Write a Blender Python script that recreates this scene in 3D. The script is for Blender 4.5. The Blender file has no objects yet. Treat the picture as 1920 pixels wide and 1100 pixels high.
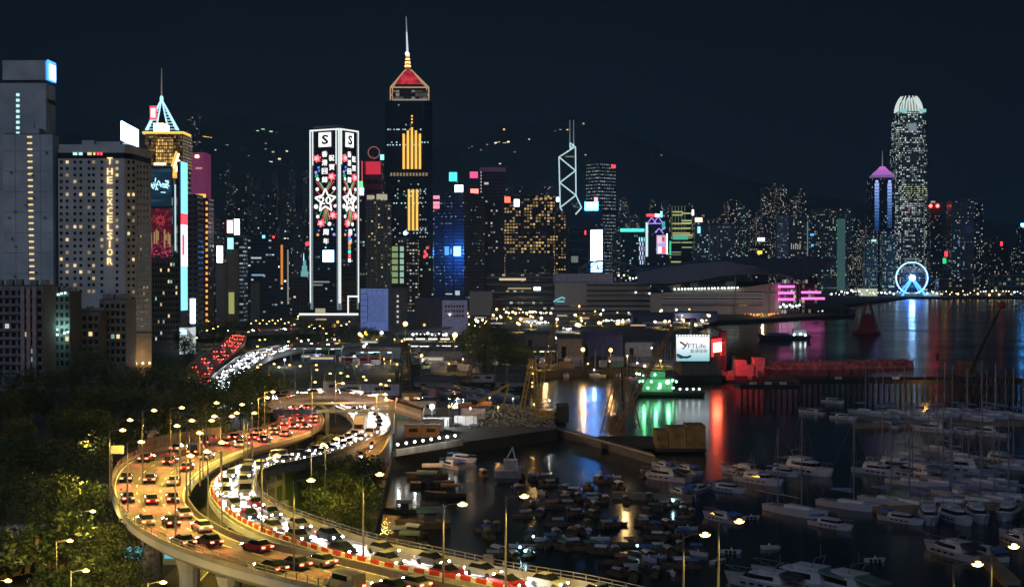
import bpy, math, random
from mathutils import Vector, Matrix
from mathutils.geometry import tessellate_polygon
rnd = random.Random(11)
S = bpy.context.scene
COL = S.collection
R = math.radians

# ------------------------------------------------------------------ camera, sky, light, exposure
FOC = 2500.0; CAMZ = 46.0; PITCH = math.atan(42/2500.0)
cam = bpy.data.cameras.new('camera'); camo = bpy.data.objects.new('camera', cam); COL.objects.link(camo)
camo.location = (0, 0, CAMZ); camo.rotation_euler = (math.pi/2-PITCH, 0, 0)
cam.sensor_width = 36; cam.lens = FOC/1920*36; cam.clip_start = 1; cam.clip_end = 30000
S.camera = camo
W = bpy.data.worlds.new('World'); S.world = W; W.use_nodes = True
nt = W.node_tree; nt.nodes.clear()
wo = nt.nodes.new('ShaderNodeOutputWorld'); bg = nt.nodes.new('ShaderNodeBackground')
tc = nt.nodes.new('ShaderNodeTexCoord'); sx = nt.nodes.new('ShaderNodeSeparateXYZ'); cr = nt.nodes.new('ShaderNodeValToRGB')
nt.links.new(tc.outputs['Generated'], sx.inputs[0]); nt.links.new(sx.outputs['Z'], cr.inputs[0])
nt.links.new(cr.outputs[0], bg.inputs[0]); nt.links.new(bg.outputs[0], wo.inputs[0])
e = cr.color_ramp.elements
e[0].position = 0.0; e[0].color = (.0036, .0082, .0148, 1)
e[1].position = 0.24; e[1].color = (.0019, .0034, .0052, 1)
e2 = cr.color_ramp.elements.new(0.09); e2.color = (.0026, .0058, .0100, 1)
bg.inputs[1].default_value = 1.0
sun = bpy.data.lights.new('night_glow', 'SUN'); suno = bpy.data.objects.new('night_glow', sun); COL.objects.link(suno)
sun.energy = 0.44; sun.angle = R(60); sun.color = (.55, .70, 1.0)
suno.rotation_euler = (R(52), 0, R(-18))
S.view_settings.view_transform = 'Standard'; S.view_settings.look = 'None'
S.view_settings.exposure = 0.08; S.view_settings.gamma = 1.0
try:
    S.cycles.sample_clamp_indirect = 4.0; S.cycles.max_bounces = 4; S.cycles.diffuse_bounces = 2
    S.cycles.glossy_bounces = 2; S.cycles.transmission_bounces = 2; S.cycles.use_light_tree = True
    S.cycles.use_denoising = True
    S.cycles.caustics_reflective = False; S.cycles.caustics_refractive = False
except Exception: pass

# ------------------------------------------------------------------ pixel <-> world (1920 x 1100 photo pixels)
cP, sP = math.cos(PITCH), math.sin(PITCH)
def ray(px, py):
    vx = (px-960)/FOC; vy = -(py-550)/FOC
    return Vector((vx, cP+vy*sP, -sP+vy*cP))
CAM = Vector((0, 0, CAMZ))
def gp(px, py, z=0.0):
    d = ray(px, py); return CAM + d*((z-CAMZ)/d.z)
def dp(px, py, Y):
    d = ray(px, py); return CAM + d*(Y/d.y)
def mpp(Y): return Y/FOC
GZ = 3.0

# ------------------------------------------------------------------ mesh builder
class MB:
    def __init__(s): s.v = []; s.f = []
    def add(s, vs, fs):
        b = len(s.v); s.v += [Vector(v) for v in vs]; s.f += [tuple(i+b for i in f) for f in fs]; return s
    def hexa(s, p):
        return s.add(p, [(3,2,1,0), (4,5,6,7), (0,1,5,4), (1,2,6,5), (2,3,7,6), (3,0,4,7)])
    def box(s, x0, y0, z0, x1, y1, z1):
        return s.hexa([(x0,y0,z0),(x1,y0,z0),(x1,y1,z0),(x0,y1,z0),(x0,y0,z1),(x1,y0,z1),(x1,y1,z1),(x0,y1,z1)])
    def obox(s, c, d, rz=0.0):
        c = Vector(c); ca, sa = math.cos(rz), math.sin(rz); hx, hy, hz = d[0]/2, d[1]/2, d[2]/2
        def q(x, y, z): return (c.x+x*ca-y*sa, c.y+x*sa+y*ca, c.z+z)
        return s.hexa([q(-hx,-hy,-hz),q(hx,-hy,-hz),q(hx,hy,-hz),q(-hx,hy,-hz),q(-hx,-hy,hz),q(hx,-hy,hz),q(hx,hy,hz),q(-hx,hy,hz)])
    def prism(s, poly, z0, z1, top=None):
        n = len(poly); top = top or poly
        vs = [(p[0],p[1],z0) for p in poly]+[(p[0],p[1],z1) for p in top]
        fs = [(i,(i+1)%n,n+(i+1)%n,n+i) for i in range(n)]
        return s.add(vs, fs+[tuple(range(n-1,-1,-1)), tuple(range(n,2*n))])
    def loft(s, rings, cap=True):
        n = len(rings[0]); vs = [v for r in rings for v in r]; fs = []
        for k in range(len(rings)-1):
            for i in range(n):
                j = (i+1) % n; fs.append((k*n+i, k*n+j, (k+1)*n+j, (k+1)*n+i))
        if cap: fs += [tuple(range(n-1,-1,-1)), tuple(range((len(rings)-1)*n, len(rings)*n))]
        return s.add(vs, fs)
    def cyl(s, p0, p1, r0, r1=None, n=8):
        p0 = Vector(p0); p1 = Vector(p1); r1 = r0 if r1 is None else r1
        d = (p1-p0).normalized(); a = d.orthogonal().normalized(); b = d.cross(a)
        return s.loft([[p0+a*(r0*math.cos(t))+b*(r0*math.sin(t)) for t in [2*math.pi*i/n for i in range(n)]],
                       [p1+a*(r1*math.cos(t))+b*(r1*math.sin(t)) for t in [2*math.pi*i/n for i in range(n)]]])
    def bar(s, p0, p1, w, n=4): return s.cyl(p0, p1, w*.707, n=n)
    def tube(s, path, r, n=6):
        path = [Vector(p) for p in path]; rings = []
        for i, p in enumerate(path):
            d = (path[min(i+1,len(path)-1)]-path[max(i-1,0)]).normalized()
            a = d.cross(Vector((0,0,1)))
            a = a.normalized() if a.length > 1e-3 else Vector((1,0,0)); b = d.cross(a)
            rings.append([p+a*(r*math.cos(2*math.pi*k/n))+b*(r*math.sin(2*math.pi*k/n)) for k in range(n)])
        return s.loft(rings)
    def ball(s, c, r, n=8, m=6, sc=(1,1,1)):
        c = Vector(c); rings = []
        for k in range(m+1):
            t = math.pi*(k+.02)/(m+.04); rr = r*math.sin(t); z = -r*math.cos(t)
            rings.append([c+Vector((rr*math.cos(2*math.pi*i/n)*sc[0], rr*math.sin(2*math.pi*i/n)*sc[1], z*sc[2])) for i in range(n)])
        return s.loft(rings)
    def ring(s, c, r, w, ux, uz, n=48, t=None):
        c = Vector(c); ux = Vector(ux); uz = Vector(uz)
        pts = [c+ux*(r*math.cos(2*math.pi*i/n))+uz*(r*math.sin(2*math.pi*i/n)) for i in range(n)]
        for i in range(n): s.bar(pts[i], pts[(i+1)%n], w)
        return s
    def pbox(s, pl, s0, z0, s1, z1, o0, o1):
        q = pl.pt
        return s.hexa([q(s0,z0,o1),q(s1,z0,o1),q(s1,z0,o0),q(s0,z0,o0),q(s0,z1,o1),q(s1,z1,o1),q(s1,z1,o0),q(s0,z1,o0)])
    def px(s, pl, x0, y0, x1, y1, o0, o1):
        a = pl.sz(x0, y1); b = pl.sz(x1, y0); return s.pbox(pl, a[0], a[1], b[0], b[1], o0, o1)
    def build(s, name, m, parent=None, smooth=False):
        me = bpy.data.meshes.new(name); org = ORG.get(parent, Vector((0,0,0)))
        me.from_pydata([v-org for v in s.v], [], s.f); me.update()
        uv = me.uv_layers.new(name='UVMap'); V = me.vertices
        buf = [0.0]*(2*len(me.loops))
        for p in me.polygons:
            n = p.normal
            flat = abs(n.z) > .7
            if not flat:
                l = math.hypot(n.x, n.y) or 1; tx, ty = -n.y/l, n.x/l
            for li in p.loop_indices:
                c = V[me.loops[li].vertex_index].co
                if flat: buf[2*li] = c.x; buf[2*li+1] = c.y
                else: buf[2*li] = c.x*tx+c.y*ty; buf[2*li+1] = c.z
        uv.data.foreach_set('uv', buf)
        if smooth: me.polygons.foreach_set('use_smooth', [True]*len(me.polygons))
        if m is not None: me.materials.append(m)
        o = bpy.data.objects.new(name, me); COL.objects.link(o)
        if parent is not None: o.parent = parent
        ORG[o] = org
        return o
ORG = {}
class Plane:
    """vertical facade plane from A to B (left to right as seen), s along it, z up"""
    def __init__(s, A, B):
        s.A = Vector((A[0], A[1], 0)); d = Vector((B[0]-A[0], B[1]-A[1], 0)); s.len = d.length
        s.u = d.normalized(); s.n = Vector((s.u.y, -s.u.x, 0))
    def pt(s, a, z, o=0.0): return s.A+s.u*a+s.n*o+Vector((0,0,z))
    def sz(s, px, py):
        d = ray(px, py); A = s.A-CAM; t = A.dot(s.n)/d.dot(s.n); p = CAM+d*t
        return ((p-s.A).dot(s.u), p.z)
def tag(o, label=None, cat=None, group=None, kind=None):
    if label: o['label'] = label
    if cat: o['category'] = cat
    if group: o['group'] = group
    if kind: o['kind'] = kind
    return o
def root(name, label, cat, loc=(0,0,0), group=None, kind=None):
    o = bpy.data.objects.new(name, None); COL.objects.link(o); o.location = loc; o.empty_display_size = 1
    ORG[o] = Vector(loc); return tag(o, label, cat, group, kind)
def copy_tree(o, parent=None):
    c = o.copy(); COL.objects.link(c)
    if parent is not None: c.parent = parent
    for ch in list(KIDS.get(o, o.children)): copy_tree(ch, c)
    return c
KIDS = {}
def freeze(o):
    """remember the prototype's children so that copying stays quick"""
    KIDS[o] = list(o.children)
    for c in KIDS[o]: freeze(c)
    return o
ONES = 'zero first second third fourth fifth sixth seventh eighth ninth tenth eleventh twelfth thirteenth fourteenth fifteenth sixteenth seventeenth eighteenth nineteenth twentieth'.split()
TENS = {2:'twenty',3:'thirty',4:'forty',5:'fifty',6:'sixty',7:'seventy',8:'eighty',9:'ninety'}
def ordw(n):
    if n <= 20: return ONES[n]
    if n >= 100: return 'hundredth' if n == 100 else 'hundred-and-'+ordw(n-100)
    t, u = divmod(n, 10)
    return TENS[t]+'-'+ONES[u] if u else TENS[t][:-1]+'ieth'

# ------------------------------------------------------------------ materials
def newmat(name):
    m = bpy.data.materials.new(name); m.use_nodes = True; t = m.node_tree; t.nodes.clear()
    out = t.nodes.new('ShaderNodeOutputMaterial'); b = t.nodes.new('ShaderNodeBsdfPrincipled')
    t.links.new(b.outputs[0], out.inputs[0]); return m, t, b
MATS = {}
def pbr(name, col, rough=.7, metal=0.0, var=.25, scale=.6, emit=None, es=0.0, spec=.4):
    if name in MATS: return MATS[name]
    m, t, b = newmat(name)
    tc = t.nodes.new('ShaderNodeTexCoord'); nz = t.nodes.new('ShaderNodeTexNoise'); r = t.nodes.new('ShaderNodeValToRGB')
    nz.inputs['Scale'].default_value = scale; nz.inputs['Detail'].default_value = 4
    t.links.new(tc.outputs['Object'], nz.inputs['Vector']); t.links.new(nz.outputs['Fac'], r.inputs[0])
    e = r.color_ramp.elements; e[0].position = .3; e[1].position = .7
    e[0].color = (*[c*(1-var) for c in col], 1); e[1].color = (*[min(1, c*(1+var)) for c in col], 1)
    t.links.new(r.outputs[0], b.inputs['Base Color'])
    b.inputs['Roughness'].default_value = rough; b.inputs['Metallic'].default_value = metal
    b.inputs['Specular IOR Level'].default_value = spec
    if emit: b.inputs['Emission Color'].default_value = (*emit, 1); b.inputs['Emission Strength'].default_value = es
    MATS[name] = m; return m
def emi(name, col, es, sample=False):
    if name in MATS: return MATS[name]
    m, t, b = newmat(name); b.inputs['Base Color'].default_value = (.05,.05,.05,1)
    b.inputs['Emission Color'].default_value = (*col, 1); b.inputs['Emission Strength'].default_value = es
    m.cycles.emission_sampling = 'AUTO' if sample else 'NONE'
    MATS[name] = m; return m
def _mk(t, op, a, b=None):
    n = t.nodes.new('ShaderNodeMath'); n.operation = op
    for i, x in enumerate((a, b)):
        if x is None: continue
        if isinstance(x, (int, float)): n.inputs[i].default_value = x
        else: t.links.new(x, n.inputs[i])
    return n.outputs[0]
def _mix(t, f, a, b):
    n = t.nodes.new('ShaderNodeMix'); n.data_type = 'RGBA'
    for k, x in ((0, f), (6, a), (7, b)):
        if isinstance(x, (int, float)): n.inputs[k].default_value = x
        elif isinstance(x, tuple): n.inputs[k].default_value = (*x, 1)
        else: t.links.new(x, n.inputs[k])
    return n.outputs[2]
def make_group():
    g = bpy.data.node_groups.new('lit_windows', 'ShaderNodeTree')
    for nm, ty, dv in (('WU','Float',3),('HV','Float',3.5),('MU','Float',.2),('MV','Float',.25),('Frac','Float',.2),('Row','Float',.5),
                       ('Strength','Float',1),('Seed','Float',0),('Wall','Color',None),('Glass','Color',None),('LitA','Color',None),('LitB','Color',None)):
        s = g.interface.new_socket(nm, in_out='INPUT', socket_type='NodeSocket'+ty)
        if dv is not None: s.default_value = dv
    for nm, ty in (('Color','Color'),('Rough','Float'),('Emit','Color'),('Power','Float')):
        g.interface.new_socket(nm, in_out='OUTPUT', socket_type='NodeSocket'+ty)
    t = g; gi = t.nodes.new('NodeGroupInput'); go = t.nodes.new('NodeGroupOutput'); I = gi.outputs
    uv = t.nodes.new('ShaderNodeUVMap'); uv.uv_map = 'UVMap'
    sp = t.nodes.new('ShaderNodeSeparateXYZ'); t.links.new(uv.outputs[0], sp.inputs[0])
    u = _mk(t,'ADD',_mk(t,'DIVIDE',sp.outputs[0],I['WU']),500.0); v = _mk(t,'ADD',_mk(t,'DIVIDE',sp.outputs[1],I['HV']),500.0)
    cu = _mk(t,'FLOOR',u); cv = _mk(t,'FLOOR',v); fu = _mk(t,'FRACT',u); fv = _mk(t,'FRACT',v)
    def inside(f, mg): return _mk(t,'MULTIPLY',_mk(t,'GREATER_THAN',f,mg),_mk(t,'LESS_THAN',f,_mk(t,'SUBTRACT',1.0,mg)))
    mask = _mk(t,'MULTIPLY',inside(fu,I['MU']),inside(fv,I['MV']))
    geo = t.nodes.new('ShaderNodeNewGeometry'); sn = t.nodes.new('ShaderNodeSeparateXYZ'); t.links.new(geo.outputs['Normal'], sn.inputs[0])
    mask = _mk(t,'MULTIPLY',mask,_mk(t,'LESS_THAN',_mk(t,'ABSOLUTE',sn.outputs[2]),.5))
    fs = _mk(t,'ROUND',_mk(t,'MULTIPLY',sn.outputs[0],3.0))
    def noise(x, y, k):
        c = t.nodes.new('ShaderNodeCombineXYZ'); t.links.new(x, c.inputs[0])
        if y is not None: t.links.new(y, c.inputs[1])
        t.links.new(_mk(t,'ADD',_mk(t,'ADD',I['Seed'],fs),k), c.inputs[2])
        w = t.nodes.new('ShaderNodeTexWhiteNoise'); w.noise_dimensions = '3D'; t.links.new(c.outputs[0], w.inputs['Vector']); return w.outputs['Value']
    r1 = noise(cu, cv, .11); r2 = noise(cu, cv, .37); r3 = noise(cv, None, .53); r4 = noise(cu, cv, .71)
    # groups of storeys tend to be lit together
    rowf = _mk(t,'ADD',_mk(t,'MULTIPLY',_mk(t,'SUBTRACT',1.0,I['Row']),1.0),_mk(t,'MULTIPLY',I['Row'],_mk(t,'MULTIPLY',_mk(t,'POWER',r3,2.0),3.0)))
    lit = _mk(t,'LESS_THAN',r1,_mk(t,'MULTIPLY',I['Frac'],rowf))
    br = _mk(t,'ADD',.18,_mk(t,'POWER',r4,2.2))
    power = _mk(t,'MULTIPLY',_mk(t,'MULTIPLY',lit,mask),_mk(t,'MULTIPLY',br,I['Strength']))
    t.links.new(_mix(t, mask, I['Wall'], I['Glass']), go.inputs['Color'])
    t.links.new(_mk(t,'SUBTRACT',.7,_mk(t,'MULTIPLY',mask,.5)), go.inputs['Rough'])
    t.links.new(_mix(t, r2, I['LitA'], I['LitB']), go.inputs['Emit']); t.links.new(power, go.inputs['Power'])
    return g
WG = make_group()
WARM = (1, .66, .30); WHT = (.80, .95, 1.0); YEL = (1, .80, .42); TEAL = (.45, 1, .85)
_seed = [0]
FARKEYS = ('grey_hotel','green_glass','dim_','twin_bay','pale_','centre_','harbour_','far_','faceted','lime','neon_body')
def win(name, wall=(.12,.12,.13), wu=3.2, hv=3.4, frac=.15, a=WARM, b=WHT, es=1.0, mu=.2, mv=.25, row=.4, glass=(.02,.025,.035)):
    _seed[0] += 1
    if name.startswith(FARKEYS): es *= 1.9
    m, t, p = newmat(name); g = t.nodes.new('ShaderNodeGroup'); g.node_tree = WG
    for k, x in (('WU',wu),('HV',hv),('MU',mu),('MV',mv),('Frac',frac),('Row',row),('Strength',es),('Seed',_seed[0]*3.7)): g.inputs[k].default_value = x
    for k, x in (('Wall',wall),('Glass',glass),('LitA',a),('LitB',b)): g.inputs[k].default_value = (*x, 1)
    tc = t.nodes.new('ShaderNodeTexCoord'); nz = t.nodes.new('ShaderNodeTexNoise'); nz.inputs['Scale'].default_value = .08; nz.inputs['Detail'].default_value = 5
    t.links.new(tc.outputs['Object'], nz.inputs['Vector'])
    mx = t.nodes.new('ShaderNodeMix'); mx.data_type = 'RGBA'; mx.blend_type = 'MULTIPLY'; mx.inputs[0].default_value = .6
    t.links.new(g.outputs[0], mx.inputs[6]); t.links.new(nz.outputs['Color'], mx.inputs[7])
    t.links.new(mx.outputs[2], p.inputs['Base Color']); t.links.new(g.outputs[1], p.inputs['Roughness'])
    t.links.new(g.outputs[2], p.inputs['Emission Color']); t.links.new(g.outputs[3], p.inputs['Emission Strength'])
    m.cycles.emission_sampling = 'NONE'; return m
def text_part(name, body, m, parent, pl, s0, z0, h, off=.3, extr=.15, bold=0.0, fit=None):
    """lettering standing proud of a facade plane: left-bottom at s0, z0, cap height h"""
    c = bpy.data.curves.new(name, 'FONT'); c.body = body; c.size = 1; c.resolution_u = 2; c.offset = bold
    o = bpy.data.objects.new(name, c); COL.objects.link(o)
    dg = bpy.context.evaluated_depsgraph_get(); dg.update()
    me = bpy.data.meshes.new_from_object(o.evaluated_get(dg)); bpy.data.objects.remove(o)
    xs = [v.co.x for v in me.vertices]; ys = [v.co.y for v in me.vertices]
    x0, x1, y0, y1 = min(xs), max(xs), min(ys), max(ys)
    kz = h/(y1-y0); kx = kz if fit is None else fit/(x1-x0)
    b = MB(); n = len(me.vertices)
    P = [((v.co.x-x0)*kx, (v.co.y-y0)*kz) for v in me.vertices]
    b.v = [pl.pt(s0+q[0], z0+q[1], off+extr) for q in P]+[pl.pt(s0+q[0], z0+q[1], off) for q in P]
    for p in me.polygons: b.f.append(tuple(p.vertices)); b.f.append(tuple(i+n for i in reversed(p.vertices)))
    from collections import Counter
    ec = Counter()
    for p in me.polygons:
        for k in p.edge_keys: ec[k] += 1
    for k, cnt in ec.items():
        if cnt == 1: b.f.append((k[0], k[1], k[1]+n, k[0]+n))
    return b.build(name, m, parent)
# ================================================================== ground, water, hills
def water_mat():
    m, t, b = newmat('harbour_water')
    b.inputs['Base Color'].default_value = (.004, .0075, .0095, 1); b.inputs['IOR'].default_value = 1.33
    b.inputs['Specular IOR Level'].default_value = .5
    tc = t.nodes.new('ShaderNodeTexCoord'); mp = t.nodes.new('ShaderNodeMapping'); mp.inputs['Scale'].default_value = (.22, .8, 1)
    nz = t.nodes.new('ShaderNodeTexNoise'); nz.inputs['Scale'].default_value = 1.0; nz.inputs['Detail'].default_value = 3
    n2 = t.nodes.new('ShaderNodeTexNoise'); n2.inputs['Scale'].default_value = .018; n2.inputs['Detail'].default_value = 3
    bp = t.nodes.new('ShaderNodeBump'); bp.inputs['Strength'].default_value = .05; bp.inputs['Distance'].default_value = .25
    t.links.new(tc.outputs['Object'], mp.inputs[0]); t.links.new(mp.outputs[0], nz.inputs['Vector'])
    t.links.new(tc.outputs['Object'], n2.inputs['Vector'])
    t.links.new(nz.outputs['Fac'], bp.inputs['Height']); t.links.new(bp.outputs[0], b.inputs['Normal'])
    r = t.nodes.new('ShaderNodeMapRange'); r.inputs[1].default_value = .35; r.inputs[2].default_value = .65
    r.inputs[3].default_value = .14; r.inputs[4].default_value = .22     # calmer and rougher patches
    t.links.new(n2.outputs['Fac'], r.inputs[0]); t.links.new(r.outputs[0], b.inputs['Roughness'])
    return m
mb = MB(); mb.add([(-9000,20,0),(9000,20,0),(9000,12000,0),(-9000,12000,0)], [(0,1,2,3)])
tag(mb.build('water', water_mat()), kind='structure')

M_ground = pbr('ground_paving', (.038,.036,.034), .9, var=.4, scale=.05)
M_grass = pbr('park_ground', (.03,.035,.02), 1, var=.5, scale=.1)
shore = [(-20,60),(-24,150)]
shore = [Vector((x,y)) for x, y in shore]
for px, py in ((668,1062),(700,1010),(712,960),(735,856),(868,829),(1046,803),(1030,770),(900,764),(775,768),(752,735),(752,700),
               (905,706),(985,700),(1050,692),(1185,690),(1265,704),(1352,703),(1372,664),(1330,642),(1300,612),(1345,602),(1460,596),(1545,592),(1602,589),(1604,582),
               (1580,572),(1700,557),(1920,557),(2300,557)):
    shore.append(gp(px, py, GZ).xy)
shore += [Vector(p) for p in ((6500,2400),(9000,12000),(-9000,12000),(-9000,60))]
mb = MB(); n = len(shore)
tri = tessellate_polygon([[Vector((p.x,p.y,0)) for p in shore]])
mb.v = [Vector((p.x,p.y,GZ)) for p in shore]+[Vector((p.x,p.y,-2)) for p in shore]
def up(t):
    a, b, c = [shore[i] for i in t]
    return t if (b-a).x*(c-a).y-(b-a).y*(c-a).x > 0 else t[::-1]
mb.f = [up(tuple(t)) for t in tri]+[(i, (i+1) % n, n+(i+1) % n, n+i) for i in range(n)]
tag(mb.build('ground', M_ground), kind='structure')

def hill_mat():
    return pbr('hill_forest', (.030,.050,.052), 1, var=.35, scale=.01)
RIDGE = [(-900,330),(-300,300),(0,262),(160,245),(300,214),(360,206),(430,222),(520,226),(600,250),(700,268),(800,280),(880,262),(950,230),(1010,236),(1085,214),(1140,240),(1240,280),(1330,318),(1440,345),(1560,372),(1700,392),(1850,415),(2100,440),(2600,470)]
def ridge_at(px):
    for (a, ya), (b, yb) in zip(RIDGE, RIDGE[1:]):
        if a <= px <= b: return ya+(yb-ya)*(px-a)/(b-a)
    return 470
HY = 3900.0
def hill_z(x, y):
    px = 960+x/y*FOC*1.0; top = (508-ridge_at(max(-900,min(2600,px))))/FOC*HY+CAMZ
    k = (y-2950)/(HY-2950)
    s = max(0.0, min(1.0, k)); s = s*s*(3-2*s) if y <= HY else max(.3, 1-(y-HY)/3000)
    w = 14*math.sin(x*.011+1.3)*math.sin(y*.009)+9*math.sin(x*.027)*math.cos(y*.021+2)
    return GZ-1+max(0, top-GZ)*(s**.8)+w*s*(1-.6*s)
mb = MB(); nx, ny = 140, 26
for j in range(ny):
    y = 2900+2400*(j/(ny-1))**1.1
    for i in range(nx):
        x = (-.85+1.75*i/(nx-1))*y; mb.v.append(Vector((x, y, hill_z(x, y))))
for j in range(ny-1):
    for i in range(nx-1): a = j*nx+i; mb.f.append((a, a+1, a+nx+1, a+nx))
tag(mb.build('hills', hill_mat(), smooth=True), kind='structure')

# ================================================================== building kit
M_conc = pbr('concrete', (.28,.27,.26), .85); M_dark = pbr('dark_cladding', (.035,.038,.045), .5); M_roof = pbr('roof_felt', (.09,.09,.10), .9)
M_white = pbr('white_render', (.62,.65,.66), .8, var=.22, scale=.09); M_steel = pbr('grey_steel', (.22,.23,.25), .45, .6)
M_beige = pbr('beige_tile', (.34,.29,.23), .8, var=.15)
E_white = emi('white_lamp', (1,.98,.95), 4); E_whs = emi('white_screen', (.62,.82,1), 8, True); E_warm = emi('warm_lamp', (1,.66,.28), 5)
E_gold = emi('gold_light', (1,.56,.10), 1.35); E_red = emi('red_neon', (1,.05,.07), 2.2); E_cyan = emi('cyan_neon', (.25,.85,1), 2.2)
E_blue = emi('blue_neon', (.05,.30,1), 2.4); E_pink = emi('pink_neon', (1,.16,.62), 1.5); E_teal = emi('teal_neon', (.08,.85,.68), 1.6)
E_green = emi('green_neon', (.1,1,.25), 2.0); E_purple = emi('purple_neon', (.50,.16,.95), 1.2); E_outline = emi('pale_outline_light', (.90,.95,.92), 1.2)
E_ltwin = emi('lit_window_teal', (.55,.95,1), 1.1); E_ylwin = emi('lit_window_yellow', (1,.74,.34), 1.0); E_orange = emi('orange_neon', (1,.33,.06), 1.6)
E_bwhite = emi('bluish_screen', (.30,.60,1), 7, True)
class B: pass
def tower(name, label, cat, x0, x1, yt, Y, m, depth=28.0, xm=None, ang=25, xs=None, group=None, z0=GZ, plant=None, parapet=True):
    b = B(); k = mpp(Y); z1 = dp((x0+x1)/2, yt, Y).z
    if xs is not None: a_ = (x1 if xs > x1 else x0)-960; depth = abs(Y*(a_/(xs-960)-1))
    if xm is None:
        X0 = (x0-960)*k; X1 = (x1-960)*k
        fp = [(X0,Y),(X1,Y),(X1,Y+depth),(X0,Y+depth)]
    else:
        a = R(ang); C = Vector(((xm-960)*k, Y)); wf = (xm-x0)*k/math.cos(a); ws = (x1-xm)*k/math.sin(a)
        A = C+Vector((-math.cos(a), math.sin(a)))*wf; D = C+Vector((math.sin(a), math.cos(a)))*ws
        fp = [tuple(A), tuple(C), tuple(D), tuple(A+D-C)]
    b.fp = fp; b.z0, b.z1, b.Y, b.k = z0, z1, Y, k
    cx = sum(p[0] for p in fp)/len(fp); cy = sum(p[1] for p in fp)/len(fp); b.c = (cx, cy)
    b.root = root(name, label, cat, (cx, cy, z0), group)
    b.front = Plane(fp[0], fp[1]); b.side = Plane(fp[1], fp[2])
    b.wall = MB().prism(fp, z0, z1).build('wall', m, b.root)
    if parapet:
        g = lambda f: [(cx+(p[0]-cx)*f, cy+(p[1]-cy)*f) for p in fp]
        MB().prism(g(.96), z1, z1+k*1.6).build('roof', M_roof, b.root)
    if plant:
        mb = MB()
        for (u0, u1, h) in plant:
            q = [(fp[0][0]+(fp[1][0]-fp[0][0])*u, fp[0][1]+(fp[1][1]-fp[0][1])*u) for u in (u0, u1)]
            dv = (fp[3][0]-fp[0][0], fp[3][1]-fp[0][1])
            P = [(q[0][0]+dv[0]*.25, q[0][1]+dv[1]*.25), (q[1][0]+dv[0]*.25, q[1][1]+dv[1]*.25), (q[1][0]+dv[0]*.75, q[1][1]+dv[1]*.75), (q[0][0]+dv[0]*.75, q[0][1]+dv[1]*.75)]
            mb.prism(P, z1+k*1.6, z1+h*k)
        mb.build('plant_room', m, b.root)
    return b
def onf(b, name, m, x0, y0, x1, y1, t=.4, off=.05, side=False):
    return MB().px(b.side if side else b.front, x0, y0, x1, y1, off, off+t).build(name, m, b.root)
def roof_sign(b, x0, y0, x1, y1, m, dy=2.0, frame=M_dark, Y=None, name='illuminated_sign'):
    Y = Y or b.Y+dy; pl = Plane(((x0-960)*mpp(Y), Y), ((x1-960)*mpp(Y), Y)); k = mpp(Y)
    p = MB().px(pl, x0, y0, x1, y1, 0, .6).build(name, m, b.root)
    mb = MB().px(pl, x0-.6, y0-.6, x1+.6, y1+.6, -1.0, -.05)
    a = pl.sz(x0, y1)
    for f in (.15, .85):
        q = pl.pt(a[0]+f*(x1-x0)*k, 0, -.5); mb.box(q.x-.25, q.y-.2, min(b.z1, a[1])-2, q.x+.25, q.y+.2, a[1])
    s = mb.build('sign_frame', frame, p); return p
def mast(b, px, y0, y1, Y, r, m, name='mast'):
    p = dp(px, y0, Y); q = dp(px, y1, Y); return MB().cyl(p, q, r, r*.25, 6).build(name, m, b.root)
def windows(b, cols, rows, w, h, frac, mats, name='window', side=False, limit=100, dark=None):
    """each lit window is a part of its own; the unlit rest is one part"""
    pl = b.side if side else b.front; n = 0; rest = MB()
    for x in cols:
        for y in rows:
            if rnd.random() < frac and n < limit:
                MB().px(pl, x-w/2, y-h/2, x+w/2, y+h/2, .02, .12).build(name, rnd.choice(mats), b.root); n += 1
            else: rest.px(pl, x-w/2, y-h/2, x+w/2, y+h/2, .02, .10)
    if rest.v: tag(rest.build(name, dark or M_winglass, b.root), kind='stuff')
M_winglass = pbr('unlit_window_glass', (.012,.014,.018), .2)
def fr(a, b, n): return [a+(b-a)*i/(n-1) for i in range(n)]

# ================================================================== west of the road: hotel group
b = tower('slab_tower', 'tall white blank-walled tower at the left edge with a blue roof-box sign', 'tower', -70, 88, 156, 640, M_white, xs=106)
p = MB().px(b.front, 4, 113, 84, 150, -11, -.5).build('plant_room', M_white, b.root)
for i, y in enumerate(fr(178, 250, 8)): MB().px(b.front, 30.5, y-2.6, 36.5, y+2.6, .02, .15).build('window', E_ltwin, b.root)
MB().px(b.front, 8, 150, 86, 156, -8, -1).build('roof_railing', M_dark, b.root)
pl = Plane(((87-960)*mpp(640)+.3, 640), ((104-960)*mpp(652), 652))
sgn = MB().px(pl, 87.5, 119, 102.5, 150, .2, .7).build('illuminated_sign', E_blue, b.root)
MB().px(pl, 90, 125, 101, 148, .71, .9).build('sign_face', E_whs, sgn)
for y in (190, 192.5): MB().px(b.side, 89, y, 103, y+1.2, .05, .3).build('ledge', M_beige, b.root)

b = tower('slab_tower', 'blank grey tower with one column of yellow slit windows beside the hotel with vertical lettering', 'tower', 7, 100, 252, 590, M_white, xs=112)
MB().px(b.front, 48, 240, 72, 253, -9, -1).build('lift_room', M_white, b.root)
for i, y in enumerate(fr(257, 522, 24)): MB().px(b.front, 51+i*.2, y-1.4, 60+i*.2, y+1.4, .02, .15).build('window', E_ylwin, b.root)
mast(b, 64, 240, 226, 592, .25, M_dark, 'antenna')
mast(b, 107, 268, 256, 600, .4, E_warm, 'roof_lamp')

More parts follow.
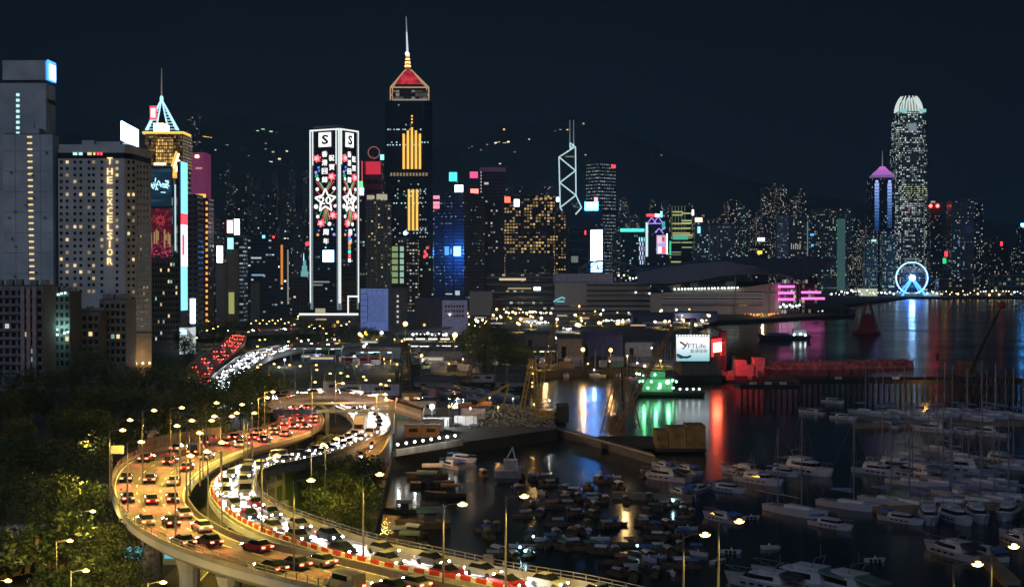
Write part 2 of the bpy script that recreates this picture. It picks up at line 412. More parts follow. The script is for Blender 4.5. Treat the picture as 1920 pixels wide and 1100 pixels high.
Y = 560; k = mpp(Y)
M_jt = pbr('joint_shadow', (.22,.23,.24), .9)  # plain grey of the panel joints
def joints(bb, pl, zt, dx=5.5, dz=9.0):
    mb = MB(); s_ = dx
    while s_ < pl.len-1: mb.pbox(pl, s_-.09, GZ+20, s_+.09, zt-.5, .005, .03); s_ += dx
    z = GZ+24
    while z < zt-2: mb.pbox(pl, .3, z-.08, pl.len-.3, z+.08, .031, .045); z += dz
    mb.build('panel_joint', M_jt, bb.root)
    for i in range(14): s_ = rnd.uniform(.1,.9)*pl.len; z = rnd.uniform(GZ+40, zt-6); MB().pbox(pl, s_-.5, z-.4, s_+.5, z+.4, .05, .6).build('air_conditioner', M_conc, bb.root)
joints(b, b.front, b.z1)
b = B(); b.Y, b.k = Y, k; q = lambda px, yy: ((px-960)*mpp(yy), yy)
fp = [q(110,560), q(234,560), q(252,566), q(284,592), q(270,640), q(110,640)]
b.fp = fp; b.z0 = GZ; b.z1 = dp(190, 281, Y).z; b.c = (sum(p[0] for p in fp)/6, sum(p[1] for p in fp)/6)
b.root = root('hotel', 'broad pale hotel tower with vertical gold lettering down its front', 'hotel', (*b.c, GZ))
M_hotel = pbr('hotel_wall', (.58,.59,.59), .85, var=.2, scale=.09)
MB().prism(fp, GZ, b.z1).build('wall', M_hotel, b.root)
b.front = Plane(fp[0], fp[1]); b.mid = Plane(fp[1], fp[2]); b.side = Plane(fp[2], fp[3])
MB().prism([(p[0]*1.0, p[1]+1.2) for p in fp], b.z1+.01, b.z1+2.4).build('roof', M_hotel, b.root)
mb = MB()
for (x0, x1, yy, dz) in ((128,150,572,3.4),(155,178,570,5),(178,232,572,4.6)): mb.box((x0-960)*mpp(yy), yy, b.z1, (x1-960)*mpp(yy), yy+18, b.z1+dz)
mb.build('plant_room', M_hotel, b.root)
mb = MB()
for pl in (b.front, b.mid, b.side): mb.pbox(pl, 0, b.z1-3.6, pl.len, b.z1-1.2, -.1, .06)
mb.build('top_storey_glazing', M_winglass, b.root)
for x, m in ((139,E_ltwin),(143,E_ltwin),(150,E_ltwin),(153,E_ltwin),(166,E_ylwin),(170,E_ylwin),(177,E_ylwin),(184,E_red),(190,E_red)):
    MB().px(b.front, x-2, 286, x+2, 291, .07, .2).build('window', m, b.root)
rows = fr(304, 546, 21)
windows(b, (115,126,140.5,151.5,167,175.5,191,219.5), rows, 5.0, 5.4, .19, [E_ylwin, emi('lit_window_dim', (1,.7,.35), .3), emi('lit_window_mid', (1,.75,.4), .55)], limit=60)
b.front, keep = b.mid, b.front; windows(b, (241,250), fr(304, 620, 27), 4.2, 5.2, .2, [MATS['lit_window_dim'], E_ylwin, MATS['lit_window_mid']], limit=14)
b.front = b.side; windows(b, (258,264,270,276), fr(312, 610, 26), 2.4, 4.6, .06, [MATS['lit_window_dim']], limit=10); b.front = keep
for ch, y in zip('THEEXCELSIOR', (302,322,338,362,379,395,411,427,443,458,473,490)):
    s, z = b.front.sz(201.5 if ch != 'I' else 205, y+6); w = {'I':.5}.get(ch, 2.2)
    text_part('letter', ch, emi('gold_letter', (1,.70,.34), 1.7), b.root, b.front, s, z, 12.4*k, off=.25, extr=.3, fit=w)
# tilted white rooftop billboard
pl = Plane(q(228,566), q(259,602)); s0, z0 = pl.sz(228, 262); s1, z1 = pl.sz(259, 244)
p = MB().pbox(pl, 0, z0-.2, pl.len, dp(228,227,566).z, 0, .5).build('billboard', E_whs, b.root)
mb = MB().pbox(pl, -.4, z0-.6, pl.len+.4, dp(228,227,566).z+.4, -.8, -.05)
for f in (.1,.5,.9): c = pl.pt(pl.len*f, 0, -.6); mb.box(c.x-.3, c.y-.3, b.z1, c.x+.3, c.y+.3, z0)
mb.build('billboard_frame', M_dark, p)
pod = B(); a = [q(236,548), q(284,552), q(284,575), q(236,575)]
mb = MB().prism(a, GZ, dp(250,626,548).z); mb.build('podium', emi('podium_stone', (.5,.33,.18), .12) if 0 else M_beige, b.root)
pl = Plane(a[0], a[1]); mb = MB()
for f in fr(.04,.96,12): mb.pbox(pl, pl.len*f-.25, GZ, pl.len*f+.25, dp(250,632,548).z, .02, .35)
mb.build('pilaster', M_beige, b.root)
for f in fr(.1,.9,4):
    c = pl.pt(pl.len*f, GZ+5, 1.0); MB().ball(c, .45, 6, 4).build('door_lamp', E_warm, b.root)
L = bpy.data.lights.new('podium_light', 'POINT'); L.energy = 1600; L.color = (1,.62,.3); L.shadow_soft_size = 1
o = bpy.data.objects.new('podium_light', L); COL.objects.link(o); o.parent = b.root; o.location = pl.pt(pl.len*.5, GZ+7, 7)-ORG[b.root]

# apartment blocks in front of the hotel group
def flats(label, x0, x1, yt, Y, wall, frac, mats, bays, yb, depth=14, bal=True, group='old apartment blocks behind the park trees'):
    b = tower('apartment_block', label, 'apartment block', x0, x1, yt, Y, wall, depth=depth, group=group)
    H = dp(0, yb, Y).z; z = b.z1-1.2; st = 3.0; n = 0; wd = b.front.len/bays; unl = MB(); slab = MB()
    while z-st > max(H, GZ+1):
        if bal: slab.pbox(b.front, .3, z-st, b.front.len-.3, z-st+.9, .02, .8)
        for i in range(bays):
            s = wd*(i+.5); hw = wd*.30
            if rnd.random() < frac and n < 60: MB().pbox(b.front, s-hw, z-2.0, s+hw, z-.4, .02, .10).build('window', rnd.choice(mats), b.root); n += 1
            else: unl.pbox(b.front, s-hw, z-2.1, s+hw, z-.4, .02, .08)
        z -= st
    tag(unl.build('window', M_winglass, b.root), kind='stuff')
    if bal: tag(slab.build('balcony', wall, b.root), kind='stuff')
    for i in range(5):
        f = (i+rnd.uniform(.25,.75))/5*b.front.len; c = b.front.pt(f, 0, -depth*.5); MB().box(c.x-1.2, c.y-1, b.z1, c.x+1.2, c.y+1, b.z1+rnd.uniform(1,2.6)).build('roof_tank', M_conc, b.root)
    return b
M_f1 = pbr('mauve_plaster', (.24,.23,.27), .9); M_f2 = pbr('grey_green_plaster', (.14,.15,.15), .9); M_f3 = pbr('brown_plaster', (.24,.22,.20), .9)
LW = [emi('flat_window_teal', (.45,.9,.8), .4), emi('flat_window_white', (.9,.95,.9), .6), E_ylwin, MATS['lit_window_dim'], MATS['lit_window_mid']]
b = flats('mauve apartment block with three pale vertical ribs at the lower left edge above the trees', -30, 80, 536, 480, M_f1, .09, LW, 9, 700)
for x in (45, 56, 67): MB().px(b.front, x-3, 538, x+3, 705, .9, 1.6).build('rib', pbr('pink_rib', (.42,.33,.34), .8), b.root)
b = flats('dark narrow apartment tower with floodlit green-white roof edge next to the ribbed block', 82, 130, 548, 500, M_f2, .03, LW, 5, 700, bal=False)
for (x, y) in ((90,549),(96,547),(110,552),(116,550),(123,549),(88,628),(95,624),(102,622),(108,627),(122,624),(128,622)):
    p = MB().px(b.front, x-1.4, y-1.4, x+1.4, y+1.4, .3, .8).build('floodlight', emi('cool_flood', (.55,1,.92), 5), b.root)
for x, y in ((98,618),(118,612)):
    L = bpy.data.lights.new('floodlight_beam', 'POINT'); L.energy = 900; L.color = (.5,1,.85); L.shadow_soft_size = .5
    o = bpy.data.objects.new('floodlight_beam', L); COL.objects.link(o); o.parent = b.root; o.location = dp(x, y, 497)-ORG[b.root]
flats('brown apartment block with stacked balconies below the hotel lettering', 130, 186, 585, 515, M_f3, .06, LW, 5, 690)
flats('taller brown apartment block with lit top-floor window just left of the hotel podium', 186, 236, 562, 525, M_f3, .07, LW, 5, 690)
flats('apartment block thick with scattered coloured windows between hotel podium and vertical sign', 285, 338, 487, 700, M_f2, .12, LW+[emi('flat_window_green', (.3,1,.6), .6)], 11, 650)
# ------------------------------------------------------------------ golden tower with lattice pyramid
b = tower('office_tower', 'golden-lit tower with a pale blue lattice pyramid and spire', 'skyscraper', 275, 342, 248, 900, win('bronze_grid', (.05,.045,.035), 3.0, 3.4, .25, WARM, YEL, .35), depth=26)
MB().px(b.front, 268, 247, 345, 251, -20, 1.6).build('cornice', E_gold, b.root)
MB().px(b.front, 273, 251.2, 344, 316, -24, 1.0).build('upper_storeys', win('golden_storeys', (.16,.10,.03), 1.4, 2.2, .8, (1,.5,.1), (1,.66,.2), .28, .12, .15, .2), b.root)
MB().px(b.front, 293, 258, 326, 308, 1.05, 1.3).build('lit_bay', win('golden_bay', (.2,.12,.04), 1.3, 2.4, 1.2, (1,.52,.10), (1,.66,.24), 1.1, .12, .14, .1), b.root)
MB().px(b.front, 290, 306, 312, 310, 1.4, 1.9).build('floodlight_row', E_warm, b.root)
E_lat = emi('lattice_light', (.42,.80,1), 1.5)
ap = dp(303, 186, 913); base = [dp(273,244,902), dp(335,244,902), dp(331,244,924), dp(277,244,924)]
legs = MB(); rungs = MB()
for i in range(4):
    legs.bar(base[i], ap, .8); legs.bar(base[i].lerp(base[(i+1)%4], .30), ap, .55); legs.bar(base[i].lerp(base[(i+1)%4], .70), ap, .55)
    for t in fr(.03, .80, 9):
        a = base[i].lerp(ap, t); c = base[(i+1)%4].lerp(ap, t)
        rungs.bar(a, a.lerp(c, .30), .34); rungs.bar(a.lerp(c, .70), c, .34)
legs.build('pyramid_leg', E_lat, b.root); rungs.build('pyramid_lattice', E_lat, b.root)
MB().box(ap.x-3.4, 905, base[0].z-2, ap.x+3.4, 920, base[0].z+5).build('roof_lantern', E_warm, b.root)
MB().ball(ap, 1.3, 8, 6, (1,1,2)).build('finial', E_lat, b.root)
MB().cyl(ap, dp(303,128,913), .75, .18, 6).build('spire', pbr('spire_steel', (.55,.5,.42), .4, .3, emit=(1,.8,.5), es=.12), b.root)
# red-edged rooftop flag sign
p = MB().px(Plane(q(282,880), q(294,880)), 281.5, 199, 294, 225, 0, .6).build('roof_sign', E_red, b.root)
MB().px(Plane(q(282,880), q(294,880)), 283, 203, 292, 221, .61, .8).build('sign_face', emi('pale_sign', (1,.75,.8), 1.4), p)
# big wall screens
def screen_mat(name, base, hi, scale, lo=.5, hi_p=.62, es=1.2, stretch=(1,1,1)):
    m, t, p = newmat(name); tc = t.nodes.new('ShaderNodeTexCoord'); mp = t.nodes.new('ShaderNodeMapping'); mp.inputs['Scale'].default_value = stretch
    nz = t.nodes.new('ShaderNodeTexNoise'); nz.inputs['Scale'].default_value = scale; nz.inputs['Detail'].default_value = 2
    r = t.nodes.new('ShaderNodeValToRGB'); r.color_ramp.elements[0].position = lo; r.color_ramp.elements[1].position = hi_p
    r.color_ramp.elements[0].color = (*base, 1); r.color_ramp.elements[1].color = (*hi, 1)
    t.links.new(tc.outputs['UV'], mp.inputs[0]); t.links.new(mp.outputs[0], nz.inputs['Vector']); t.links.new(nz.outputs['Fac'], r.inputs[0])
    p.inputs['Base Color'].default_value = (.02,.02,.02,1); t.links.new(r.outputs[0], p.inputs['Emission Color']); p.inputs['Emission Strength'].default_value = es
    m.cycles.emission_sampling = 'NONE'; return m
w = tower('screen_block', 'dark block carrying a blue wall screen above a crimson wall screen', 'office block', 277, 324, 313, 850, M_dark, depth=16)
p = onf(w, 'wall_screen', screen_mat('blue_screen', (.004,.018,.035), (.01,.05,.09), .12, es=1.0, stretch=(.3,3,1)), 278, 316, 322, 387)
mb = MB(); pl = w.front
rr = random.Random(5)
for i in range(26):
    x = 284+rr.random()*32; y = 347+rr.gauss(0, 6.5)*(1-.4*abs(x-299)/18); a = rr.uniform(0, 3.1); l = rr.uniform(2.2, 5)
    s0, z0 = pl.sz(x-l*math.cos(a), y-l*math.sin(a)); s1, z1 = pl.sz(x+l*math.cos(a), y+l*math.sin(a)); mb.bar(pl.pt(s0, z0, .6), pl.pt(s1, z1, .6), .55)
mb.build('screen_emblem', emi('cyan_emblem', (.45,.85,1), 1.6), p)
p = onf(w, 'wall_screen', screen_mat('crimson_screen', (.05,.002,.010), (.16,.012,.03), .35, es=1.0), 278, 391, 322, 484)
mb = MB()
for i in range(20):
    t = 2*math.pi*i/20; s0, z0 = pl.sz(301+7*math.cos(t), 413+7*math.sin(t)); s1, z1 = pl.sz(301+(10 if i % 2 else 4)*math.cos(t+.15), 413+(10 if i % 2 else 4)*math.sin(t+.15)); mb.bar(pl.pt(s0,z0,.6), pl.pt(s1,z1,.6), .4)
mb.build('screen_rosette', emi('rosette_red', (.7,.05,.05), 1), p)
mb = MB()
for x, h in ((281,8),(284,12),(290,14),(294,20),(297,16),(309,20),(312,9),(316,12),(319,8)):
    mb.px(pl, x-1.3, 446-h*.8, x+1.3, 450+rr.uniform(0,16), .55, .7)
mb.build('screen_skyline', emi('screen_gold', (.55,.34,.14), .6), p)
mb = MB()
for i in range(34):
    x = rr.uniform(279,321); y = rr.uniform(454,482); mb.px(pl, x-rr.uniform(.4,1.6), y-.7, x+rr.uniform(.4,1.6), y+.7, .55, .7)
mb.build('screen_confetti', emi('screen_pink', (.8,.12,.25), .8), p)
p = tower('glass_shaft', 'slim glass lift shaft with golden ribbons and an orange-red lamp beside the wall screens', 'tower', 323, 337, 300, 845, win('shaft_glass', (.12,.12,.12), 1.6, 6, .5, (.5,.8,.9), (1,.7,.3), .35, .2, .1), depth=10)
for i, (x, y, x2, y2) in enumerate(((322,312,331,284),(326,316,335,288),(325,330,330,306),(331,322,336,300))):
    MB().bar(dp(x,y,843), dp(x2,y2,843), 1.0).build('ribbon', E_warm if i % 2 else E_gold, p.root)
onf(p, 'lamp_panel', E_orange, 324.5, 318, 332, 334, off=.3)
onf(p, 'edge_light', emi('pale_edge', (.6,.9,1), .9), 328, 346, 330, 470, off=.2)
p = root('vertical_sign', 'tall cyan, white and red vertical light sign facing the road', 'sign', (*q(344,700), GZ))
pl = Plane(q(338.5,700), q(350.5,712)); ORGz = None
E_vs = emi('sign_cyan', (.22,.70,1), 1.6, True); E_vw = emi('sign_white', (.85,.93,1), 1.7, True)
for nm, m, y0, y1 in (('sign_panel', E_vs, 306, 400), ('sign_band', E_red, 401, 421), ('sign_panel', E_vw, 422, 500), ('sign_panel', E_vs, 501, 582)):
    MB().px(pl, 339, y0, 349.5, y1, .1, .6).build(nm, m, p)
MB().px(pl, 339.5, 440, 343, 478, .65, .8).build('sign_swoosh', E_red, p)
mb = MB().pbox(pl, -.5, 12, pl.len+.5, pl.sz(339,303)[1], -1.4, 0); mb.box(pl.pt(.5,0,-.7).x-.6, 702, GZ, pl.pt(.5,0,-.7).x+.6, 704, 13); mb.build('sign_frame', M_dark, p)
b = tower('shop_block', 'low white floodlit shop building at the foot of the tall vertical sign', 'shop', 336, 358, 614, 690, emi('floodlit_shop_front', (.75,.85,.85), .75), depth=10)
onf(b, 'shop_sign', E_bwhite, 338, 618, 350, 626)
b = tower('billboard_tower', 'pink-lit narrow tower with golden lower balconies behind the vertical sign', 'tower', 350, 385, 286, 1000, pbr('pink_wall', (.40,.14,.26), .8, emit=(.8,.10,.35), es=.13), depth=20)  # pink light wash put into the wall as a faint even glow
onf(b, 'lit_window', E_warm, 366, 291, 373, 296); onf(b, 'lit_band', emi('amber_band', (1,.5,.3), .6), 367, 314, 379, 317)
for i in range(10): onf(b, 'balcony_light', E_gold if i < 3 else emi('dim_gold', (1,.45,.08), .5), 367-(i > 2)*-13, 364+i*22, 386, 372+i*22-(i > 2)*2+(4 if i > 2 else 0))
b = tower('apartment_tower', 'dark apartment tower with regular pale balcony bands right of the vertical sign', 'apartment tower', 352, 371, 366, 800, win('banded_flats', (.13,.12,.13), 30, 3.3, .0, mu=.02, mv=.28), depth=15)
onf(b, 'shop_window', E_whs, 357, 560, 366, 606)
b = tower('apartment_tower', 'purple-grey tower with an orange string of lights on its edge', 'apartment tower', 371, 391, 372, 950, win('purple_flats', (.14,.10,.15), 4, 3.3, .06), depth=18)
for i in range(22): onf(b, 'string_light', E_orange, 386, 378+i*11, 389.5, 383+i*11, off=.2)
onf(b, 'blue_strip', E_blue, 369.5, 448, 373, 478, off=.2)
tower('office_tower', 'dark tower with dim blue-grey windows left of the white roof-top signs', 'office tower', 391, 404, 410, 1050, win('dim_a', (.05,.06,.075), 3, 3.4, .15, WHT, TEAL, .4), depth=18)
b = tower('sign_tower', 'slim grey tower topped by a tall white light box above the road', 'tower', 405, 420, 494, 900, pbr('grey_wall_a', (.30,.28,.26), .8), depth=14)
roof_sign(b, 407, 461, 417.5, 492, E_whs)
b = tower('sign_tower', 'cream slim tower with stacked red, white and cyan light boxes', 'tower', 424, 440, 466, 980, pbr('cream_wall', (.42,.37,.28), .8), depth=14)
roof_sign(b, 427, 446, 437.5, 467, E_cyan, dy=-.8); s_ = roof_sign(b, 426, 413, 436.5, 437, emi('red_white_box', (1,.45,.55), 3, True)); roof_sign(b, 439.5, 411, 449, 440, E_whs)
onf(b, 'stair_glazing', emi('yellow_green_stair', (.75,.8,.25), .45), 429, 548, 439, 588)
tower('office_tower', 'dark slab tower with pale banded edge beside the stacked light boxes', 'office tower', 440, 456, 442, 1120, win('dim_b', (.07,.08,.1), 5, 3.4, .5, WHT, (.6,.8,1), .22, .1, .3), depth=18)
b = tower('office_tower', 'wide dark office tower with two dim blue-white lit floors behind the road', 'office tower', 463, 522, 448, 1350, win('dim_c', (.035,.045,.065), 3, 3.6, .07, WHT, (.5,.7,1), .5, .1, .3, .8), depth=26, plant=((.2,.8,6),))
roof_sign(b, 492, 441, 497, 452, E_cyan); roof_sign(b, 511, 442, 515, 453, E_red); onf(b, 'lit_floor', emi('floor_white', (.8,.95,1), .6), 471, 482, 490, 485); onf(b, 'lit_floor', emi('floor_blue', (.4,.8,1), .5), 472, 514, 496, 517)
b = tower('office_tower', 'dark tower with an orange vertical light strip', 'office tower', 522, 541, 446, 1300, win('dim_d', (.06,.06,.07), 3.2, 3.5, .06), depth=20)
onf(b, 'light_strip', emi('amber_strip', (1,.36,.06), .7), 526.5, 459, 530.5, 534); onf(b, 'pale_edge', emi('pale_edge_b', (.8,.75,.6), .35), 539, 468, 541, 570)
b = tower('office_tower', 'low dark red-brown tower with a small cyan stepped spire left of the tree-decorated tower', 'tower', 548, 576, 520, 1250, win('maroon_flats', (.09,.05,.06), 3.2, 3.4, .03), depth=20)
for i, (w_, y0, y1) in enumerate(((12,508,520),(8,498,508),(4,488,498))): MB().px(b.front, 569.5-w_/2, y0, 569.5+w_/2, y1, -8, -2).build('stepped_crown', emi('cyan_crown', (.25,.7,.75), .55), b.root)
mast(b, 569.5, 488, 474, 1254, .5, E_cyan, 'spire')
MB().ball(dp(576, 457, 1240), 2.0, 8, 6).build('beacon', E_red, b.root)
tower('apartment_tower', 'grey concrete tower pale in the dark between the light boxes and the tree-decorated tower', 'apartment tower', 470, 480, 530, 1000, M_conc, depth=14)

# ------------------------------------------------------------------ tower with festive lights and the letter S
b = tower('festive_tower', 'dark square skyscraper outlined in white with festive lights and a large letter S', 'skyscraper', 577, 666, 241, 1200, win('festive_glass', (.020,.028,.045), 2.8, 3.6, .02, WHT, (.4,.6,1), .5, .12, .3), xm=637, ang=30)
F, G = b.front, b.side; k = b.k
MB().px(F, 584, 234, 629, 241, -14, -3).build('plant_room', M_conc, b.root)
def stripe(pl, x0, y0, x1, y1, m=E_outline, o=.3, w=1.3, name='outline_light'):
    a = pl.sz(x0, y0); c = pl.sz(x1, y1); return MB().bar(pl.pt(a[0], a[1], o), pl.pt(c[0], c[1], o), w).build(name, m, b.root)
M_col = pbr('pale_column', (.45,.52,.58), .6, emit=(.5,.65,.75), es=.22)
zt = b.z1
for pl, segs in ((F, ((0,3.0),(F.len-3.0,F.len-.2))), (G, ((.2,2.2),(G.len-2.2,G.len)))):
    for s0, s1 in segs: MB().pbox(pl, s0, GZ+8, s1, zt-1, .02, .35).build('corner_column', M_col, b.root)
    for s in (.3, pl.len-.3): MB().pbox(pl, s-.45, GZ+14, s+.45, zt, .36, .8).build('outline_light', E_outline, b.root)
    for s in (3.4, pl.len-3.4) if pl is F else (2.4,): MB().pbox(pl, s-.4, zt-32, s+.4, zt, .36, .8).build('outline_light', E_outline, b.root)
    MB().pbox(pl, 0, zt-1.1, pl.len, zt+.2, .36, .9).build('outline_light', E_outline, b.root)
E_dw = emi('festive_white', (1,.97,.92), 1.8); E_dr = emi('festive_red', (1,.10,.14), 1.7); E_dpk = emi('festive_pink', (1,.45,.5), 1.6); E_dg = emi('festive_green', (.05,.75,.35), .8)
E_db = emi('festive_blue', (.10,.35,1), 1.2); E_do = emi('festive_orange', (1,.35,.12), 1.3); E_dv = emi('festive_violet', (.45,.30,1), 1.3); E_gl = emi('festive_gold_line', (.9,.55,.25), .7); E_rl = emi('festive_red_line', (.85,.10,.10), .8)
def decorate(pl, first):
    sx = pl.len/59.5; Fz = lambda px, py: ((px-577)*sx, F.sz(606, py)[1])
    def blob(name, px, py, r, m, n=6):
        s, z = Fz(px, py); mb = MB(); rz = r*k; rs = r*sx*.95
        for i in range(n):
            t = 2*math.pi*i/n+.4; mb.pbox(pl, s+rs*.6*math.cos(t)-rs*.30, z+rz*.6*math.sin(t)-rz*.30, s+rs*.6*math.cos(t)+rs*.30, z+rz*.6*math.sin(t)+rz*.30, .4, .7+.01*i)
        return mb.build(name, m, b.root)
    def line(x0, y0, x1, y1, m, w=.55):
        a = Fz(x0, y0); c = Fz(x1, y1); return MB().bar(pl.pt(a[0],a[1],.45), pl.pt(c[0],c[1],.45), w).build('light_string', m, b.root)
    s0, z0 = Fz(595.5, 275.5); s1, z1 = Fz(620, 249)
    p = MB().pbox(pl, s0, z0, s1, z1, .3, .8).build('logo_panel', E_dw, b.root)
    text_part('logo_letter', 'S', M_dark, p, pl, s0+(s1-s0)*.26, z0+(z1-z0)*.16, (z1-z0)*.68, off=.82, extr=.3, bold=.035, fit=(s1-s0)*.56)
    for ch, x, y in (('香',607,289),('港',607,305),('回',607,321),('歸',607,337),('祝',621,297),('賀',621.5,314),('周',609,435),('年',609.5,452)):
        s, z = Fz(x-5.3, y+5.6); text_part('character', ch, E_dw, b.root, pl, s, z, 11*k, off=.3, extr=.4, fit=10.8*sx)
    for x, y in ((592,297),(622,332),(624.6,404),(600,418.6)):
        s, z = Fz(x, y); mb = MB()
        for i in range(6):
            t = 2*math.pi*i/6+.3; mb.bar(pl.pt(s,z,.5), pl.pt(s+7.2*sx*math.cos(t), z+7.2*k*math.sin(t), .5), 1.5)
        f_ = mb.build('light_flower', E_dr, b.root); mb = MB()
        for i in range(6):
            t = 2*math.pi*i/6+.6; mb.bar(pl.pt(s,z,1.5), pl.pt(s+4.6*sx*math.cos(t), z+4.6*k*math.sin(t), 1.5), .8)
        mb.build('flower_centre', E_dpk, f_)
    for x, y, m, r in ((589.5,323,E_dv,3),(595,314,E_db,2.6),(591,330,E_dg,4),(596,320,E_db,2),(593,336,E_dw,3.4),(592,354.5,E_dw,3.6),(626,354,E_dw,3.6),(589.5,387,E_dw,4.6),(628,387,E_dw,3),(593,406,E_dw,3.6),(616.6,420,E_dw,4),(593,440,E_do,3),(595,432,E_db,1.8),(622,430,E_cyan,1.8),(626,440,E_dv,3),(609,464,E_cyan,1.5)): blob('light_cluster', x, y, r, m)
    pts = [(608.6,354),(613.5,366),(629,370),(618,380),(621,395),(608.6,387),(597,395),(600,380),(588,370.5),(603,366)]
    for i in range(10): line(*pts[i], *pts[(i+1) % 10], E_dw, 1.2)
    s, z = Fz(596.5, 383); text_part('numeral', '20', E_dw, b.root, pl, s, z, 14*k, off=.5, extr=.5, fit=24*sx)
    for i, (x0, y0, x1, y1) in enumerate(((590,341,606,360),(594,340,607,358),(598,342,608,358),(626,341,611,360),(622,340,610,358),(617,341,609,358),(607,392,601,414),(609,392,604,418),(610,392,609,420),(611,392,613,416),(612,390,617,412),(604,390,596,405),(590,358,602,368),(627,358,616,368),(600,382,592,392),(618,382,627,386))):
        line(x0, y0, x1, y1, (E_rl, E_gl, E_dg)[i % 3], .6)
decorate(F, True); decorate(G, False)
for i in range(7):
    y = 440+i*8; s, z = G.len*.5, F.sz(606, y)[1]; MB().pbox(G, s-1.6, z-1.6, s+1.6, z+1.6, .4, .8).build('light_cluster', (E_dpk, E_db, E_do, E_gl, E_teal, E_dr, E_dw)[i], b.root)
onf(b, 'led_screen', E_bwhite, 605.5, 469, 626, 491)
onf(b, 'lit_floor', emi('lobby_white', (.7,.75,.7), .35), 588, 527, 618, 529.5); onf(b, 'lit_floor', MATS['lobby_white'], 585, 533, 605, 535)
p = tower('podium_block', 'long low podium with a white lit canopy edge below the festive tower', 'podium', 560, 672, 592, 1120, M_dark, depth=24)
onf(p, 'canopy_light', E_outline, 562, 587, 672, 590.5, t=4); onf(p, 'lobby', emi('lobby_warm', (1,.6,.3), .5), 592, 597, 612, 600); onf(p, 'lobby', emi('lobby_cream', (.9,.8,.5), .45), 592, 578, 610, 586, t=2)
onf(p, 'outline_frame', E_outline, 652, 554, 672, 557, t=2); onf(p, 'outline_frame', E_outline, 652, 557, 654, 587, t=2)

# ------------------------------------------------------------------ red tower, twin slabs, tall central tower
b = tower('office_tower', 'red floodlit office tower behind the festive tower', 'office tower', 684, 714, 302, 1600, win('red_grid', (.55,.05,.07), 7, 12, .0, mu=.06, mv=.3, glass=(.10,.01,.02)), depth=30, plant=((.1,.6,5),))
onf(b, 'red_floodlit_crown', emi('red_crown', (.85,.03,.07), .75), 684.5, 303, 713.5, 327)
w = tower('office_tower', 'dark red tower with vertical neon tubes, touching the festive tower', 'office tower', 664, 683, 300, 1560, win('darkred_grid', (.12,.02,.03), 4, 4, .02), depth=20)
for x in (667, 673, 679): onf(w, 'neon_tube', emi('red_tube', (1,.15,.15), .9), x-.7, 302, x+.7, 334 if x == 673 else 366)
onf(w, 'green_sign', E_green, 673, 340, 680, 352); onf(w, 'white_sign', E_bwhite, 674.5, 352.5, 682, 366)
p = tower('tower', 'small dark tower with red rooftop neon ring beside the red tower', 'tower', 701, 721, 306, 2100, win('dim_e', (.04,.05,.06), 4, 4, .05), depth=20)
MB().ring(dp(701,286,2096), 9, 1.2, (1,0,0), (0,0,1), 18).build('roof_ring', emi('red_ring', (.7,.2,.15), .6), p.root); roof_sign(p, 713, 290, 720, 300, E_cyan); mast(p, 700, 306, 284, 2098, .8, M_steel)
for lab, x0, x1, yt, caps in (('left one of three pale apartment slabs under the red tower', 686, 704, 374, (688,700,366)), ('middle one of three pale apartment slabs under the red tower', 707, 720, 374, (706,724,364)), ('right one of three pale apartment slabs under the red tower', 722, 731, 378, None)):
    b = tower('apartment_slab', lab, 'apartment tower', x0, x1, yt, 1300, win('slab_flats_%d' % x0, (.30,.29,.26), 3.0, 3.0, .15, YEL, WARM, .9, .25, .28, .1, (.10,.10,.09)), depth=16, group='pale apartment slabs under the red tower')
    if caps: MB().px(b.front, caps[0], caps[2], caps[1], yt, -12, .6).build('lit_roof_cap', emi('cap_light', (.85,.8,.55), .5), b.root)
    MB().px(b.front, (x0+x1)/2-.7, yt+2, (x0+x1)/2+.7, 545, .05, .5).build('fin', M_conc, b.root)
tower('apartment_tower', 'dark apartment tower behind the three pale slabs', 'apartment tower', 668, 690, 368, 1340, win('dim_f', (.06,.065,.06), 3, 3.2, .10, TEAL, WARM, .5), depth=20)

Y = 1700; k = mpp(Y); q = lambda px, yy: ((px-960)*mpp(yy), yy)
b = B(); b.Y, b.k, b.z0 = Y, k, GZ; fp = [q(722,1716), q(737,1700), q(796,1700), q(811,1716), q(800,1750), q(733,1750)]; b.fp = fp
b.z1 = dp(766, 189, Y).z; b.root = root('spire_tower', 'tallest central skyscraper with a red pyramid crown, white spire and golden light bars', 'skyscraper', (sum(p[0] for p in fp)/6, 1722, GZ))
b.front = Plane(fp[1], fp[2]); M_cp = win('spire_tower_glass', (.040,.040,.055), 60, 4.2, .0, mu=.01, mv=.34, glass=(.012,.016,.028))
MB().prism(fp, GZ, b.z1).build('wall', M_cp, b.root)
onf(b, 'glazed_bay', win('spire_tower_bay', (.015,.018,.026), 3.1, 4.2, .025, WHT, TEAL, .8, .2, .3), 741, 196, 792, 470, t=.5)
for y, n_, x0, x1 in ((243,14,725,806),(267,17,724,806),(272,12,726,790),(381,8,735,798),(359,10,740,800),(367,8,738,798),(431,9,736,805),(437,8,738,806)):
    for i in range(n_):
        if rnd.random() < .65:
            x = x0+(x1-x0)*(i+rnd.random()*.5)/n_; onf(b, 'lit_window', E_ltwin if rnd.random() < .6 else MATS['flat_window_white'], x-1.2, y-1.1, x+1.2, y+1.1, t=.3, off=.7)
for y in fr(355, 460, 14):
    for x in (741, 746, 788, 793, 798):
        if rnd.random() < .45: onf(b, 'lit_window', MATS['flat_window_white'], x-1, y-1, x+1, y+1, t=.3, off=.7)
for i in range(12): onf(b, 'dim_window', MATS['lit_window_dim'], 732+i*6, 324, 735.5+i*6, 330, off=.7)
for i, (x, y0) in enumerate(((757,251),(765,245),(772.5,239),(780,245),(787.5,251))): onf(b, 'gold_bar', E_gold, x-2, y0, x+2, 317, t=.6, off=.8)
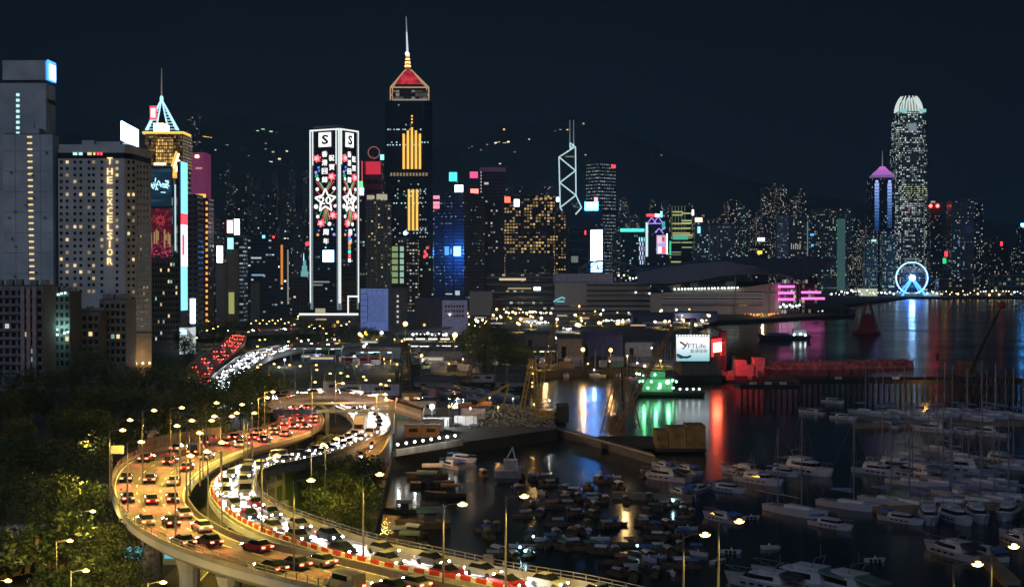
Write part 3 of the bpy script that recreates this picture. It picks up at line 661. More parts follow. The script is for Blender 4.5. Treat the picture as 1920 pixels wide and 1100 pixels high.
onf(b, 'gold_backing', emi('gold_glow_panel', (.8,.40,.05), .12), 755, 254, 790, 317, t=.2, off=.56)
for x in (767, 774.5, 782): onf(b, 'gold_bar', E_gold, x-2, 355, x+2, 432, t=.6, off=.8)
onf(b, 'gold_backing', MATS['gold_glow_panel'], 765, 356, 784, 432, t=.2, off=.56)
for y in (218, 224, 230): onf(b, 'gold_dot', E_gold, 771, y-1.6, 774, y+1.6, t=.6, off=.8)
yc = 1722
onf(b, 'crown_storey', win('crown_storeys', (.25,.22,.18), 5, 5, .9, (.9,.8,.6), (.7,.65,.55), .28, .05, .1), 736, 169, 801, 188, t=-14, off=-2)
onf(b, 'crown_ledge', emi('crown_ledge_light', (.8,.75,.6), .35), 736, 186, 801, 188.5, t=2, off=-1)
E_fr = emi('crown_frame_light', (1,.62,.30), .55); mb = MB()
for (a, c) in (((732,164),(732,188)),((804,164),(804,188)),((732,164),(804,164)),((732,164),(760,131)),((804,164),(771,131)),((732,178),(804,178))): mb.bar(dp(*a,1704), dp(*c,1704), 1.3)
for (a, c) in (((736,164),(736,188)),((800,164),(800,188)),((736,164),(800,164)),((736,164),(762,131)),((800,164),(769,131))): mb.bar(dp(*a,1744), dp(*c,1744), 1.3)
mb.build('crown_frame', E_fr, b.root)
pb = [dp(741,158,1708), dp(792,158,1708), dp(788,158,1740), dp(745,158,1740)]; pt_ = [dp(758,133,1720), dp(772,133,1720), dp(771,133,1730), dp(759,133,1730)]
MB().loft([pb, pt_]).build('red_pyramid', screen_mat('red_pyramid_glass', (.30,.004,.02), (.95,.05,.08), .12, .35, .7, .85), b.root)
MB().loft([[p+Vector((0,0,-6)) for p in pb], pb]).build('pyramid_base', M_dark, b.root)
for i, y in enumerate((126, 119.5, 113, 106.5)): MB().cyl(dp(764.5,y,yc), dp(764.5,y-3.4,yc), 4.0-i*.55, None, 8).build('mast_lamp', emi('mast_gold', (1,.66,.22), 2.2), b.root)
MB().cyl(dp(764.5,131,yc), dp(764.5,104,yc), 3.0, 2.0, 8).build('mast_base', pbr('mast_red', (.3,.08,.04), .5, emit=(1,.2,.05), es=.25), b.root)
MB().ball(dp(763.5,101,yc), 2.6, 8, 6).build('mast_beacon', E_white, b.root)
MB().cyl(dp(764,100,yc), dp(762.5,60,yc), 1.5, .8, 8).build('spire', emi('spire_light_low', (.8,.85,.95), .9), b.root)
MB().cyl(dp(762.5,60,yc), dp(761.5,31,yc), .8, .35, 6).build('spire_tip', emi('spire_light_high', (.55,.6,.7), .5), b.root)

b = tower('apartment_tower', 'dark apartment block with green-lit stair bays at the foot of the tallest spire', 'apartment tower', 733, 770, 447, 1400, win('brown_flats', (.07,.05,.045), 3, 3.3, .04), depth=18)
for x0, x1 in ((735,746),(750,757)):
    for i in range(6): onf(b, 'stair_window', emi('green_stair', (.55,.80,.35), .42) if x0 == 735 else emi('teal_stair', (.55,.9,.7), .6), x0, 462+i*12, x1, 471+i*12)
b = tower('apartment_tower', 'brown tower with rows of small white windows right of the green-lit stairs', 'apartment tower', 762, 783, 450, 1390, win('white_rows', (.08,.06,.055), 3.0, 3.5, .5, WHT, YEL, .8, .22, .3, .6), depth=18)
MB().ball(dp(760, 437, 1395), 2.2, 8, 6).build('beacon', E_bwhite, b.root)
b = tower('apartment_tower', 'dark tower with red neon characters left of the blue glass tower', 'tower', 784, 812, 452, 1420, win('dim_g', (.05,.05,.05), 3, 3.3, .12, TEAL, WARM, .5), depth=18)
for x, y in ((797,472),(800,478),(796,481),(803,464)): onf(b, 'neon_character', E_red if y > 470 else emi('dim_red', (.8,.05,.08), .8), x-2, y-3, x+2, y+3)
# low blocks along the waterfront road
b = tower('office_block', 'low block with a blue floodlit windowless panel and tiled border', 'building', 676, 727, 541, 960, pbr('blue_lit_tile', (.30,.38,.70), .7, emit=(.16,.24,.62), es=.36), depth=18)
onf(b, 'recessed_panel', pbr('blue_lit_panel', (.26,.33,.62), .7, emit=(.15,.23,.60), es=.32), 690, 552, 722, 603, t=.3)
mb = MB()
for y in fr(551, 606, 6): mb.px(b.front, 677, y-.4, 689, y+.4, .06, .2)
for x in (687, 697, 707, 717): mb.px(b.front, x-.3, 543, x+.3, 551, .06, .2)
mb.px(b.front, 689, 552, 690, 603, .06, .3); mb.build('tile_joint', M_dark, b.root)
b = tower('office_block', 'brown-grey plain block with one column of lit windows right of the blue floodlit block', 'building', 728, 761, 541, 955, pbr('taupe_wall', (.16,.13,.13), .85), depth=18)
for i in range(6): onf(b, 'window', MATS['flat_window_white'], 744, 553+i*9.6, 747.5, 557+i*9.6)
tower('office_block', 'long low dark block with a pale blue edge strip behind the park trees', 'building', 779, 829, 561, 1000, pbr('slate_wall', (.09,.08,.10), .85), depth=18)
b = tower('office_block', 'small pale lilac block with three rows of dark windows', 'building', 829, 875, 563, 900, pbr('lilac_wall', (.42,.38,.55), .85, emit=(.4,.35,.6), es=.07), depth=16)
for y in (574, 583, 592):
    for x in fr(836, 868, 7): onf(b, 'window', M_winglass, x-1.8, y-2, x+1.8, y+2)
onf(b, 'wall_lamp', E_white, 842, 588, 845, 591, t=1)

# ------------------------------------------------------------------ blue glass tower and golden tower
b = tower('glass_tower', 'blue glass tower with a glowing blue screen and red rooftop signs', 'office tower', 812, 908, 362, 1500, win('blue_glass', (.02,.03,.055), 2.6, 3.8, .10, (.35,.55,.8), WHT, .35, .1, .3, .6, (.16,.18,.22)), xm=870, ang=32)
for x in (831.5, 850): onf(b, 'mullion', M_dark, x-1, 362, x+1, 575, t=1.0)
onf(b, 'light_screen', emi('deep_blue_core', (.20,.65,1), 4.0, True), 850.5, 462, 864, 480)
for lx, ly, le in ((857,471,52000),(842,474,12000),(857,505,9000)):  # unseen blue point lamps added before the facade to spread the glow
    L = bpy.data.lights.new('screen_light', 'POINT'); L.energy = le; L.color = (.03,.22,1); L.shadow_soft_size = 3
    o = bpy.data.objects.new('screen_light', L); COL.objects.link(o); o.parent = b.root; o.location = dp(lx, ly, 1500)+b.front.n*9-ORG[b.root]
for (x0, y0, x1, y1, m) in ((834,462,842,478,emi('screen_ice', (.12,.4,.9), 1.2)),(845,466,847,476,MATS['screen_ice'])): onf(b, 'led_panel', m, x0, y0, x1, y1, t=.25, off=.1)
for y in (367, 378, 385): roof_sign(b, 812.5, y, 824, y+6, emi('rose_sign', (1,.16,.22), 2.6), dy=-2)
roof_sign(b, 853, 347, 868, 360, E_whs); roof_sign(b, 842, 323, 857, 340, E_teal, dy=40); onf(b, 'entrance_light', MATS['flat_window_white'], 854, 545, 862, 553); onf(b, 'entrance_light', MATS['flat_window_white'], 836, 550, 848, 552)
b = tower('office_tower', 'pinkish horizontally banded tower with red rooftop signs', 'office tower', 898, 949, 313, 1900, win('pink_bands', (.16,.09,.13), 80, 5, 0, mu=.005, mv=.3, glass=(.04,.025,.04)), depth=30)
onf(b, 'upper_band', pbr('mauve_band', (.22,.14,.2), .8, emit=(.3,.12,.25), es=.10), 899, 314, 948, 322, t=.4)
for x in (902,): 
    for i in range(9): onf(b, 'edge_lamp', emi('edge_white', (.9,.85,.7), .6), x-.9, 322+i*6, x+.9, 325+i*6, off=.5)
roof_sign(b, 881, 322, 896, 334, emi('rose_sign2', (1,.10,.28), 1.3), dy=-30); roof_sign(b, 882, 354, 897, 365, emi('coral_sign', (1,.22,.18), 2.6), dy=-60); onf(b, 'lit_window', MATS['flat_window_white'], 908, 342, 916, 346)
b = tower('office_tower', 'dark tower with irregular small lights between the blue glass tower and the golden tower', 'office tower', 908, 950, 375, 1560, win('dim_h', (.035,.04,.05), 3, 3.6, .10, WHT, WARM, .45, row=.6), depth=20)
b = tower('office_tower', 'broad tower with a glowing golden window grid and a red star sign', 'office tower', 946, 1040, 366, 1520, win('gold_grid', (.05,.04,.03), 3.3, 3.5, .62, (1,.58,.18), (1,.68,.28), .8, .14, .22, .12, (.02,.018,.015)), depth=30)
for (x0,y0,x1,y1) in ((947,437,1039,443),(947,474,1039,512),(947,367,1000,371),(972,428,1006,441),(996,392,1008,404),(955,398,968,404),(1012,428,1039,437)): onf(b, 'unlit_storeys', win('unlit_st_%d_%d' % (x0,y0), (.04,.035,.03), 3.3, 3.5, .10, WARM, YEL, .3, .14, .22), x0, y0, x1, y1, t=.3)
for x in (972, 1024): onf(b, 'mullion', M_dark, x-.9, 368, x+.9, 515, t=.9)
roof_sign(b, 946, 369, 957, 380, emi('red_orange_sign', (1,.15,.08), 2.4), dy=-3); roof_sign(b, 964, 374, 974, 387, E_whs, dy=-3)
for i in range(4): roof_sign(b, 1003+i*9, 371-i*.4, 1008+i*9, 375-i*.4, emi('amber_dot', (1,.5,.2), .6), dy=-2)
b = tower('office_tower', 'narrow dark tower with dim golden windows right of the golden grid tower', 'office tower', 1041, 1062, 398, 1620, win('dim_gold_grid', (.035,.03,.03), 3.2, 3.6, .45, (1,.6,.25), (1,.7,.3), .35), depth=20)
roof_sign(b, 1032, 382, 1037, 387, E_red); roof_sign(b, 1043, 370, 1048, 378, E_whs, dy=6)
b = tower('podium_block', 'dark layered podium with lit floors below the golden grid tower', 'podium', 912, 1040, 514, 1430, win('podium_glass', (.06,.055,.05), 4, 6, .15, YEL, WHT, .5, .1, .3, .9), depth=40)
onf(b, 'lit_floor', emi('podium_floor', (1,.75,.45), .8), 936, 521.5, 986, 525.5); onf(b, 'shop_sign', E_whs, 1001, 538, 1013, 544); onf(b, 'lit_floor', emi('podium_floor2', (1,.75,.4), .35), 952, 539, 996, 542)
for y in (519, 532, 547, 560): onf(b, 'ledge', M_conc, 912, y, 1040, y+2.2, t=1.2)
tower('low_hall', 'plain grey hall with a green light line left of the layered podium', 'hall', 880, 923, 547, 1300, M_conc, depth=30)
# ------------------------------------------------------------------ faceted tower with white diagonal lines
Y = 2300; b = B(); b.Y, b.k = Y, mpp(Y); q = lambda px, yy: ((px-960)*mpp(yy), yy)
b.root = root('faceted_tower', 'dark faceted glass tower with glowing white zigzag bracing and twin masts', 'skyscraper', (*q(1066,2320), GZ))
M_boc = win('faceted_glass', (.010,.020,.032), 4, 4, .012, WHT, WHT, .3)
fp = [q(1049,2300), q(1079.5,2300), q(1079.5,2330), q(1049,2330)]
zl = dp(1049,294.5,Y).z; zr = dp(1079,276,Y).z
mb = MB(); mb.hexa([(*fp[0],GZ),(*fp[1],GZ),(*fp[2],GZ),(*fp[3],GZ),(*fp[0],zl),(*fp[1],zr),(*fp[2],zr),(*fp[3],zl)]); mb.build('wall', M_boc, b.root)
mb = MB(); z_ = dp(1080,366,Y).z; zz = dp(1090,389,Y).z
mb.loft([[Vector((*q(1079.6,2304),GZ)),Vector((*q(1091,2304),GZ)),Vector((*q(1091,2328),GZ)),Vector((*q(1079.6,2328),GZ))],[Vector((*q(1079.6,2304),zz)),Vector((*q(1091,2304),zz)),Vector((*q(1091,2328),zz)),Vector((*q(1079.6,2328),zz))],[Vector((*q(1079.6,2304),z_)),Vector((*q(1080.2,2304),z_)),Vector((*q(1080.2,2328),z_)),Vector((*q(1079.6,2328),z_))]]); mb.build('lower_wing', M_boc, b.root)
E_brace = emi('brace_light', (.62,.90,.95), .95)
for a, c in (((1048,294.5),(1079,275)),((1048,294.5),(1079,320)),((1079,320),(1049.6,342.5)),((1049.6,342.5),(1079.8,366)),((1079.8,366),(1050.4,389)),((1048,294.5),(1050.4,391)),((1079,275),(1080,366)),((1079.8,366),(1090.5,389)),((1090.5,389),(1079,402)),((1069,268),(1079,276)),((1069,268),(1069,278)),((1069,280),(1076,270)),((1050.4,389),(1054,395))):
    MB().bar(dp(*a,2298), dp(*c,2298), 2.0).build('brace', E_brace, b.root)
for a, c in (((1072,381),(1076,388)),((1076,388),(1086,377)),((1076,388),(1090,389))): MB().bar(dp(*a,2299), dp(*c,2299), .8).build('inner_brace', emi('brace_dim', (.3,.6,.7), .4), b.root)
for x in (1068.5, 1075.5): MB().cyl(dp(x,276,2310), dp(x,225,2310), 1.3, .6, 6).build('mast', emi('mast_grey', (.4,.55,.65), .30), b.root)
onf_ = Plane(q(1049,2299), q(1080,2299)); MB().px(onf_, 1060, 292.5, 1076, 295, 0, .4).build('lit_floor', emi('floor_grey', (.6,.65,.6), .3), b.root)
# ------------------------------------------------------------------ central group
b = tower('office_tower', 'tall slab tower covered in a regular grid of small white lights', 'skyscraper', 1100, 1156, 307, 2350, win('dot_grid', (.035,.05,.065), 4.2, 6.0, .93, (.8,.9,.92), (.6,.75,.8), .55, .2, .33, .05, (.03,.04,.05)), xm=1122, ang=52)
onf(b, 'corner_sign', E_red, 1146, 309, 1154, 315, side=True)
onf(b, 'dark_storey', M_dark, 1122, 395, 1156, 402, side=True)
b = tower('office_tower', 'dark tower with a bright blue-white rooftop sign in front of the dotted slab', 'office tower', 1090, 1130, 396, 1900, win('dim_i', (.012,.03,.06), 3, 3.7, .05, WHT, (.4,.6,1), .4), depth=22)
p = roof_sign(b, 1096.5, 379, 1121.5, 394, emi('blue_rim', (.01,.22,1), 70, True)); MB().px(Plane(q(1098,1900),q(1121,1900)), 1098.5, 381, 1119.5, 392.5, .61, 1.2).build('sign_face', emi('blue_sign_face', (.08,.34,1), 60, True), p)
roof_sign(b, 1114, 370, 1121, 378, emi('coral_dot', (1,.4,.35), 2), dy=4)
b = tower('screen_tower', 'tall narrow building front filled by a bright white light screen', 'office tower', 1104, 1133, 428, 1700, M_dark, depth=16)
p = onf(b, 'light_screen', emi('big_white_screen', (.45,.68,1), 7, True), 1107.5, 431, 1129.5, 489)
onf(b, 'light_screen', E_bwhite, 1108, 491, 1129.5, 510)
mb = MB(); rr = random.Random(3)
for i in range(30): x = rr.uniform(1109,1128); y = 488-abs(rr.gauss(0,20)); mb.px(b.front, x-.8, y-.7, x+.8, y+.7, .5, .6)
mb.build('screen_speckle', emi('screen_rose', (.8,.5,.75), .9), p)
mb = MB()
for i in range(4): mb.bar(dp(1108+i*5.5, 491, 1699), dp(1113+i*5.5, 510, 1699), .7)
mb.build('screen_lattice', M_dark, b.root)
b = tower('office_tower', 'low dark tower with pale frame lines left of the white light screen', 'office tower', 1066, 1104, 428, 1800, win('frame_glass', (.05,.065,.075), 40, 12, 0, mu=.01, mv=.1, glass=(.015,.025,.035)), depth=22)
onf(b, 'red_mark', E_red, 1096, 432, 1099, 440); onf(b, 'lit_floor', emi('floor_grey2', (.5,.55,.5), .3), 1071, 480, 1084, 492)
b = tower('office_tower', 'dark building with a teal neon roof line and wavy blue-white light columns', 'office tower', 1164, 1212, 436, 2050, win('dim_j', (.03,.035,.045), 3.4, 3.8, .07, WHT, TEAL, .4), depth=24)
onf(b, 'roof_line', E_teal, 1163, 428.5, 1211, 434.5, t=3, off=-2)
for r_ in range(6):
    for c_ in range(3):
        x = 1199+c_*4.6+(1.6 if r_ % 2 else 0); onf(b, 'light_column', E_cyan if r_ == 0 else emi('lilac_white', (.6,.7,1), 1.2), x-.9, 445+r_*8.6, x+.9, 452.6+r_*8.6, off=.3)
b = tower('neon_tower', 'compact tower crowded with violet and white neon and a red-white screen', 'office tower', 1211, 1254, 409, 2000, win('neon_body', (.05,.05,.085), 3, 3.7, .06, WHT, (.5,.6,1), .4), depth=24)
onf(b, 'edge_tube', emi('ice_tube', (.7,.95,.95), 1.1), 1210.5, 417, 1215, 481, off=.3)
p = onf(b, 'media_screen', emi('lilac_screen', (.65,.6,.95), .9), 1231, 441, 1249, 476, off=.3)
for (x0,y0,x1,y1,m) in ((1233,444,1240,456,E_dpk),(1241,462,1247,475,E_dr),(1234,463,1240,474,E_dw),(1241,444,1246,452,E_rl),(1232,457,1248,460,E_dv)): MB().px(b.front, x0, y0, x1, y1, .75, .95).build('screen_shape', m, p)
onf(b, 'edge_tube', E_white, 1249.5, 438, 1251.5, 476, off=.3)
for (a, c) in (((1214,418),(1222,408)),((1222,408),(1230,418)),((1226,418),(1234,406)),((1234,406),(1242,418)),((1214,419),(1240,419)),((1228,436),(1236,428)),((1236,428),(1244,438)),((1240,432),(1248,426))): MB().bar(dp(*a,1998), dp(*c,1998), 1.3).build('neon_tube', E_dv, b.root)
roof_sign(b, 1212, 401, 1228, 406, E_red); roof_sign(b, 1228.5, 401, 1236, 406.5, E_whs); roof_sign(b, 1238, 396, 1242, 412, E_cyan, dy=4); onf(b, 'sign_box', emi('teal_box', (.05,.5,.5), .9), 1241, 415, 1247, 430, off=.3)
onf(b, 'edge_tube', emi('green_tube', (.05,.8,.4), .9), 1255, 452, 1258, 478, t=3)
b = tower('office_tower', 'tower with yellow-green lit floors and vertical light lines', 'office tower', 1258, 1297, 388, 2200, win('lime_floors', (.04,.05,.04), 60, 4, .30, (.8,.85,.3), (.6,.85,.4), .55, .01, .25, .5), depth=24)
for x in (1260, 1266, 1272, 1278, 1284): onf(b, 'light_line', emi('lime_line', (.45,.7,.4), .4), x-.4, 386, x+.4, 450, off=.3)
for y in (396, 402, 418, 427, 436, 440): onf(b, 'lit_floor', emi('lime_floor', (.85,.80,.28), .65), 1261, y, 1294 if y > 410 else 1280, y+2.4, off=.2)
onf(b, 'teal_floor', emi('teal_floor', (.05,.6,.45), .9), 1262, 443, 1290, 449, off=.2); roof_sign(b, 1288, 393, 1301, 404, emi('pink_white_lamp', (1,.65,.85), 4, True)); roof_sign(b, 1303, 408, 1317, 416.5, emi('cream_sign', (1,.8,.6), 1.8, True), dy=-4)
b = tower('office_tower', 'slim grey tower with a blue oval sign right of the yellow-green floors', 'office tower', 1303, 1328, 418, 2150, win('dim_k', (.25,.25,.32), 3.6, 3.8, .15, TEAL, WHT, .45), depth=22)
onf(b, 'oval_sign', E_cyan, 1308, 425, 1313, 437, off=.3)
b = tower('office_tower', 'grey twin-bay tower with pale vertical fins behind the exhibition hall roof', 'office tower', 1330, 1378, 421, 2250, win('twin_bay', (.28,.28,.30), 3.4, 3.6, .16, WHT, TEAL, .45), depth=24)
for x in (1331.5, 1338, 1345): onf(b, 'fin', M_conc, x-1.2, 424, x+1.2, 490, off=.2)
tower('dark_box', 'low black building with a white lit roof edge just above the exhibition hall roof', 'building', 1352, 1402, 484, 1800, M_dark, depth=20); b = tower('office_block', 'tiny office block with one yellow square sign above the hall roof', 'office block', 1410, 1440, 462, 1900, win('dim_l', (.05,.05,.05), 3.4, 3.6, .15, WARM, WHT, .5), depth=20)
onf(b, 'yellow_sign', emi('yellow_square', (1,.75,.05), 1.6), 1420, 470, 1429, 476); roof_sign(b, 1421, 446, 1433, 452, E_whs)
b = tower('hotel_tower', 'grey lit tower face pale beside a darker wing above the hall roof tip', 'tower', 1456, 1508, 404, 2300, win('grey_hotel', (.20,.20,.19), 3.8, 3.8, .16, YEL, WHT, .5), depth=26)
onf(b, 'lit_front', win('grey_hotel_front', (.40,.44,.52), 3.4, 3.6, .25, (.7,.8,1), WHT, .35, .25, .3), 1456, 404, 1479, 484, t=1.2)
for i, x in enumerate((1484,1488,1492,1496,1500)): onf(b, 'sign_stroke', emi('white_stroke', (.9,.85,.7), .6), x-.6, 456+i % 2*2, x+.6, 467)
b = tower('residential_group', 'wide greenish glass block with a pale cyan corner behind the hall roof tip', 'office block', 1512, 1588, 402, 2350, win('green_glass', (.14,.19,.18), 3.2, 3.8, .25, TEAL, YEL, .38, .2, .25, .5, (.02,.035,.035)), depth=26)
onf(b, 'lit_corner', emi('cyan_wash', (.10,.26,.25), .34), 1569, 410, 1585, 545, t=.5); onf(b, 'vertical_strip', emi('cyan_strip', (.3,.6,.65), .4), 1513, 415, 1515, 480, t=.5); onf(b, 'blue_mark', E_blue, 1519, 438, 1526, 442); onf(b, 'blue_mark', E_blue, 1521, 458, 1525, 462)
tower('office_tower', 'tall darker block with an orange roof sign behind the greenish glass block', 'office tower', 1524, 1596, 392, 2500, win('dim_m', (.18,.18,.19), 3.4, 3.8, .12, WARM, WHT, .4), depth=26)
b = tower('pale_block', 'slender pale green lit block left of the purple-crowned tower', 'office block', 1619, 1645, 442, 2380, win('pale_green', (.18,.22,.20), 3.4, 3.8, .35, YEL, TEAL, .3), depth=24)
onf(b, 'bright_window', E_ltwin, 1634, 449, 1643, 453)
b = tower('purple_crown_tower', 'blue-lit tower with a purple stepped crown and mast left of the tallest harbour tower', 'skyscraper', 1634, 1677, 333, 2600, win('centre_glass', (.02,.03,.05), 3.4, 4, .10, WHT, (.3,.5,1), .4), depth=34, parapet=False)
cxp = 1654.5; Yc = 2617
for i, (r0, r1, y0, y1) in enumerate(((24,22,333,329),(20,15,328,322),(13,9,321.5,317),(8,5,316.5,312.5))): MB().cyl(dp(cxp,y0,Yc), dp(cxp,y1,Yc), r0*mpp(Yc), r1*mpp(Yc), 12).build('crown_tier', emi('violet_tier_%d' % i, ((.42,.22,.62),(.55,.22,.80),(.75,.15,.75),(.8,.25,.8))[i], (.5,.75,.85,.8)[i]), b.root)
mast(b, cxp, 312, 282, Yc, 1.4, emi('mast_dim', (.35,.45,.45), .35))
for x, y1 in ((1644, 430), (1668, 424)):
    n_ = 16
    for i in range(n_):
        y = 338+i*6.0
        if y > y1 and i % 2: continue
        t = i/(n_-1); w_ = 4 if i else 2.6
        onf(b, 'blue_light_panel', emi('blue_fade_%d' % i, (.10+.28*(1-t)**2, .28+.18*(1-t), .95), 1.25*(1-t)**1.3+.14), x-w_, y, x+w_, y+(5 if y < y1 else 2), off=.3)
tower('pale_block', 'pale cyan glass block at the foot of the tallest harbour tower', 'office block', 1655, 1681, 440, 2450, win('pale_cyan', (.22,.32,.32), 3.2, 3.8, .3, TEAL, WHT, .3, .15, .2), depth=20)
# tallest harbour tower
Y = 2773; b = B(); b.Y, b.k = Y, mpp(Y); k = b.k; b.root = root('harbour_skyscraper', 'tallest tapering harbour skyscraper with a white floodlit claw crown', 'skyscraper', (*q(1711,2800), GZ))
secs = ((30.5,560,445),(30.2,444.6,352),(29.2,351.6,270),(27.2,269.6,225),(24.6,224.6,208))
Yc = Y+30*k
for i, (hw, y0, y1) in enumerate(secs):
    z0 = max(GZ, dp(1711,y0,Y).z); z1 = dp(1711,y1,Y).z; h = hw*k; c = h*.3; X = q(1711,Y)[0]
    pts = [(X-h+c,Yc-h),(X+h-c,Yc-h),(X+h,Yc-h+c),(X+h,Yc+h-c),(X+h-c,Yc+h),(X-h+c,Yc+h),(X-h,Yc+h-c),(X-h,Yc-h+c)]
    MB().prism(pts, z0, z1).build('storeys', win('harbour_tower_%d' % i, (.26,.32,.32), 3.6, 4.4, (.42,.46,.40,.45,.35)[i], ((.85,.95,.75),(.9,1,.8))[i % 2], WHT, (.40,.5,.55,.6,.7)[i], .14, .20, .7, (.08,.11,.11)), b.root)
pl = Plane((q(1681,Y)[0],Yc-30.5*k), (q(1741,Y)[0],Yc-30.5*k)); b.front = pl
onf(b, 'lit_storeys', win('harbour_bright', (.05,.06,.05), 3.4, 4.4, .8, (.85,.95,.6), (.7,.8,.55), .5, .1, .25, .1), 1694, 347, 1739, 374, t=.4)
onf(b, 'lit_panel', emi('ice_panel', (.6,.8,.85), .35), 1703, 232, 1717, 246, t=4, off=2)
for x0, x1 in ((1687,1699),(1723,1735)): onf(b, 'crown_floodlight', emi('teal_white', (.35,.9,.85), .8), x0, 205, x1, 211, t=6)
E_claw = emi('claw_light', (.80,.92,.85), .95); X = q(1711,Y)[0]
for i in range(28):
    t = 2*math.pi*i/28; path = []
    for u in fr(0, 1, 6):
        r_ = (25.5-11*u**2.2)*k; z = dp(1711, 208-(30-6*(i % 2))*u, Y).z; path.append((X+r_*math.cos(t), Yc+r_*math.sin(t), z))
    MB().tube(path, 1.5, 4).build('crown_claw', E_claw, b.root)
MB().cyl((X,Yc,dp(1711,208,Y).z), (X,Yc,dp(1711,186,Y).z), 20*k, 11*k, 12).build('crown_core', emi('crown_core_light', (.6,.7,.65), .4), b.root)
b = tower('office_tower', 'dark narrow tower with two red beacons right of the tallest harbour tower', 'office tower', 1744, 1766, 382, 2700, win('dim_n', (.03,.035,.04), 3.4, 3.8, .10, WHT, WARM, .4), depth=24)
for x in (1745, 1758): MB().ball(dp(x, 386, 2694), 3.4, 8, 6).build('beacon', emi('strong_red_beacon', (1,.05,.04), 16, True), b.root)
onf(b, 'lit_floor', emi('floor_cream', (.9,.8,.6), .5), 1745, 377, 1753, 380, t=2)
b = tower('office_tower', 'broad grey tower with dim vertical blue lights near the right edge of the skyline', 'office tower', 1783, 1843, 378, 2650, win('dim_o', (.18,.19,.20), 3.4, 3.8, .10, WHT, WARM, .45), depth=30, plant=((.45,.98,6),))
onf(b, 'dark_wing', win('dim_p', (.03,.03,.035), 3.4, 3.8, .14, YEL, WHT, .5), 1826, 380, 1843, 545, t=1)
for i in range(9): onf(b, 'blue_lamp', emi('steel_blue', (.15,.4,.75), .6), 1788+(i % 3)*9, 440+i*10, 1790+(i % 3)*9, 448+i*10, off=.2)
b = tower('sign_block', 'low dark block with a red sign over a green sign beside the observation wheel', 'building', 1762, 1784, 505, 2500, win('dim_q', (.04,.04,.045), 3.4, 3.8, .08), depth=20)
roof_sign(b, 1771, 471, 1777, 481, E_red); roof_sign(b, 1767.5, 484, 1774, 494, emi('green_sign_face', (.03,.85,.22), 1.3))
b = tower('residential_tower', 'dark residential tower with one red window near the right edge', 'apartment tower', 1858, 1890, 455, 2500, win('dim_r', (.035,.035,.04), 3.4, 3.6, .12, WARM, YEL, .45), depth=20)
onf(b, 'red_sign', E_red, 1875.5, 453, 1880, 461)
b = tower('blue_edge_tower', 'tower cut by the right edge with a blue glow on top', 'tower', 1913, 1960, 424, 2500, win('dim_s', (.04,.05,.07), 3.4, 3.6, .12, WHT, TEAL, .5), depth=20)
MB().px(b.front, 1915, 419, 1930, 425, -3, 0).build('roof_light', emi('sky_blue_top', (.06,.35,1), 30, True), b.root)
# ------------------------------------------------------------------ exhibition hall on the water
q = lambda px, yy: ((px-960)*mpp(yy), yy)
M_slat = win('hall_slats', (.42,.43,.46), 400, 5.2, 0, mu=.001, mv=.27, glass=(.045,.05,.055)); M_hall = pbr('hall_stone', (.46,.41,.37), .8, var=.12, scale=.05)
M_hroof = pbr('hall_roof_metal', (.11,.11,.15), .5, .2, var=.15, scale=.03)
b = B(); b.Y = 1340; b.k = mpp(1340); H = root('exhibition_hall', 'sprawling waterfront exhibition hall with winged dark roofs and pink light bands', 'exhibition hall', (*q(1330,1400), GZ)); b.root = H
A = Plane(q(1040,1340), q(1219,1340)); zA = A.sz(1100, 512)[1]
MB().prism([q(1040,1340),q(1219,1340),q(1219,1420),q(1040,1420)], GZ, A.sz(1100,531)[1]).build('west_hall', M_slat, H)
MB().px(A, 1041, 513, 1150, 531, -70, -6).build('west_attic', pbr('attic_grey', (.32,.33,.40), .7), H)
MB().px(A, 1040, 531, 1100, 572, .02, 1.5).build('west_stone', pbr('hall_stone_grey', (.34,.34,.36), .8), H)
for y in fr(536, 566, 6): MB().px(A, 1063, y, 1212, y+1.2, .1, 1.8).build('slat_line', M_conc, H)
mb = MB()
for a, c in (((1041,563),(1047,560)),((1047,560),(1054,557)),((1054,557),(1059,560)),((1043,565),(1058,565)),((1038,566),(1040,563))): s0 = A.sz(*a); s1 = A.sz(*c); mb.bar(A.pt(*s0, 1.9), A.pt(*s1, 1.9), .7)
mb.build('neon_outline', emi('neon_cyan_outline', (.25,.8,.9), 1.1), H)
for (x, y, m) in ((1160,516,E_warm),(1170,516,E_warm),(1181,521,E_white),(1187,522,E_white),(1193,521,E_white),(1192,548,E_white),(1218,550,E_white)): MB().ball(dp(x,y,1337), .9, 6, 4).build('wall_lamp', m, H)
# arched lattice truss over the west hall
mb = MB(); arc = [(1085,505),(1100,494),(1120,489),(1145,488.5),(1170,493),(1195,501),(1215,507)]
top = [dp(x,y,1420) for x, y in arc]; bot = [dp(x,min(514,y+15),1420) for x, y in arc]
for i in range(len(arc)-1): mb.bar(top[i],top[i+1],1.3); mb.bar(bot[i],top[i+1],.8); mb.bar(top[i],bot[i],.9); mb.bar(bot[i],bot[i+1],.8)
mb.build('roof_truss', M_steel, H)
C = Plane(q(1219,1330), q(1462,1330))
MB().prism([q(1219,1330),q(1430,1330),q(1452,1326),q(1464,1334),q(1466,1400),q(1219,1420)], GZ, C.sz(1300,549)[1]).build('main_base', M_hall, H)
MB().px(C, 1240, 547, 1430, 573, .02, .6).build('slatted_front', win('hall_slats_b', (.44,.42,.43), 400, 3.4, 0, mu=.001, mv=.30, glass=(.06,.06,.07)), H)
mb = MB()
for y in fr(549, 566, 5): mb.px(C, 1240, y, 1432, y+1.0, .7, 1.2)
mb.build('slat_line', pbr('slat_white', (.55,.53,.55), .7, emit=(.6,.58,.62), es=.10), H)
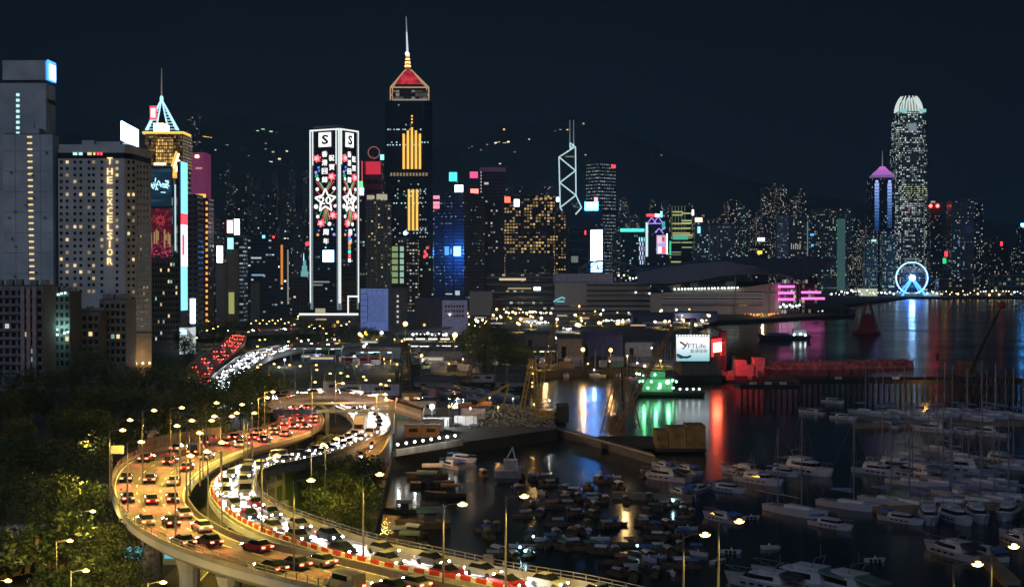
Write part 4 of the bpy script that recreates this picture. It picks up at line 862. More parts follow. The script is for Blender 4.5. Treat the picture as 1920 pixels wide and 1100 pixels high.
# upper drum rising to the right and its glazing
mb = MB(); ups = [(1262,548,545),(1300,548,543),(1400,548,538),(1455,548,530),(1464,548,530)]
for (x0,yb,y0),(x1,_,y1) in zip(ups, ups[1:]): mb.hexa([dp(x0,yb,1332),dp(x1,yb,1332),dp(x1,yb,1400),dp(x0,yb,1400),dp(x0,y0,1332),dp(x1,y1,1332),dp(x1,y1,1400),dp(x0,y0,1400)])
mb.build('upper_wall', M_hall, H)
MB().px(C, 1262, 528, 1455, 545, -30, -20).build('upper_glazing', win('hall_glazing', (.05,.05,.055), 9, 20, .22, (.3,.32,.42), (.4,.3,.3), .28, .04, .05), H)
for i in range(20):
    x = 1266+i*6.2+rnd.uniform(-1,1); MB().ball(dp(x, 542-(i/20)*3, 1328), 1.0, 6, 4).build('terrace_lamp', emi('terrace_white', (.85,1,.9), 3.5), H)
# winged roofs: loft of deep sections
def wing(name, secs, y0, y1, th=2.5):
    rings = []
    for x, yt, yb in secs:
        rings.append([dp(x,yb,y0), dp(x,yt,(y0+y1)/2), dp(x*1.0,yt,y1), dp(x,yb,y1+4)])
    # slightly turned so that the eave stays in front of the ridge
    return MB().loft(rings).build(name, M_hroof, H)
wing('main_roof', [(1190,507,526),(1230,498,534),(1290,490,531),(1340,487,524),(1400,484,514),(1440,484,512),(1470,484,514),(1490,484,520),(1503,484,528),(1530,484,512),(1568,483,485)], 1322, 1470)
wing('inner_roof', [(1195,512,531),(1250,501,532),(1300,494,527),(1360,490,516),(1420,500,512),(1450,509,512)], 1312, 1322)
E_pk = emi('pink_band', (1,.14,.60), 2.4, True)
mb = MB(); arc = [(1225,536),(1262,533),(1300,526),(1340,519),(1380,514),(1420,511.5),(1455,513),(1480,519),(1503,531)]
mb.tube([dp(x,y,1318) for x, y in arc], 1.2, 6); mb.build('eave', M_hroof, H)
for x in (1370, 1432): MB().box(dp(x,0,1360).x-.5, 1326, GZ, dp(x,0,1360).x+.5, 1327, dp(x,516,1326).z).build('column', M_conc, H)
g = Plane(q(1466,1332), q(1500,1332)); MB().px(g, 1466, 524, 1499, 588, -30, 0).build('glass_prow', win('prow_glass', (.03,.035,.035), 3.2, 5, .35, YEL, WHT, .7, .12, .15), H)
for y in (537, 549, 561): MB().px(g, 1459, y-2, 1489, y+2, .2, 3).build('pink_light_band', E_pk, H)
g2 = Plane(q(1500,1345), q(1548,1345)); MB().px(g2, 1500, 520, 1535, 590, -40, -6).build('glass_prow', win('prow_glass_b', (.03,.04,.035), 3.2, 5, .45, (.7,.95,.7), YEL, .5, .12, .15), H)
for y, x1 in ((548,1540),(559.5,1547)): MB().px(g2, 1504, y-2, x1, y+2, -4, -1).build('pink_light_band', E_pk, H)
for x in fr(1466, 1498, 7): MB().px(g, x-.4, 526, x+.4, 586, .3, 1).build('mullion', M_conc, H)
for i in range(7): MB().ball(dp(1463+i*6, 573+rnd.uniform(-3,3), 1326), 1.1, 6, 4).build('entrance_lamp', emi('entrance_white', (.8,1,.9), 3.5), H)
mb = MB()
for i in range(5): a = C.sz(1440+i*2.4, 555); mb.bar(C.pt(a[0], a[1], 1.2), C.pt(a[0]+1.3, a[1]+(2 if i > 2 else 1)-1.6, 1.2), .6)
mb.build('wall_logo', emi('logo_cyan', (.3,.8,.9), 1.0), H)
L = bpy.data.lights.new('pink_wash', 'AREA'); L.energy = 1600; L.color = (1,.2,.6); L.size = 20
o = bpy.data.objects.new('pink_wash', L); COL.objects.link(o); o.parent = H; o.location = dp(1490,560,1300)-ORG[H]; o.rotation_euler = (R(78),0,0)
# ------------------------------------------------------------------ observation wheel
Yw = 2330; c = dp(1710, 521, Yw); kw = mpp(Yw)
Wh = root('observation_wheel', 'white-lit observation wheel with blue legs on the far waterfront', 'ferris wheel', (c.x, Yw, GZ))
E_rim = emi('rim_light', (.24,.56,1), 5, True)
MB().ring(c, 29.5*kw, 1.35, (1,0,0), (0,0,1), 64).build('rim', E_rim, Wh)
MB().ring(c+Vector((0,5,0)), 29.5*kw, 1.2, (1,0,0), (0,0,1), 64).build('rear_rim', emi('rim_light_b', (.4,.6,.9), .8), Wh)
MB().ball(c+Vector((0,-2,0)), 5.4*kw, 12, 8).build('hub', emi('hub_light', (.25,.55,1), 90, True), Wh)
mb = MB()
for i in range(28): t = 2*math.pi*i/28; mb.bar(c, c+Vector((29*kw*math.cos(t),0,29*kw*math.sin(t))), .4)
mb.build('spokes', emi('spoke_light', (.06,.22,.75), 1.0), Wh)
for i in range(28): t = 2*math.pi*i/28; MB().ball(c+Vector((31*kw*math.cos(t),2,31*kw*math.sin(t)-.5)), 1.2, 6, 4).build('gondola', pbr('gondola_white', (.5,.55,.6), .4, emit=(.4,.6,1), es=.25), Wh)
E_leg = emi('leg_blue', (.03,.18,.95), 6.0, True)
for dx in (-22, 22):
    for dy in (-12, 14): MB().bar((c.x+dx*kw, Yw+dy, GZ), c+Vector((0,dy*.25,0)), 3.2 if dy < 0 else 2).build('leg', E_leg, Wh)
MB().box(c.x-26*kw, Yw-10, GZ, c.x+26*kw, Yw+10, GZ+4).build('platform', emi('platform_light', (.35,.6,.7), .22), Wh)
# ------------------------------------------------------------------ far waterfront: low buildings and piers
for lab, x0, x1, yt, m in (
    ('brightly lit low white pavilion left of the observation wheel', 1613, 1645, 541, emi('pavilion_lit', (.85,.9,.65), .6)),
    ('long dim glass pavilion behind the foot of the observation wheel', 1660, 1745, 534, win('wheel_hall', (.08,.10,.10), 12, 6, .5, WHT, TEAL, .5, .05, .2)),
    ('low block with a few warm windows right of the observation wheel', 1760, 1836, 524, win('pier_block', (.05,.05,.05), 6, 5, .25, WARM, WHT, .6)),
    ('long pier building with a teal roof line and row of small arches', 1826, 1888, 546, win('pier_arches', (.10,.13,.11), 5.4, 9, 1.2, (.6,.65,.45), (.5,.6,.45), .22, .2, .2)),
    ('pale green flat-roofed hall with amber lights behind the pier', 1862, 1930, 517, win('green_hall', (.12,.15,.13), 8, 8, .3, (.5,.6,.5), YEL, .35)),
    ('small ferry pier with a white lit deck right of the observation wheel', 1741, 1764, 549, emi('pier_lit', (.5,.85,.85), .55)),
    ('low quay shed with soft lamps near the right edge', 1895, 1950, 547, win('quay_shed', (.10,.12,.12), 5, 5, .5, WHT, TEAL, .4)),
    ('long low quay terrace between the hall prow and the bright pavilion', 1560, 1612, 548, win('quay_terrace', (.06,.07,.065), 5, 5, .35, WHT, YEL, .6))):
    b = tower('pier_building', lab, 'pier building', x0, x1, yt, 2420 if 'behind' in lab else 2300, m, depth=22)
    onf(b, 'canopy', M_conc, x0-1, yt-1, x1+1, yt, t=4, off=.1)
amb = []
for i in range(64):
    x = 1560+i*5.8+rnd.uniform(-2,2); y = 550+rnd.uniform(-6,3)
    if 1684 < x < 1738: continue
    m = E_warm if (1762 < x < 1836 or 1850 < x < 1900) else (E_white if i % 3 else MATS['terrace_white'])
    p = dp(x, y, 2270); r = root('quay_lamp', '', 'lamp', (p.x, p.y, GZ), 'lamps along the far waterfront')
    MB().cyl((p.x,p.y,GZ), (p.x,p.y,max(GZ+2,p.z)), .25, n=5).build('post', M_dark, r); MB().ball(p, rnd.choice((.8,1.0,1.7)), 6, 4).build('globe', m, r); amb.append((x, r))
amb.sort(key=lambda t: t[0])
for i, (x, r) in enumerate(amb): r['label'] = 'small %s lamp on the far waterfront quay, %s from the left' % ('amber' if (1762 < x < 1836 or 1850 < x < 1900) else 'white', ordw(i+1))
mb = MB(); p0 = gp(1600,557.5,1).xy; mb.box(p0.x, p0.y-14, -1, 1100, p0.y, 2.2); tag(mb.build('sea_wall', pbr('sea_wall_stone', (.05,.05,.05), .9)), 'dark low sea wall along the far waterfront', 'sea wall')
# ------------------------------------------------------------------ distant residential towers filling the skyline
def cluster(n, xa, xb, ya, yb, Ya, Yb, wa, wb, phrase, noun='residential_tower', fr_=(.08,.24), es=.8, seed=1):
    rr = random.Random(seed); made = []
    mats = [win('far_%d_%d' % (seed, j), (rr.uniform(.06,.16),)*3, 3.0, 3.2, rr.uniform(*fr_), (WARM, YEL, YEL, TEAL)[j % 4], WHT, es*rr.uniform(.7,1.3), .25, .3, rr.uniform(.1,.5)) for j in range(5)]
    for i in range(n):
        x = xa+(xb-xa)*(i+rr.random()*.8)/n; w_ = rr.uniform(wa, wb); yt = rr.uniform(ya, yb); Y = rr.uniform(Ya, Yb)
        zb = GZ if Y < 2950 else max(GZ, hill_z((x-960)*mpp(Y), Y)-12)
        if dp(x, yt, Y).z < zb+15: yt = 508-(zb+rr.uniform(35,70)-CAMZ)/Y*FOC
        b = tower(noun, '', 'apartment tower', x-w_/2, x+w_/2, yt, Y, rr.choice(mats), depth=18, z0=zb, group='distant residential towers', plant=((.3,.7,rr.uniform(3,6)),))
        made.append((x, b, yt))
    made.sort(key=lambda t: t[0])
    for i, (x, b, yt) in enumerate(made): b.root['label'] = 'dark tower with scattered windows %s, %s from left' % (phrase, ordw(i+1))
cluster(14, 405, 575, 335, 440, 1500, 2300, 10, 20, 'behind the white light boxes over the road', seed=1, es=.55, fr_=(.08,.18))
cluster(8, 385, 580, 300, 350, 3050, 3300, 8, 14, 'low on the hill by the festive tower', seed=2, es=.4, fr_=(.05,.14))
cluster(9, 810, 945, 330, 400, 2400, 2800, 10, 16, 'behind the blue glass tower', seed=3, es=.8)
cluster(6, 950, 1045, 335, 362, 2400, 2800, 12, 20, 'behind the golden grid tower', seed=4, es=.8)
cluster(10, 1150, 1330, 375, 430, 2700, 3000, 10, 18, 'right of the dotted slab tower', seed=5, fr_=(.15,.3))
cluster(12, 1325, 1420, 368, 430, 2600, 3000, 12, 20, 'above the middle of the exhibition hall', seed=6, fr_=(.15,.35))
cluster(9, 1412, 1510, 350, 420, 2600, 3000, 12, 22, 'behind the pale grey lit tower', seed=7, fr_=(.2,.35))
cluster(8, 1520, 1640, 400, 440, 2600, 2900, 12, 20, 'left of the purple-crowned tower', seed=8, fr_=(.15,.3))
cluster(12, 1745, 1930, 440, 500, 2600, 2900, 10, 20, 'near the right edge of the skyline', seed=9, fr_=(.12,.25))
cluster(10, 1130, 1300, 440, 490, 2300, 2500, 14, 26, 'over the left exhibition hall roof', seed=10, fr_=(.08,.2))
cluster(6, 1585, 1640, 440, 500, 2380, 2500, 10, 16, 'at the foot of the purple-crowned tower', seed=11, fr_=(.2,.4))
cluster(5, 1440, 1470, 340, 372, 2800, 2950, 12, 18, 'rising tallest over the pale grey lit tower', seed=12, fr_=(.15,.3))
# hillside houses
hs = []
def house(px, py, m, w=9, n=1):
    d = ray(px, py); lo, hi = 2950.0, 3900.0; Y = None
    for s in range(60):
        y = lo+(hi-lo)*s/59; p = CAM+d*(y/d.y)
        if hill_z(p.x, y) >= p.z: Y = y; break
    if Y is None: Y = 3860
    p = dp(px, py, Y); zb = hill_z(p.x, Y+6)-8
    r = root('hillside_house', '', 'house', (p.x, Y, zb), 'lit houses on the dark hillside')
    MB().box(p.x-w*.8, Y, zb, p.x+w*.8, Y+12, p.z+4).build('wall', M_dark, r); MB().box(p.x-w/2, Y-.5, p.z-1.9, p.x+w/2, Y-.1, p.z+1.9).build('lit_windows', m, r); hs.append((px, py, r))
HW = [emi('house_cream', (1,.85,.55), 1.8), emi('house_white', (.85,.95,1), 1.5), emi('house_amber', (1,.5,.1), 2.6), emi('house_green', (.6,.95,.6), 1.4), emi('house_dim', (.9,.7,.5), .8)]
rr = random.Random(9)
for (x, y, m, w) in ((383,257,2,9),(388,258,2,9),(394,259,2,9),(399,261,2,8),(416,258,0,6),(424,260,1,7),(474,247,0,8),(483,246,3,7),(493,243,3,9),(500,246,3,9),(508,247,3,9),(517,250,3,8),(470,262,0,5),(476,263,0,5),(405,272,4,6),(426,273,0,5),(404,282,0,4),(500,305,3,7),(508,304,0,8),(517,302,0,8),(524,298,0,7),(534,294,0,7),(495,308,3,6),(512,285,4,6),(533,286,4,6),(475,290,4,6),(392,296,1,6),(945,243,2,5),(930,268,0,8),(938,267,0,9),(946,269,0,9),(953,266,0,7),(915,272,4,8),(985,263,0,7),(992,262,0,5),(1000,261,4,6),(1036,250,0,10),(1044,247,0,10),(1052,244,0,8),(1020,253,0,6),(1064,244,2,5),(1142,285,2,5),(1152,285,4,6),(1187,285,1,6),(1202,289,4,5),(1222,291,4,6),(1239,292,1,5),(1094,232,4,5),(886,276,4,5),(965,286,4,5),(1098,291,4,5),(560,292,4,5),(612,262,4,5),(868,290,4,5),(902,282,4,4)):
    house(x, y, HW[m], w)
for i in range(46): x = rr.uniform(380, 575) if i < 34 else rr.uniform(815,1050); house(x, rr.uniform(270, 340), HW[rr.choice((0,1,4,4))], rr.uniform(3,6))
hs.sort(key=lambda t: t[0])
for i, (x, y, r) in enumerate(hs): r['label'] = 'small lit hillside house %s, %s from left of all hillside houses' % ('left of the festive tower' if x < 577 else 'right of the tallest spire' if x > 720 else 'above the festive tower', ordw(i+1))
for x, y0, y1 in ((360,262,214),):
    b = tower('residential_tower', 'dim stepped tower standing alone on the hill right of the lattice pyramid', 'apartment tower', 352, 376, 216, 3000, win('hill_tower', (.05,.05,.055), 5, 5, .16, WARM, WHT, .4), depth=20, z0=hill_z((364-960)*mpp(3000), 3000)-20)
# ================================================================== roads
M_asph = pbr('asphalt', (.11,.10,.085), .75, var=.35, scale=.35); M_par = pbr('parapet_concrete', (.30,.28,.25), .85); M_girder = pbr('girder_concrete', (.46,.46,.54), .8, var=.15, scale=.2)
M_line = pbr('road_paint', (.75,.75,.70), .7, var=.1); M_rail = pbr('rail_steel', (.20,.20,.19), .5, .5)
def cat(p, n):
    out = []
    for i in range(len(p)-1):
        a, b, c, d = p[max(i-1,0)], p[i], p[i+1], p[min(i+2,len(p)-1)]
        for k in range(n):
            t = k/n; out.append(.5*((2*b)+(c-a)*t+(2*a-5*b+4*c-d)*t*t+(3*b-a-3*c+d)*t**3))
    return out+[p[-1]]
class Road:
    def __init__(s, secs, n=6):
        s.L = cat([gp(a,b,z) for a,b,c,d,z in secs], n); s.R = cat([gp(c,d,z) for a,b,c,d,z in secs], n)
        s.C = [(l+r)/2 for l, r in zip(s.L, s.R)]; s.cum = [0]
        for p, q_ in zip(s.C, s.C[1:]): s.cum.append(s.cum[-1]+(q_-p).length)
        s.len = s.cum[-1]
    def at(s, d, f):
        d = max(0, min(s.len-.01, d)); i = 0
        while s.cum[i+1] < d: i += 1
        t = (d-s.cum[i])/(s.cum[i+1]-s.cum[i]); g = lambda k: s.L[k].lerp(s.R[k], f)
        return g(i).lerp(g(i+1), t), (g(i+1)-g(i)).normalized()
    def strip(s, mb, f0, f1, dz, i0=0, i1=None):
        i1 = i1 or len(s.L)-1; b = len(mb.v); n = i1-i0+1
        for i in range(i0, i1+1): mb.v += [s.L[i].lerp(s.R[i], f0)+Vector((0,0,dz)), s.L[i].lerp(s.R[i], f1)+Vector((0,0,dz))]
        for i in range(n-1): a = b+2*i; mb.f.append((a, a+1, a+3, a+2))
        return mb
    def wall(s, mb, side, z0, z1, w, i0=0, i1=None):
        """solid strip along one edge, w metres wide outward"""
        P, Q = (s.L, s.R) if side == 'L' else (s.R, s.L); i1 = i1 or len(P)-1; rings = []
        for i in range(i0, i1+1):
            o = (P[i]-Q[i]); o.z = 0; o = o.normalized(); a = P[i]; c = P[i]+o*w; Z = lambda v, z: Vector((v.x, v.y, v.z+z))
            rings.append([Z(a,z0), Z(c,z0), Z(c,z1), Z(a,z1)])
        return mb.loft(rings)
    def edge(s, side, i, o=0.0):
        P, Q = (s.L, s.R) if side == 'L' else (s.R, s.L); d = P[i]-Q[i]; d.z = 0; return P[i]+d.normalized()*o
    def dash(s, mb, f, dz, w=.18, on=2.5, off=4.5, d0=0, d1=None):
        d = d0
        while d < (d1 or s.len)-on:
            a, ta = s.at(d, f); c, tb = s.at(d+on, f); n = Vector((-ta.y, ta.x, 0)).normalized()*w/2; m_ = Vector((-tb.y, tb.x, 0)).normalized()*w/2; u = Vector((0,0,dz))
            mb.add([a-n+u, a+n+u, c+m_+u, c-m_+u], [(0,1,2,3)]); d += on+off
        return mb
OUT = Road([(1080,1232,1230,1204,12),(900,1182,1060,1160,12),(740,1140,900,1121,12),(620,1110,760,1088,12),(500,1080,640,1058,12),(400,1052,540,1036,12),(312,1020,455,1016,12),(246,981,400,990,12),(215,936,362,960,12),(213,898,350,930,12),(236,868,358,908,12),(280,850,378,884,12),(335,838,415,862,11.7),(400,827,470,840,11),(460,817,530,825,9.7),(512,803,582,808,8.6),(525,789,604,792,7.8),(515,775,600,775,7),(492,762,574,761,6.8),(455,751,535,749,6.6)])
INB = Road([(1240,1190,1420,1180,12),(1060,1143,1250,1137,12),(900,1102,1096,1102,12),(790,1083,960,1079,12),(680,1060,850,1055,12),(570,1031,722,1028,12),(490,1003,620,998,12),(430,970,540,968,12),(398,935,492,940,12),(400,908,478,912,12),(425,888,484,892,12),(465,871,510,879,12),(530,858,562,868,11.4),(590,843,626,853,10.3),(640,822,674,834,9),(662,804,722,816,8),(662,790,731,797,7.5),(650,775,713,777,7.1),(622,762,690,762,7),(585,751,650,750,7)])
SLP = Road([(690,812,734,806,7.7),(684,828,727,827,7.4),(668,846,716,847,7),(640,868,690,874,6.2),(600,890,645,898,5.2),(550,912,595,921,4.4),(500,938,545,949,3.8),(440,975,480,986,3.4),(330,1062,390,1076,3.2),(250,1140,320,1156,3.15)])
def flyover(rd, label, Lside, Rside, thick=2.0, piers=(), railL=True, railR=True, lanes=(.33,.66), name='flyover', iend=None):
    r = root(name, label, 'elevated road', rd.C[len(rd.C)//2]-Vector((0,0,rd.C[len(rd.C)//2].z-GZ)))
    n = len(rd.L); mb = MB(); rings = []
    for i in range(n):
        l, rr_ = rd.L[i], rd.R[i]; o = (l-rr_); o.z = 0; o = o.normalized()
        rings.append([l+o*.4-Vector((0,0,.01)), l+o*.4-Vector((0,0,.9)), l-o*1.4-Vector((0,0,thick)), rr_+o*1.4-Vector((0,0,thick)), rr_-o*.4-Vector((0,0,.9)), rr_-o*.4-Vector((0,0,.01))])
    mb.loft(rings).build('girder', M_girder, r)
    rd.strip(MB(), 0, 1, .006).build('road_surface', M_asph, r)
    for side, h, rail in ((('L'),Lside,railL),(('R'),Rside,railR)):
        if h: rd.wall(MB(), side, 0.0, h, .35).build('parapet', M_par, r)
        if rail:
            mb = MB(); zz = h or .2
            for i in range(0, n-1, 1):
                a = rd.edge(side, i, .17); c = rd.edge(side, i+1, .17); m_ = int(max(1, round((c-a).length/2.2)))
                for k in range(m_): p = a.lerp(c, k/m_); mb.box(p.x-.06, p.y-.06, p.z+zz-.02, p.x+.06, p.y+.06, p.z+zz+.75)
                for hh in (.32,.72): mb.bar(a+Vector((0,0,zz+hh)), c+Vector((0,0,zz+hh)), .09)
            mb.build('railing', M_rail, r)
    mb = MB(); 
    for f in lanes: rd.dash(mb, f, .018)
    rd.strip(mb, .035, .050, .018); rd.strip(mb, .95, .965, .018); mb.build('lane_marking', M_line, r)
    for i, f, w in piers:
        p = rd.L[i].lerp(rd.R[i], f); zt = p.z-thick+.2
        MB().loft([[Vector((p.x+w*.5*math.cos(t)*sc, p.y+w*.5*math.sin(t)*sc, z)) for t in fr(0, 2*math.pi*11/12, 12)] for z, sc in ((GZ-.3,1),(zt-1.6,1),(zt,1.35))]).build('pier', M_girder, r)
    return r
FO = flyover(OUT, 'wide elevated road with red tail lights curving round the park side', .55, .0, piers=((18,.5,2.4),(30,.22,2.6),(36,.30,2.6),(43,.3,2.4),(54,.5,2.2),(66,.5,2),(78,.5,2)), railR=False, lanes=(.34,.66))
FI = flyover(INB, 'elevated road with white headlights curving on the harbour side', .0, .75, piers=((14,.5,2.4),(20,.5,2.4),(28,.5,2.4),(36,.5,2.2),(46,.5,2.2),(56,.5,2)), railL=False, lanes=(.5,))
M_wear = pbr('worn_asphalt', (.065,.06,.052), .65, var=.5, scale=.25); M_joint = pbr('expansion_joint', (.02,.02,.02), .6)
for rd, par, lanes in ((OUT, FO, (.18,.5,.8)), (INB, FI, (.30,.72))):
    mb = MB()
    for f in lanes:
        for df in (-.055, .055): rd.strip(mb, f+df-.022, f+df+.022, .010)
    mb.build('tyre_wear', M_wear, par); mb = MB(); d = 16
    while d < rd.len-10:
        a, ta = rd.at(d, .02); c, tc_ = rd.at(d, .98); a2, _ = rd.at(d+.35, .02); c2, _ = rd.at(d+.35, .98); u = Vector((0,0,.014)); mb.add([a+u, a2+u, c2+u, c+u], [(0,1,2,3)]); d += 26
    mb.build('expansion_joint', M_joint, par)
# kerb along the median of each deck
mb = MB(); OUT.wall(mb, 'R', 0, .8, .35, 0, 62); mb.build('median_wall', pbr('grimy_concrete', (.10,.095,.085), .9), FO)
mb = MB(); INB.wall(mb, 'L', 0, .5, .3); mb.build('kerb', M_par, FI)
mb = MB(); SLP.strip(mb, 0, 1, .01); sl = tag(mb.build('slip_road', M_asph), kind='structure')
mb = MB(); SLP.dash(mb, .5, .02); SLP.strip(mb, .93, .955, .02); mb.build('lane_marking', M_line, sl)
mb = MB(); SLP.wall(mb, 'R', -4, .6, .35, 0, 40); mb.build('kerb', M_par, sl)
# embankment below the slip road
mb = MB(); SLP.wall(mb, 'R', -5, -.02, -7, 0, 34); mb.build('embankment', M_par, sl)
# green hoarding wall between the upper deck and the slip road
g = root('retaining_wall', 'green corrugated wall between the harbour-side deck and the lower slip road', 'wall', gp(590,890,GZ))
mb = MB(); top = [INB.edge('R', i, .5) for i in range(66, 86)]; n = len(top)
def pt_to(line, p):
    best = min(range(len(line)), key=lambda i: (line[i].xy-p.xy).length); return line[best]
rings = []
for p in top:
    b_ = pt_to(SLP.L, p); rings.append([Vector((p.x,p.y,GZ)), Vector((p.x+.3,p.y-.3,GZ)), Vector((p.x+.3,p.y-.3,p.z-1.2)), Vector((p.x,p.y,p.z-1.2))])
mb.loft(rings)
def wall_mat():
    m, t, p = newmat('green_corrugated'); tc = t.nodes.new('ShaderNodeTexCoord'); w_ = t.nodes.new('ShaderNodeTexWave'); w_.inputs['Scale'].default_value = 1.6; w_.inputs['Distortion'].default_value = 3
    r_ = t.nodes.new('ShaderNodeValToRGB'); r_.color_ramp.elements[0].color = (.03,.07,.03,1); r_.color_ramp.elements[1].color = (.09,.16,.05,1)
    t.links.new(tc.outputs['Object'], w_.inputs['Vector']); t.links.new(w_.outputs['Fac'], r_.inputs[0]); t.links.new(r_.outputs[0], p.inputs['Base Color']); p.inputs['Roughness'].default_value = .7; return m
mb.build('panel', wall_mat(), g)
ab = root('abutment', 'pale concrete abutment with square openings where the slip road dives under', 'abutment', gp(505,915,GZ))
mb = MB(); a = INB.edge('R', 62, .6); c = INB.edge('R', 68, .6); mb.bar(a-Vector((0,0,2.4)), c-Vector((0,0,2.4)), .9); mb.build('beam', M_par, ab)
for t in (.0,.5,1.): p = a.lerp(c, t); MB().box(p.x-.5, p.y-.5, GZ, p.x+.5, p.y+.5, p.z-1).build('post', M_par, ab)
p = a.lerp(c,.5); MB().bar(Vector((a.x,a.y,GZ+2)), Vector((c.x,c.y,GZ+2)), 2.5).build('low_wall', M_par, ab)
# flyover beyond the gantry and the far highway
UPP = Road([(470,765,470,752,9),(500,758,500,747,10),(540,750,540,741,10.5),(585,742,585,734,10.5),(640,742,640,734,10.5),(690,748,690,739,10.5),(740,760,742,750,10.5),(790,776,795,764,10)])
flyover(UPP, 'golden-lit flyover crossing behind the truss gantry', 1.0, .8, piers=((6,.5,2),(14,.5,2),(26,.5,2),(34,.5,2)), railL=False, railR=False, lanes=(.5,))
FR = Road([(345,712,398,722,6),(352,690,402,700,6),(372,672,420,682,6),(400,655,445,664,6),(420,640,458,646,6),(432,628,462,631,6)])
FW = Road([(392,725,436,733,6.5),(402,704,442,712,6.5),(425,686,468,693,7),(450,669,492,676,7),(490,656,530,662,7),(545,647,585,652,7),(640,641,680,645,7)])
FX = Road([(340,631,340,624,7),(400,628,400,621,7),(480,624,480,618,7),(575,620,575,614,7),(640,616,640,611,7)])
for rd, lb in ((FR,'far highway carrying red tail lights past the foot of the vertical sign'),(FW,'far highway carrying white headlights behind the dark park trees'),(FX,'level flyover crossing the far highway before the office towers')):
    flyover(rd, lb, .8, .8, piers=((8,.5,2),(20,.5,2)), railL=False, railR=False, lanes=(.5,))
# ------------------------------------------------------------------ truss gantry over both roads
E_blue_p = pbr('blue_sign_back', (.03,.04,.12), .5)
A = gp(486,790,GZ); zb = 15.6; Yg = 352.0
t = root('truss_gantry', 'long pale truss gantry with a dark blue panel spanning both roads', 'gantry', (*q(612,Yg), GZ))
M_truss = pbr('truss_paint', (.50,.52,.42), .6, var=.1)
x0, x1 = q(488,Yg)[0], q(738,Yg)[0]; zt = dp(600,757,Yg).z; zb = dp(600,771,Yg).z; d = 2.6
mb = MB()
for yy in (Yg, Yg+d):
    mb.bar((x0,yy,zb),(x1,yy,zb),.34); mb.bar((x0,yy,zt),(x1,yy,zt),.34); n = 14
    for i in range(n): xa, xb = x0+(x1-x0)*i/n, x0+(x1-x0)*(i+1)/n; mb.bar((xa,yy,zb if i % 2 else zt),(xb,yy,zt if i % 2 else zb),.2)
mb.build('truss', M_truss, t)
MB().box(x0, Yg+.2, zb-.3, x1, Yg+d-.2, zb-.05).build('walkway', M_truss, t)
MB().box(q(511,Yg)[0], Yg-.35, zb-.7, q(593,Yg)[0], Yg-.2, zb+.55).build('blue_panel', E_blue_p, t)
MB().box(q(594,Yg)[0], Yg-.3, zb-.3, x1, Yg-.2, zb+.45).build('green_panel', pbr('truss_green', (.33,.42,.28), .6), t)
for xx in (q(492,Yg)[0], q(612,Yg)[0], q(734,Yg)[0]):
    MB().box(xx-.45, Yg+.5, GZ, xx+.45, Yg+2, zb-.3).build('leg', M_truss, t)
MB().box(q(728,Yg)[0], Yg-.1, zb-2, q(738,Yg)[0], Yg+d+.1, zt+.6).build('end_frame', pbr('yellow_frame', (.55,.45,.2), .7), t)
# ------------------------------------------------------------------ red and white plastic barriers
M_bred = pbr('barrier_red', (.50,.05,.03), .5, var=.1); M_bwht = pbr('barrier_white', (.75,.68,.55), .5, var=.1)
bars = []
proto = None
def barrier_proto():
    r = root('traffic_barrier', '', 'barrier', (0,0,0), 'red water-filled barriers along the harbour-side deck')
    MB().loft([[(-.75,-.28,0),(.75,-.28,0),(.75,.28,0),(-.75,.28,0)],[(-.75,-.14,.45),(.75,-.14,.45),(.75,.14,.45),(-.75,.14,.45)],[(-.7,-.12,.95),(.7,-.12,.95),(.7,.12,.95),(-.7,.12,.95)]]).build('shell', M_bred, r)
    MB().box(.78,-.12,.1,1.6,.12,.85).build('white_end', M_bwht, r)
    return freeze(r)
pb_ = barrier_proto(); first = True; d = 8.0
while d < 118:
    p, tg = INB.at(d, .045); o = pb_ if first else copy_tree(pb_); first = False
    o.location = p; o.rotation_euler = (0, 0, math.atan2(tg.y, tg.x)+rnd.uniform(-.06,.06)); bars.append(o); d += 2.35
    if 84 < d < 90: d += 3
nb = len(bars)
for i, o in enumerate(bars): o['label'] = 'red and white barrier block along the deck edge, %s from the bottom of the row' % ordw(i+1)
bars2 = []; d = 6
while d < 62:
    p, tg = SLP.at(d, .05); o = copy_tree(pb_); o.location = p; o.rotation_euler = (0,0,math.atan2(tg.y, tg.x)); bars2.append(o); d += 2.6
for i, o in enumerate(bars2): o['label'] = 'orange-red barrier block on the slip road below the green wall, %s from its top' % ordw(i+1); o['group'] = 'barriers along the slip road'
# ================================================================== street lamps
M_pole = pbr('lamp_pole', (.16,.15,.14), .5, .4); E_sod = emi('sodium_lens', (1,.60,.13), 9, True)
E_sodf = emi('sodium_lens_far', (1,.46,.08), 12)
def lamp_proto(h, arm, lens, key):
    r = root('street_lamp', '', 'street lamp', (0,0,0), 'sodium street lamps')
    MB().cyl((0,0,-.3),(0,0,h),.14,.08,8).build('pole', M_pole, r)
    MB().tube([(0,0,h-.3),(arm*.35,0,h),(arm,0,h+.12)], .055, 6).build('arm', M_pole, r)
    hd = MB().loft([[(arm-.35,-.16,h+.08),(arm-.35,.16,h+.08),(arm-.35,.16,h+.22),(arm-.35,-.16,h+.22)],[(arm+.55,-.2,h+.05),(arm+.55,.2,h+.05),(arm+.55,.2,h+.2),(arm+.55,-.2,h+.2)]]).build('lamp_head', M_pole, r)
    MB().ball((arm+.15,0,h+.02), lens, 6, 4, (1.25,.8,.6)).build('lens', E_sod, hd)
    return freeze(r)
LP = lamp_proto(10.3, 1.8, .40, 'a'); lamps = []; lp_used = [False]
lightdata = {}
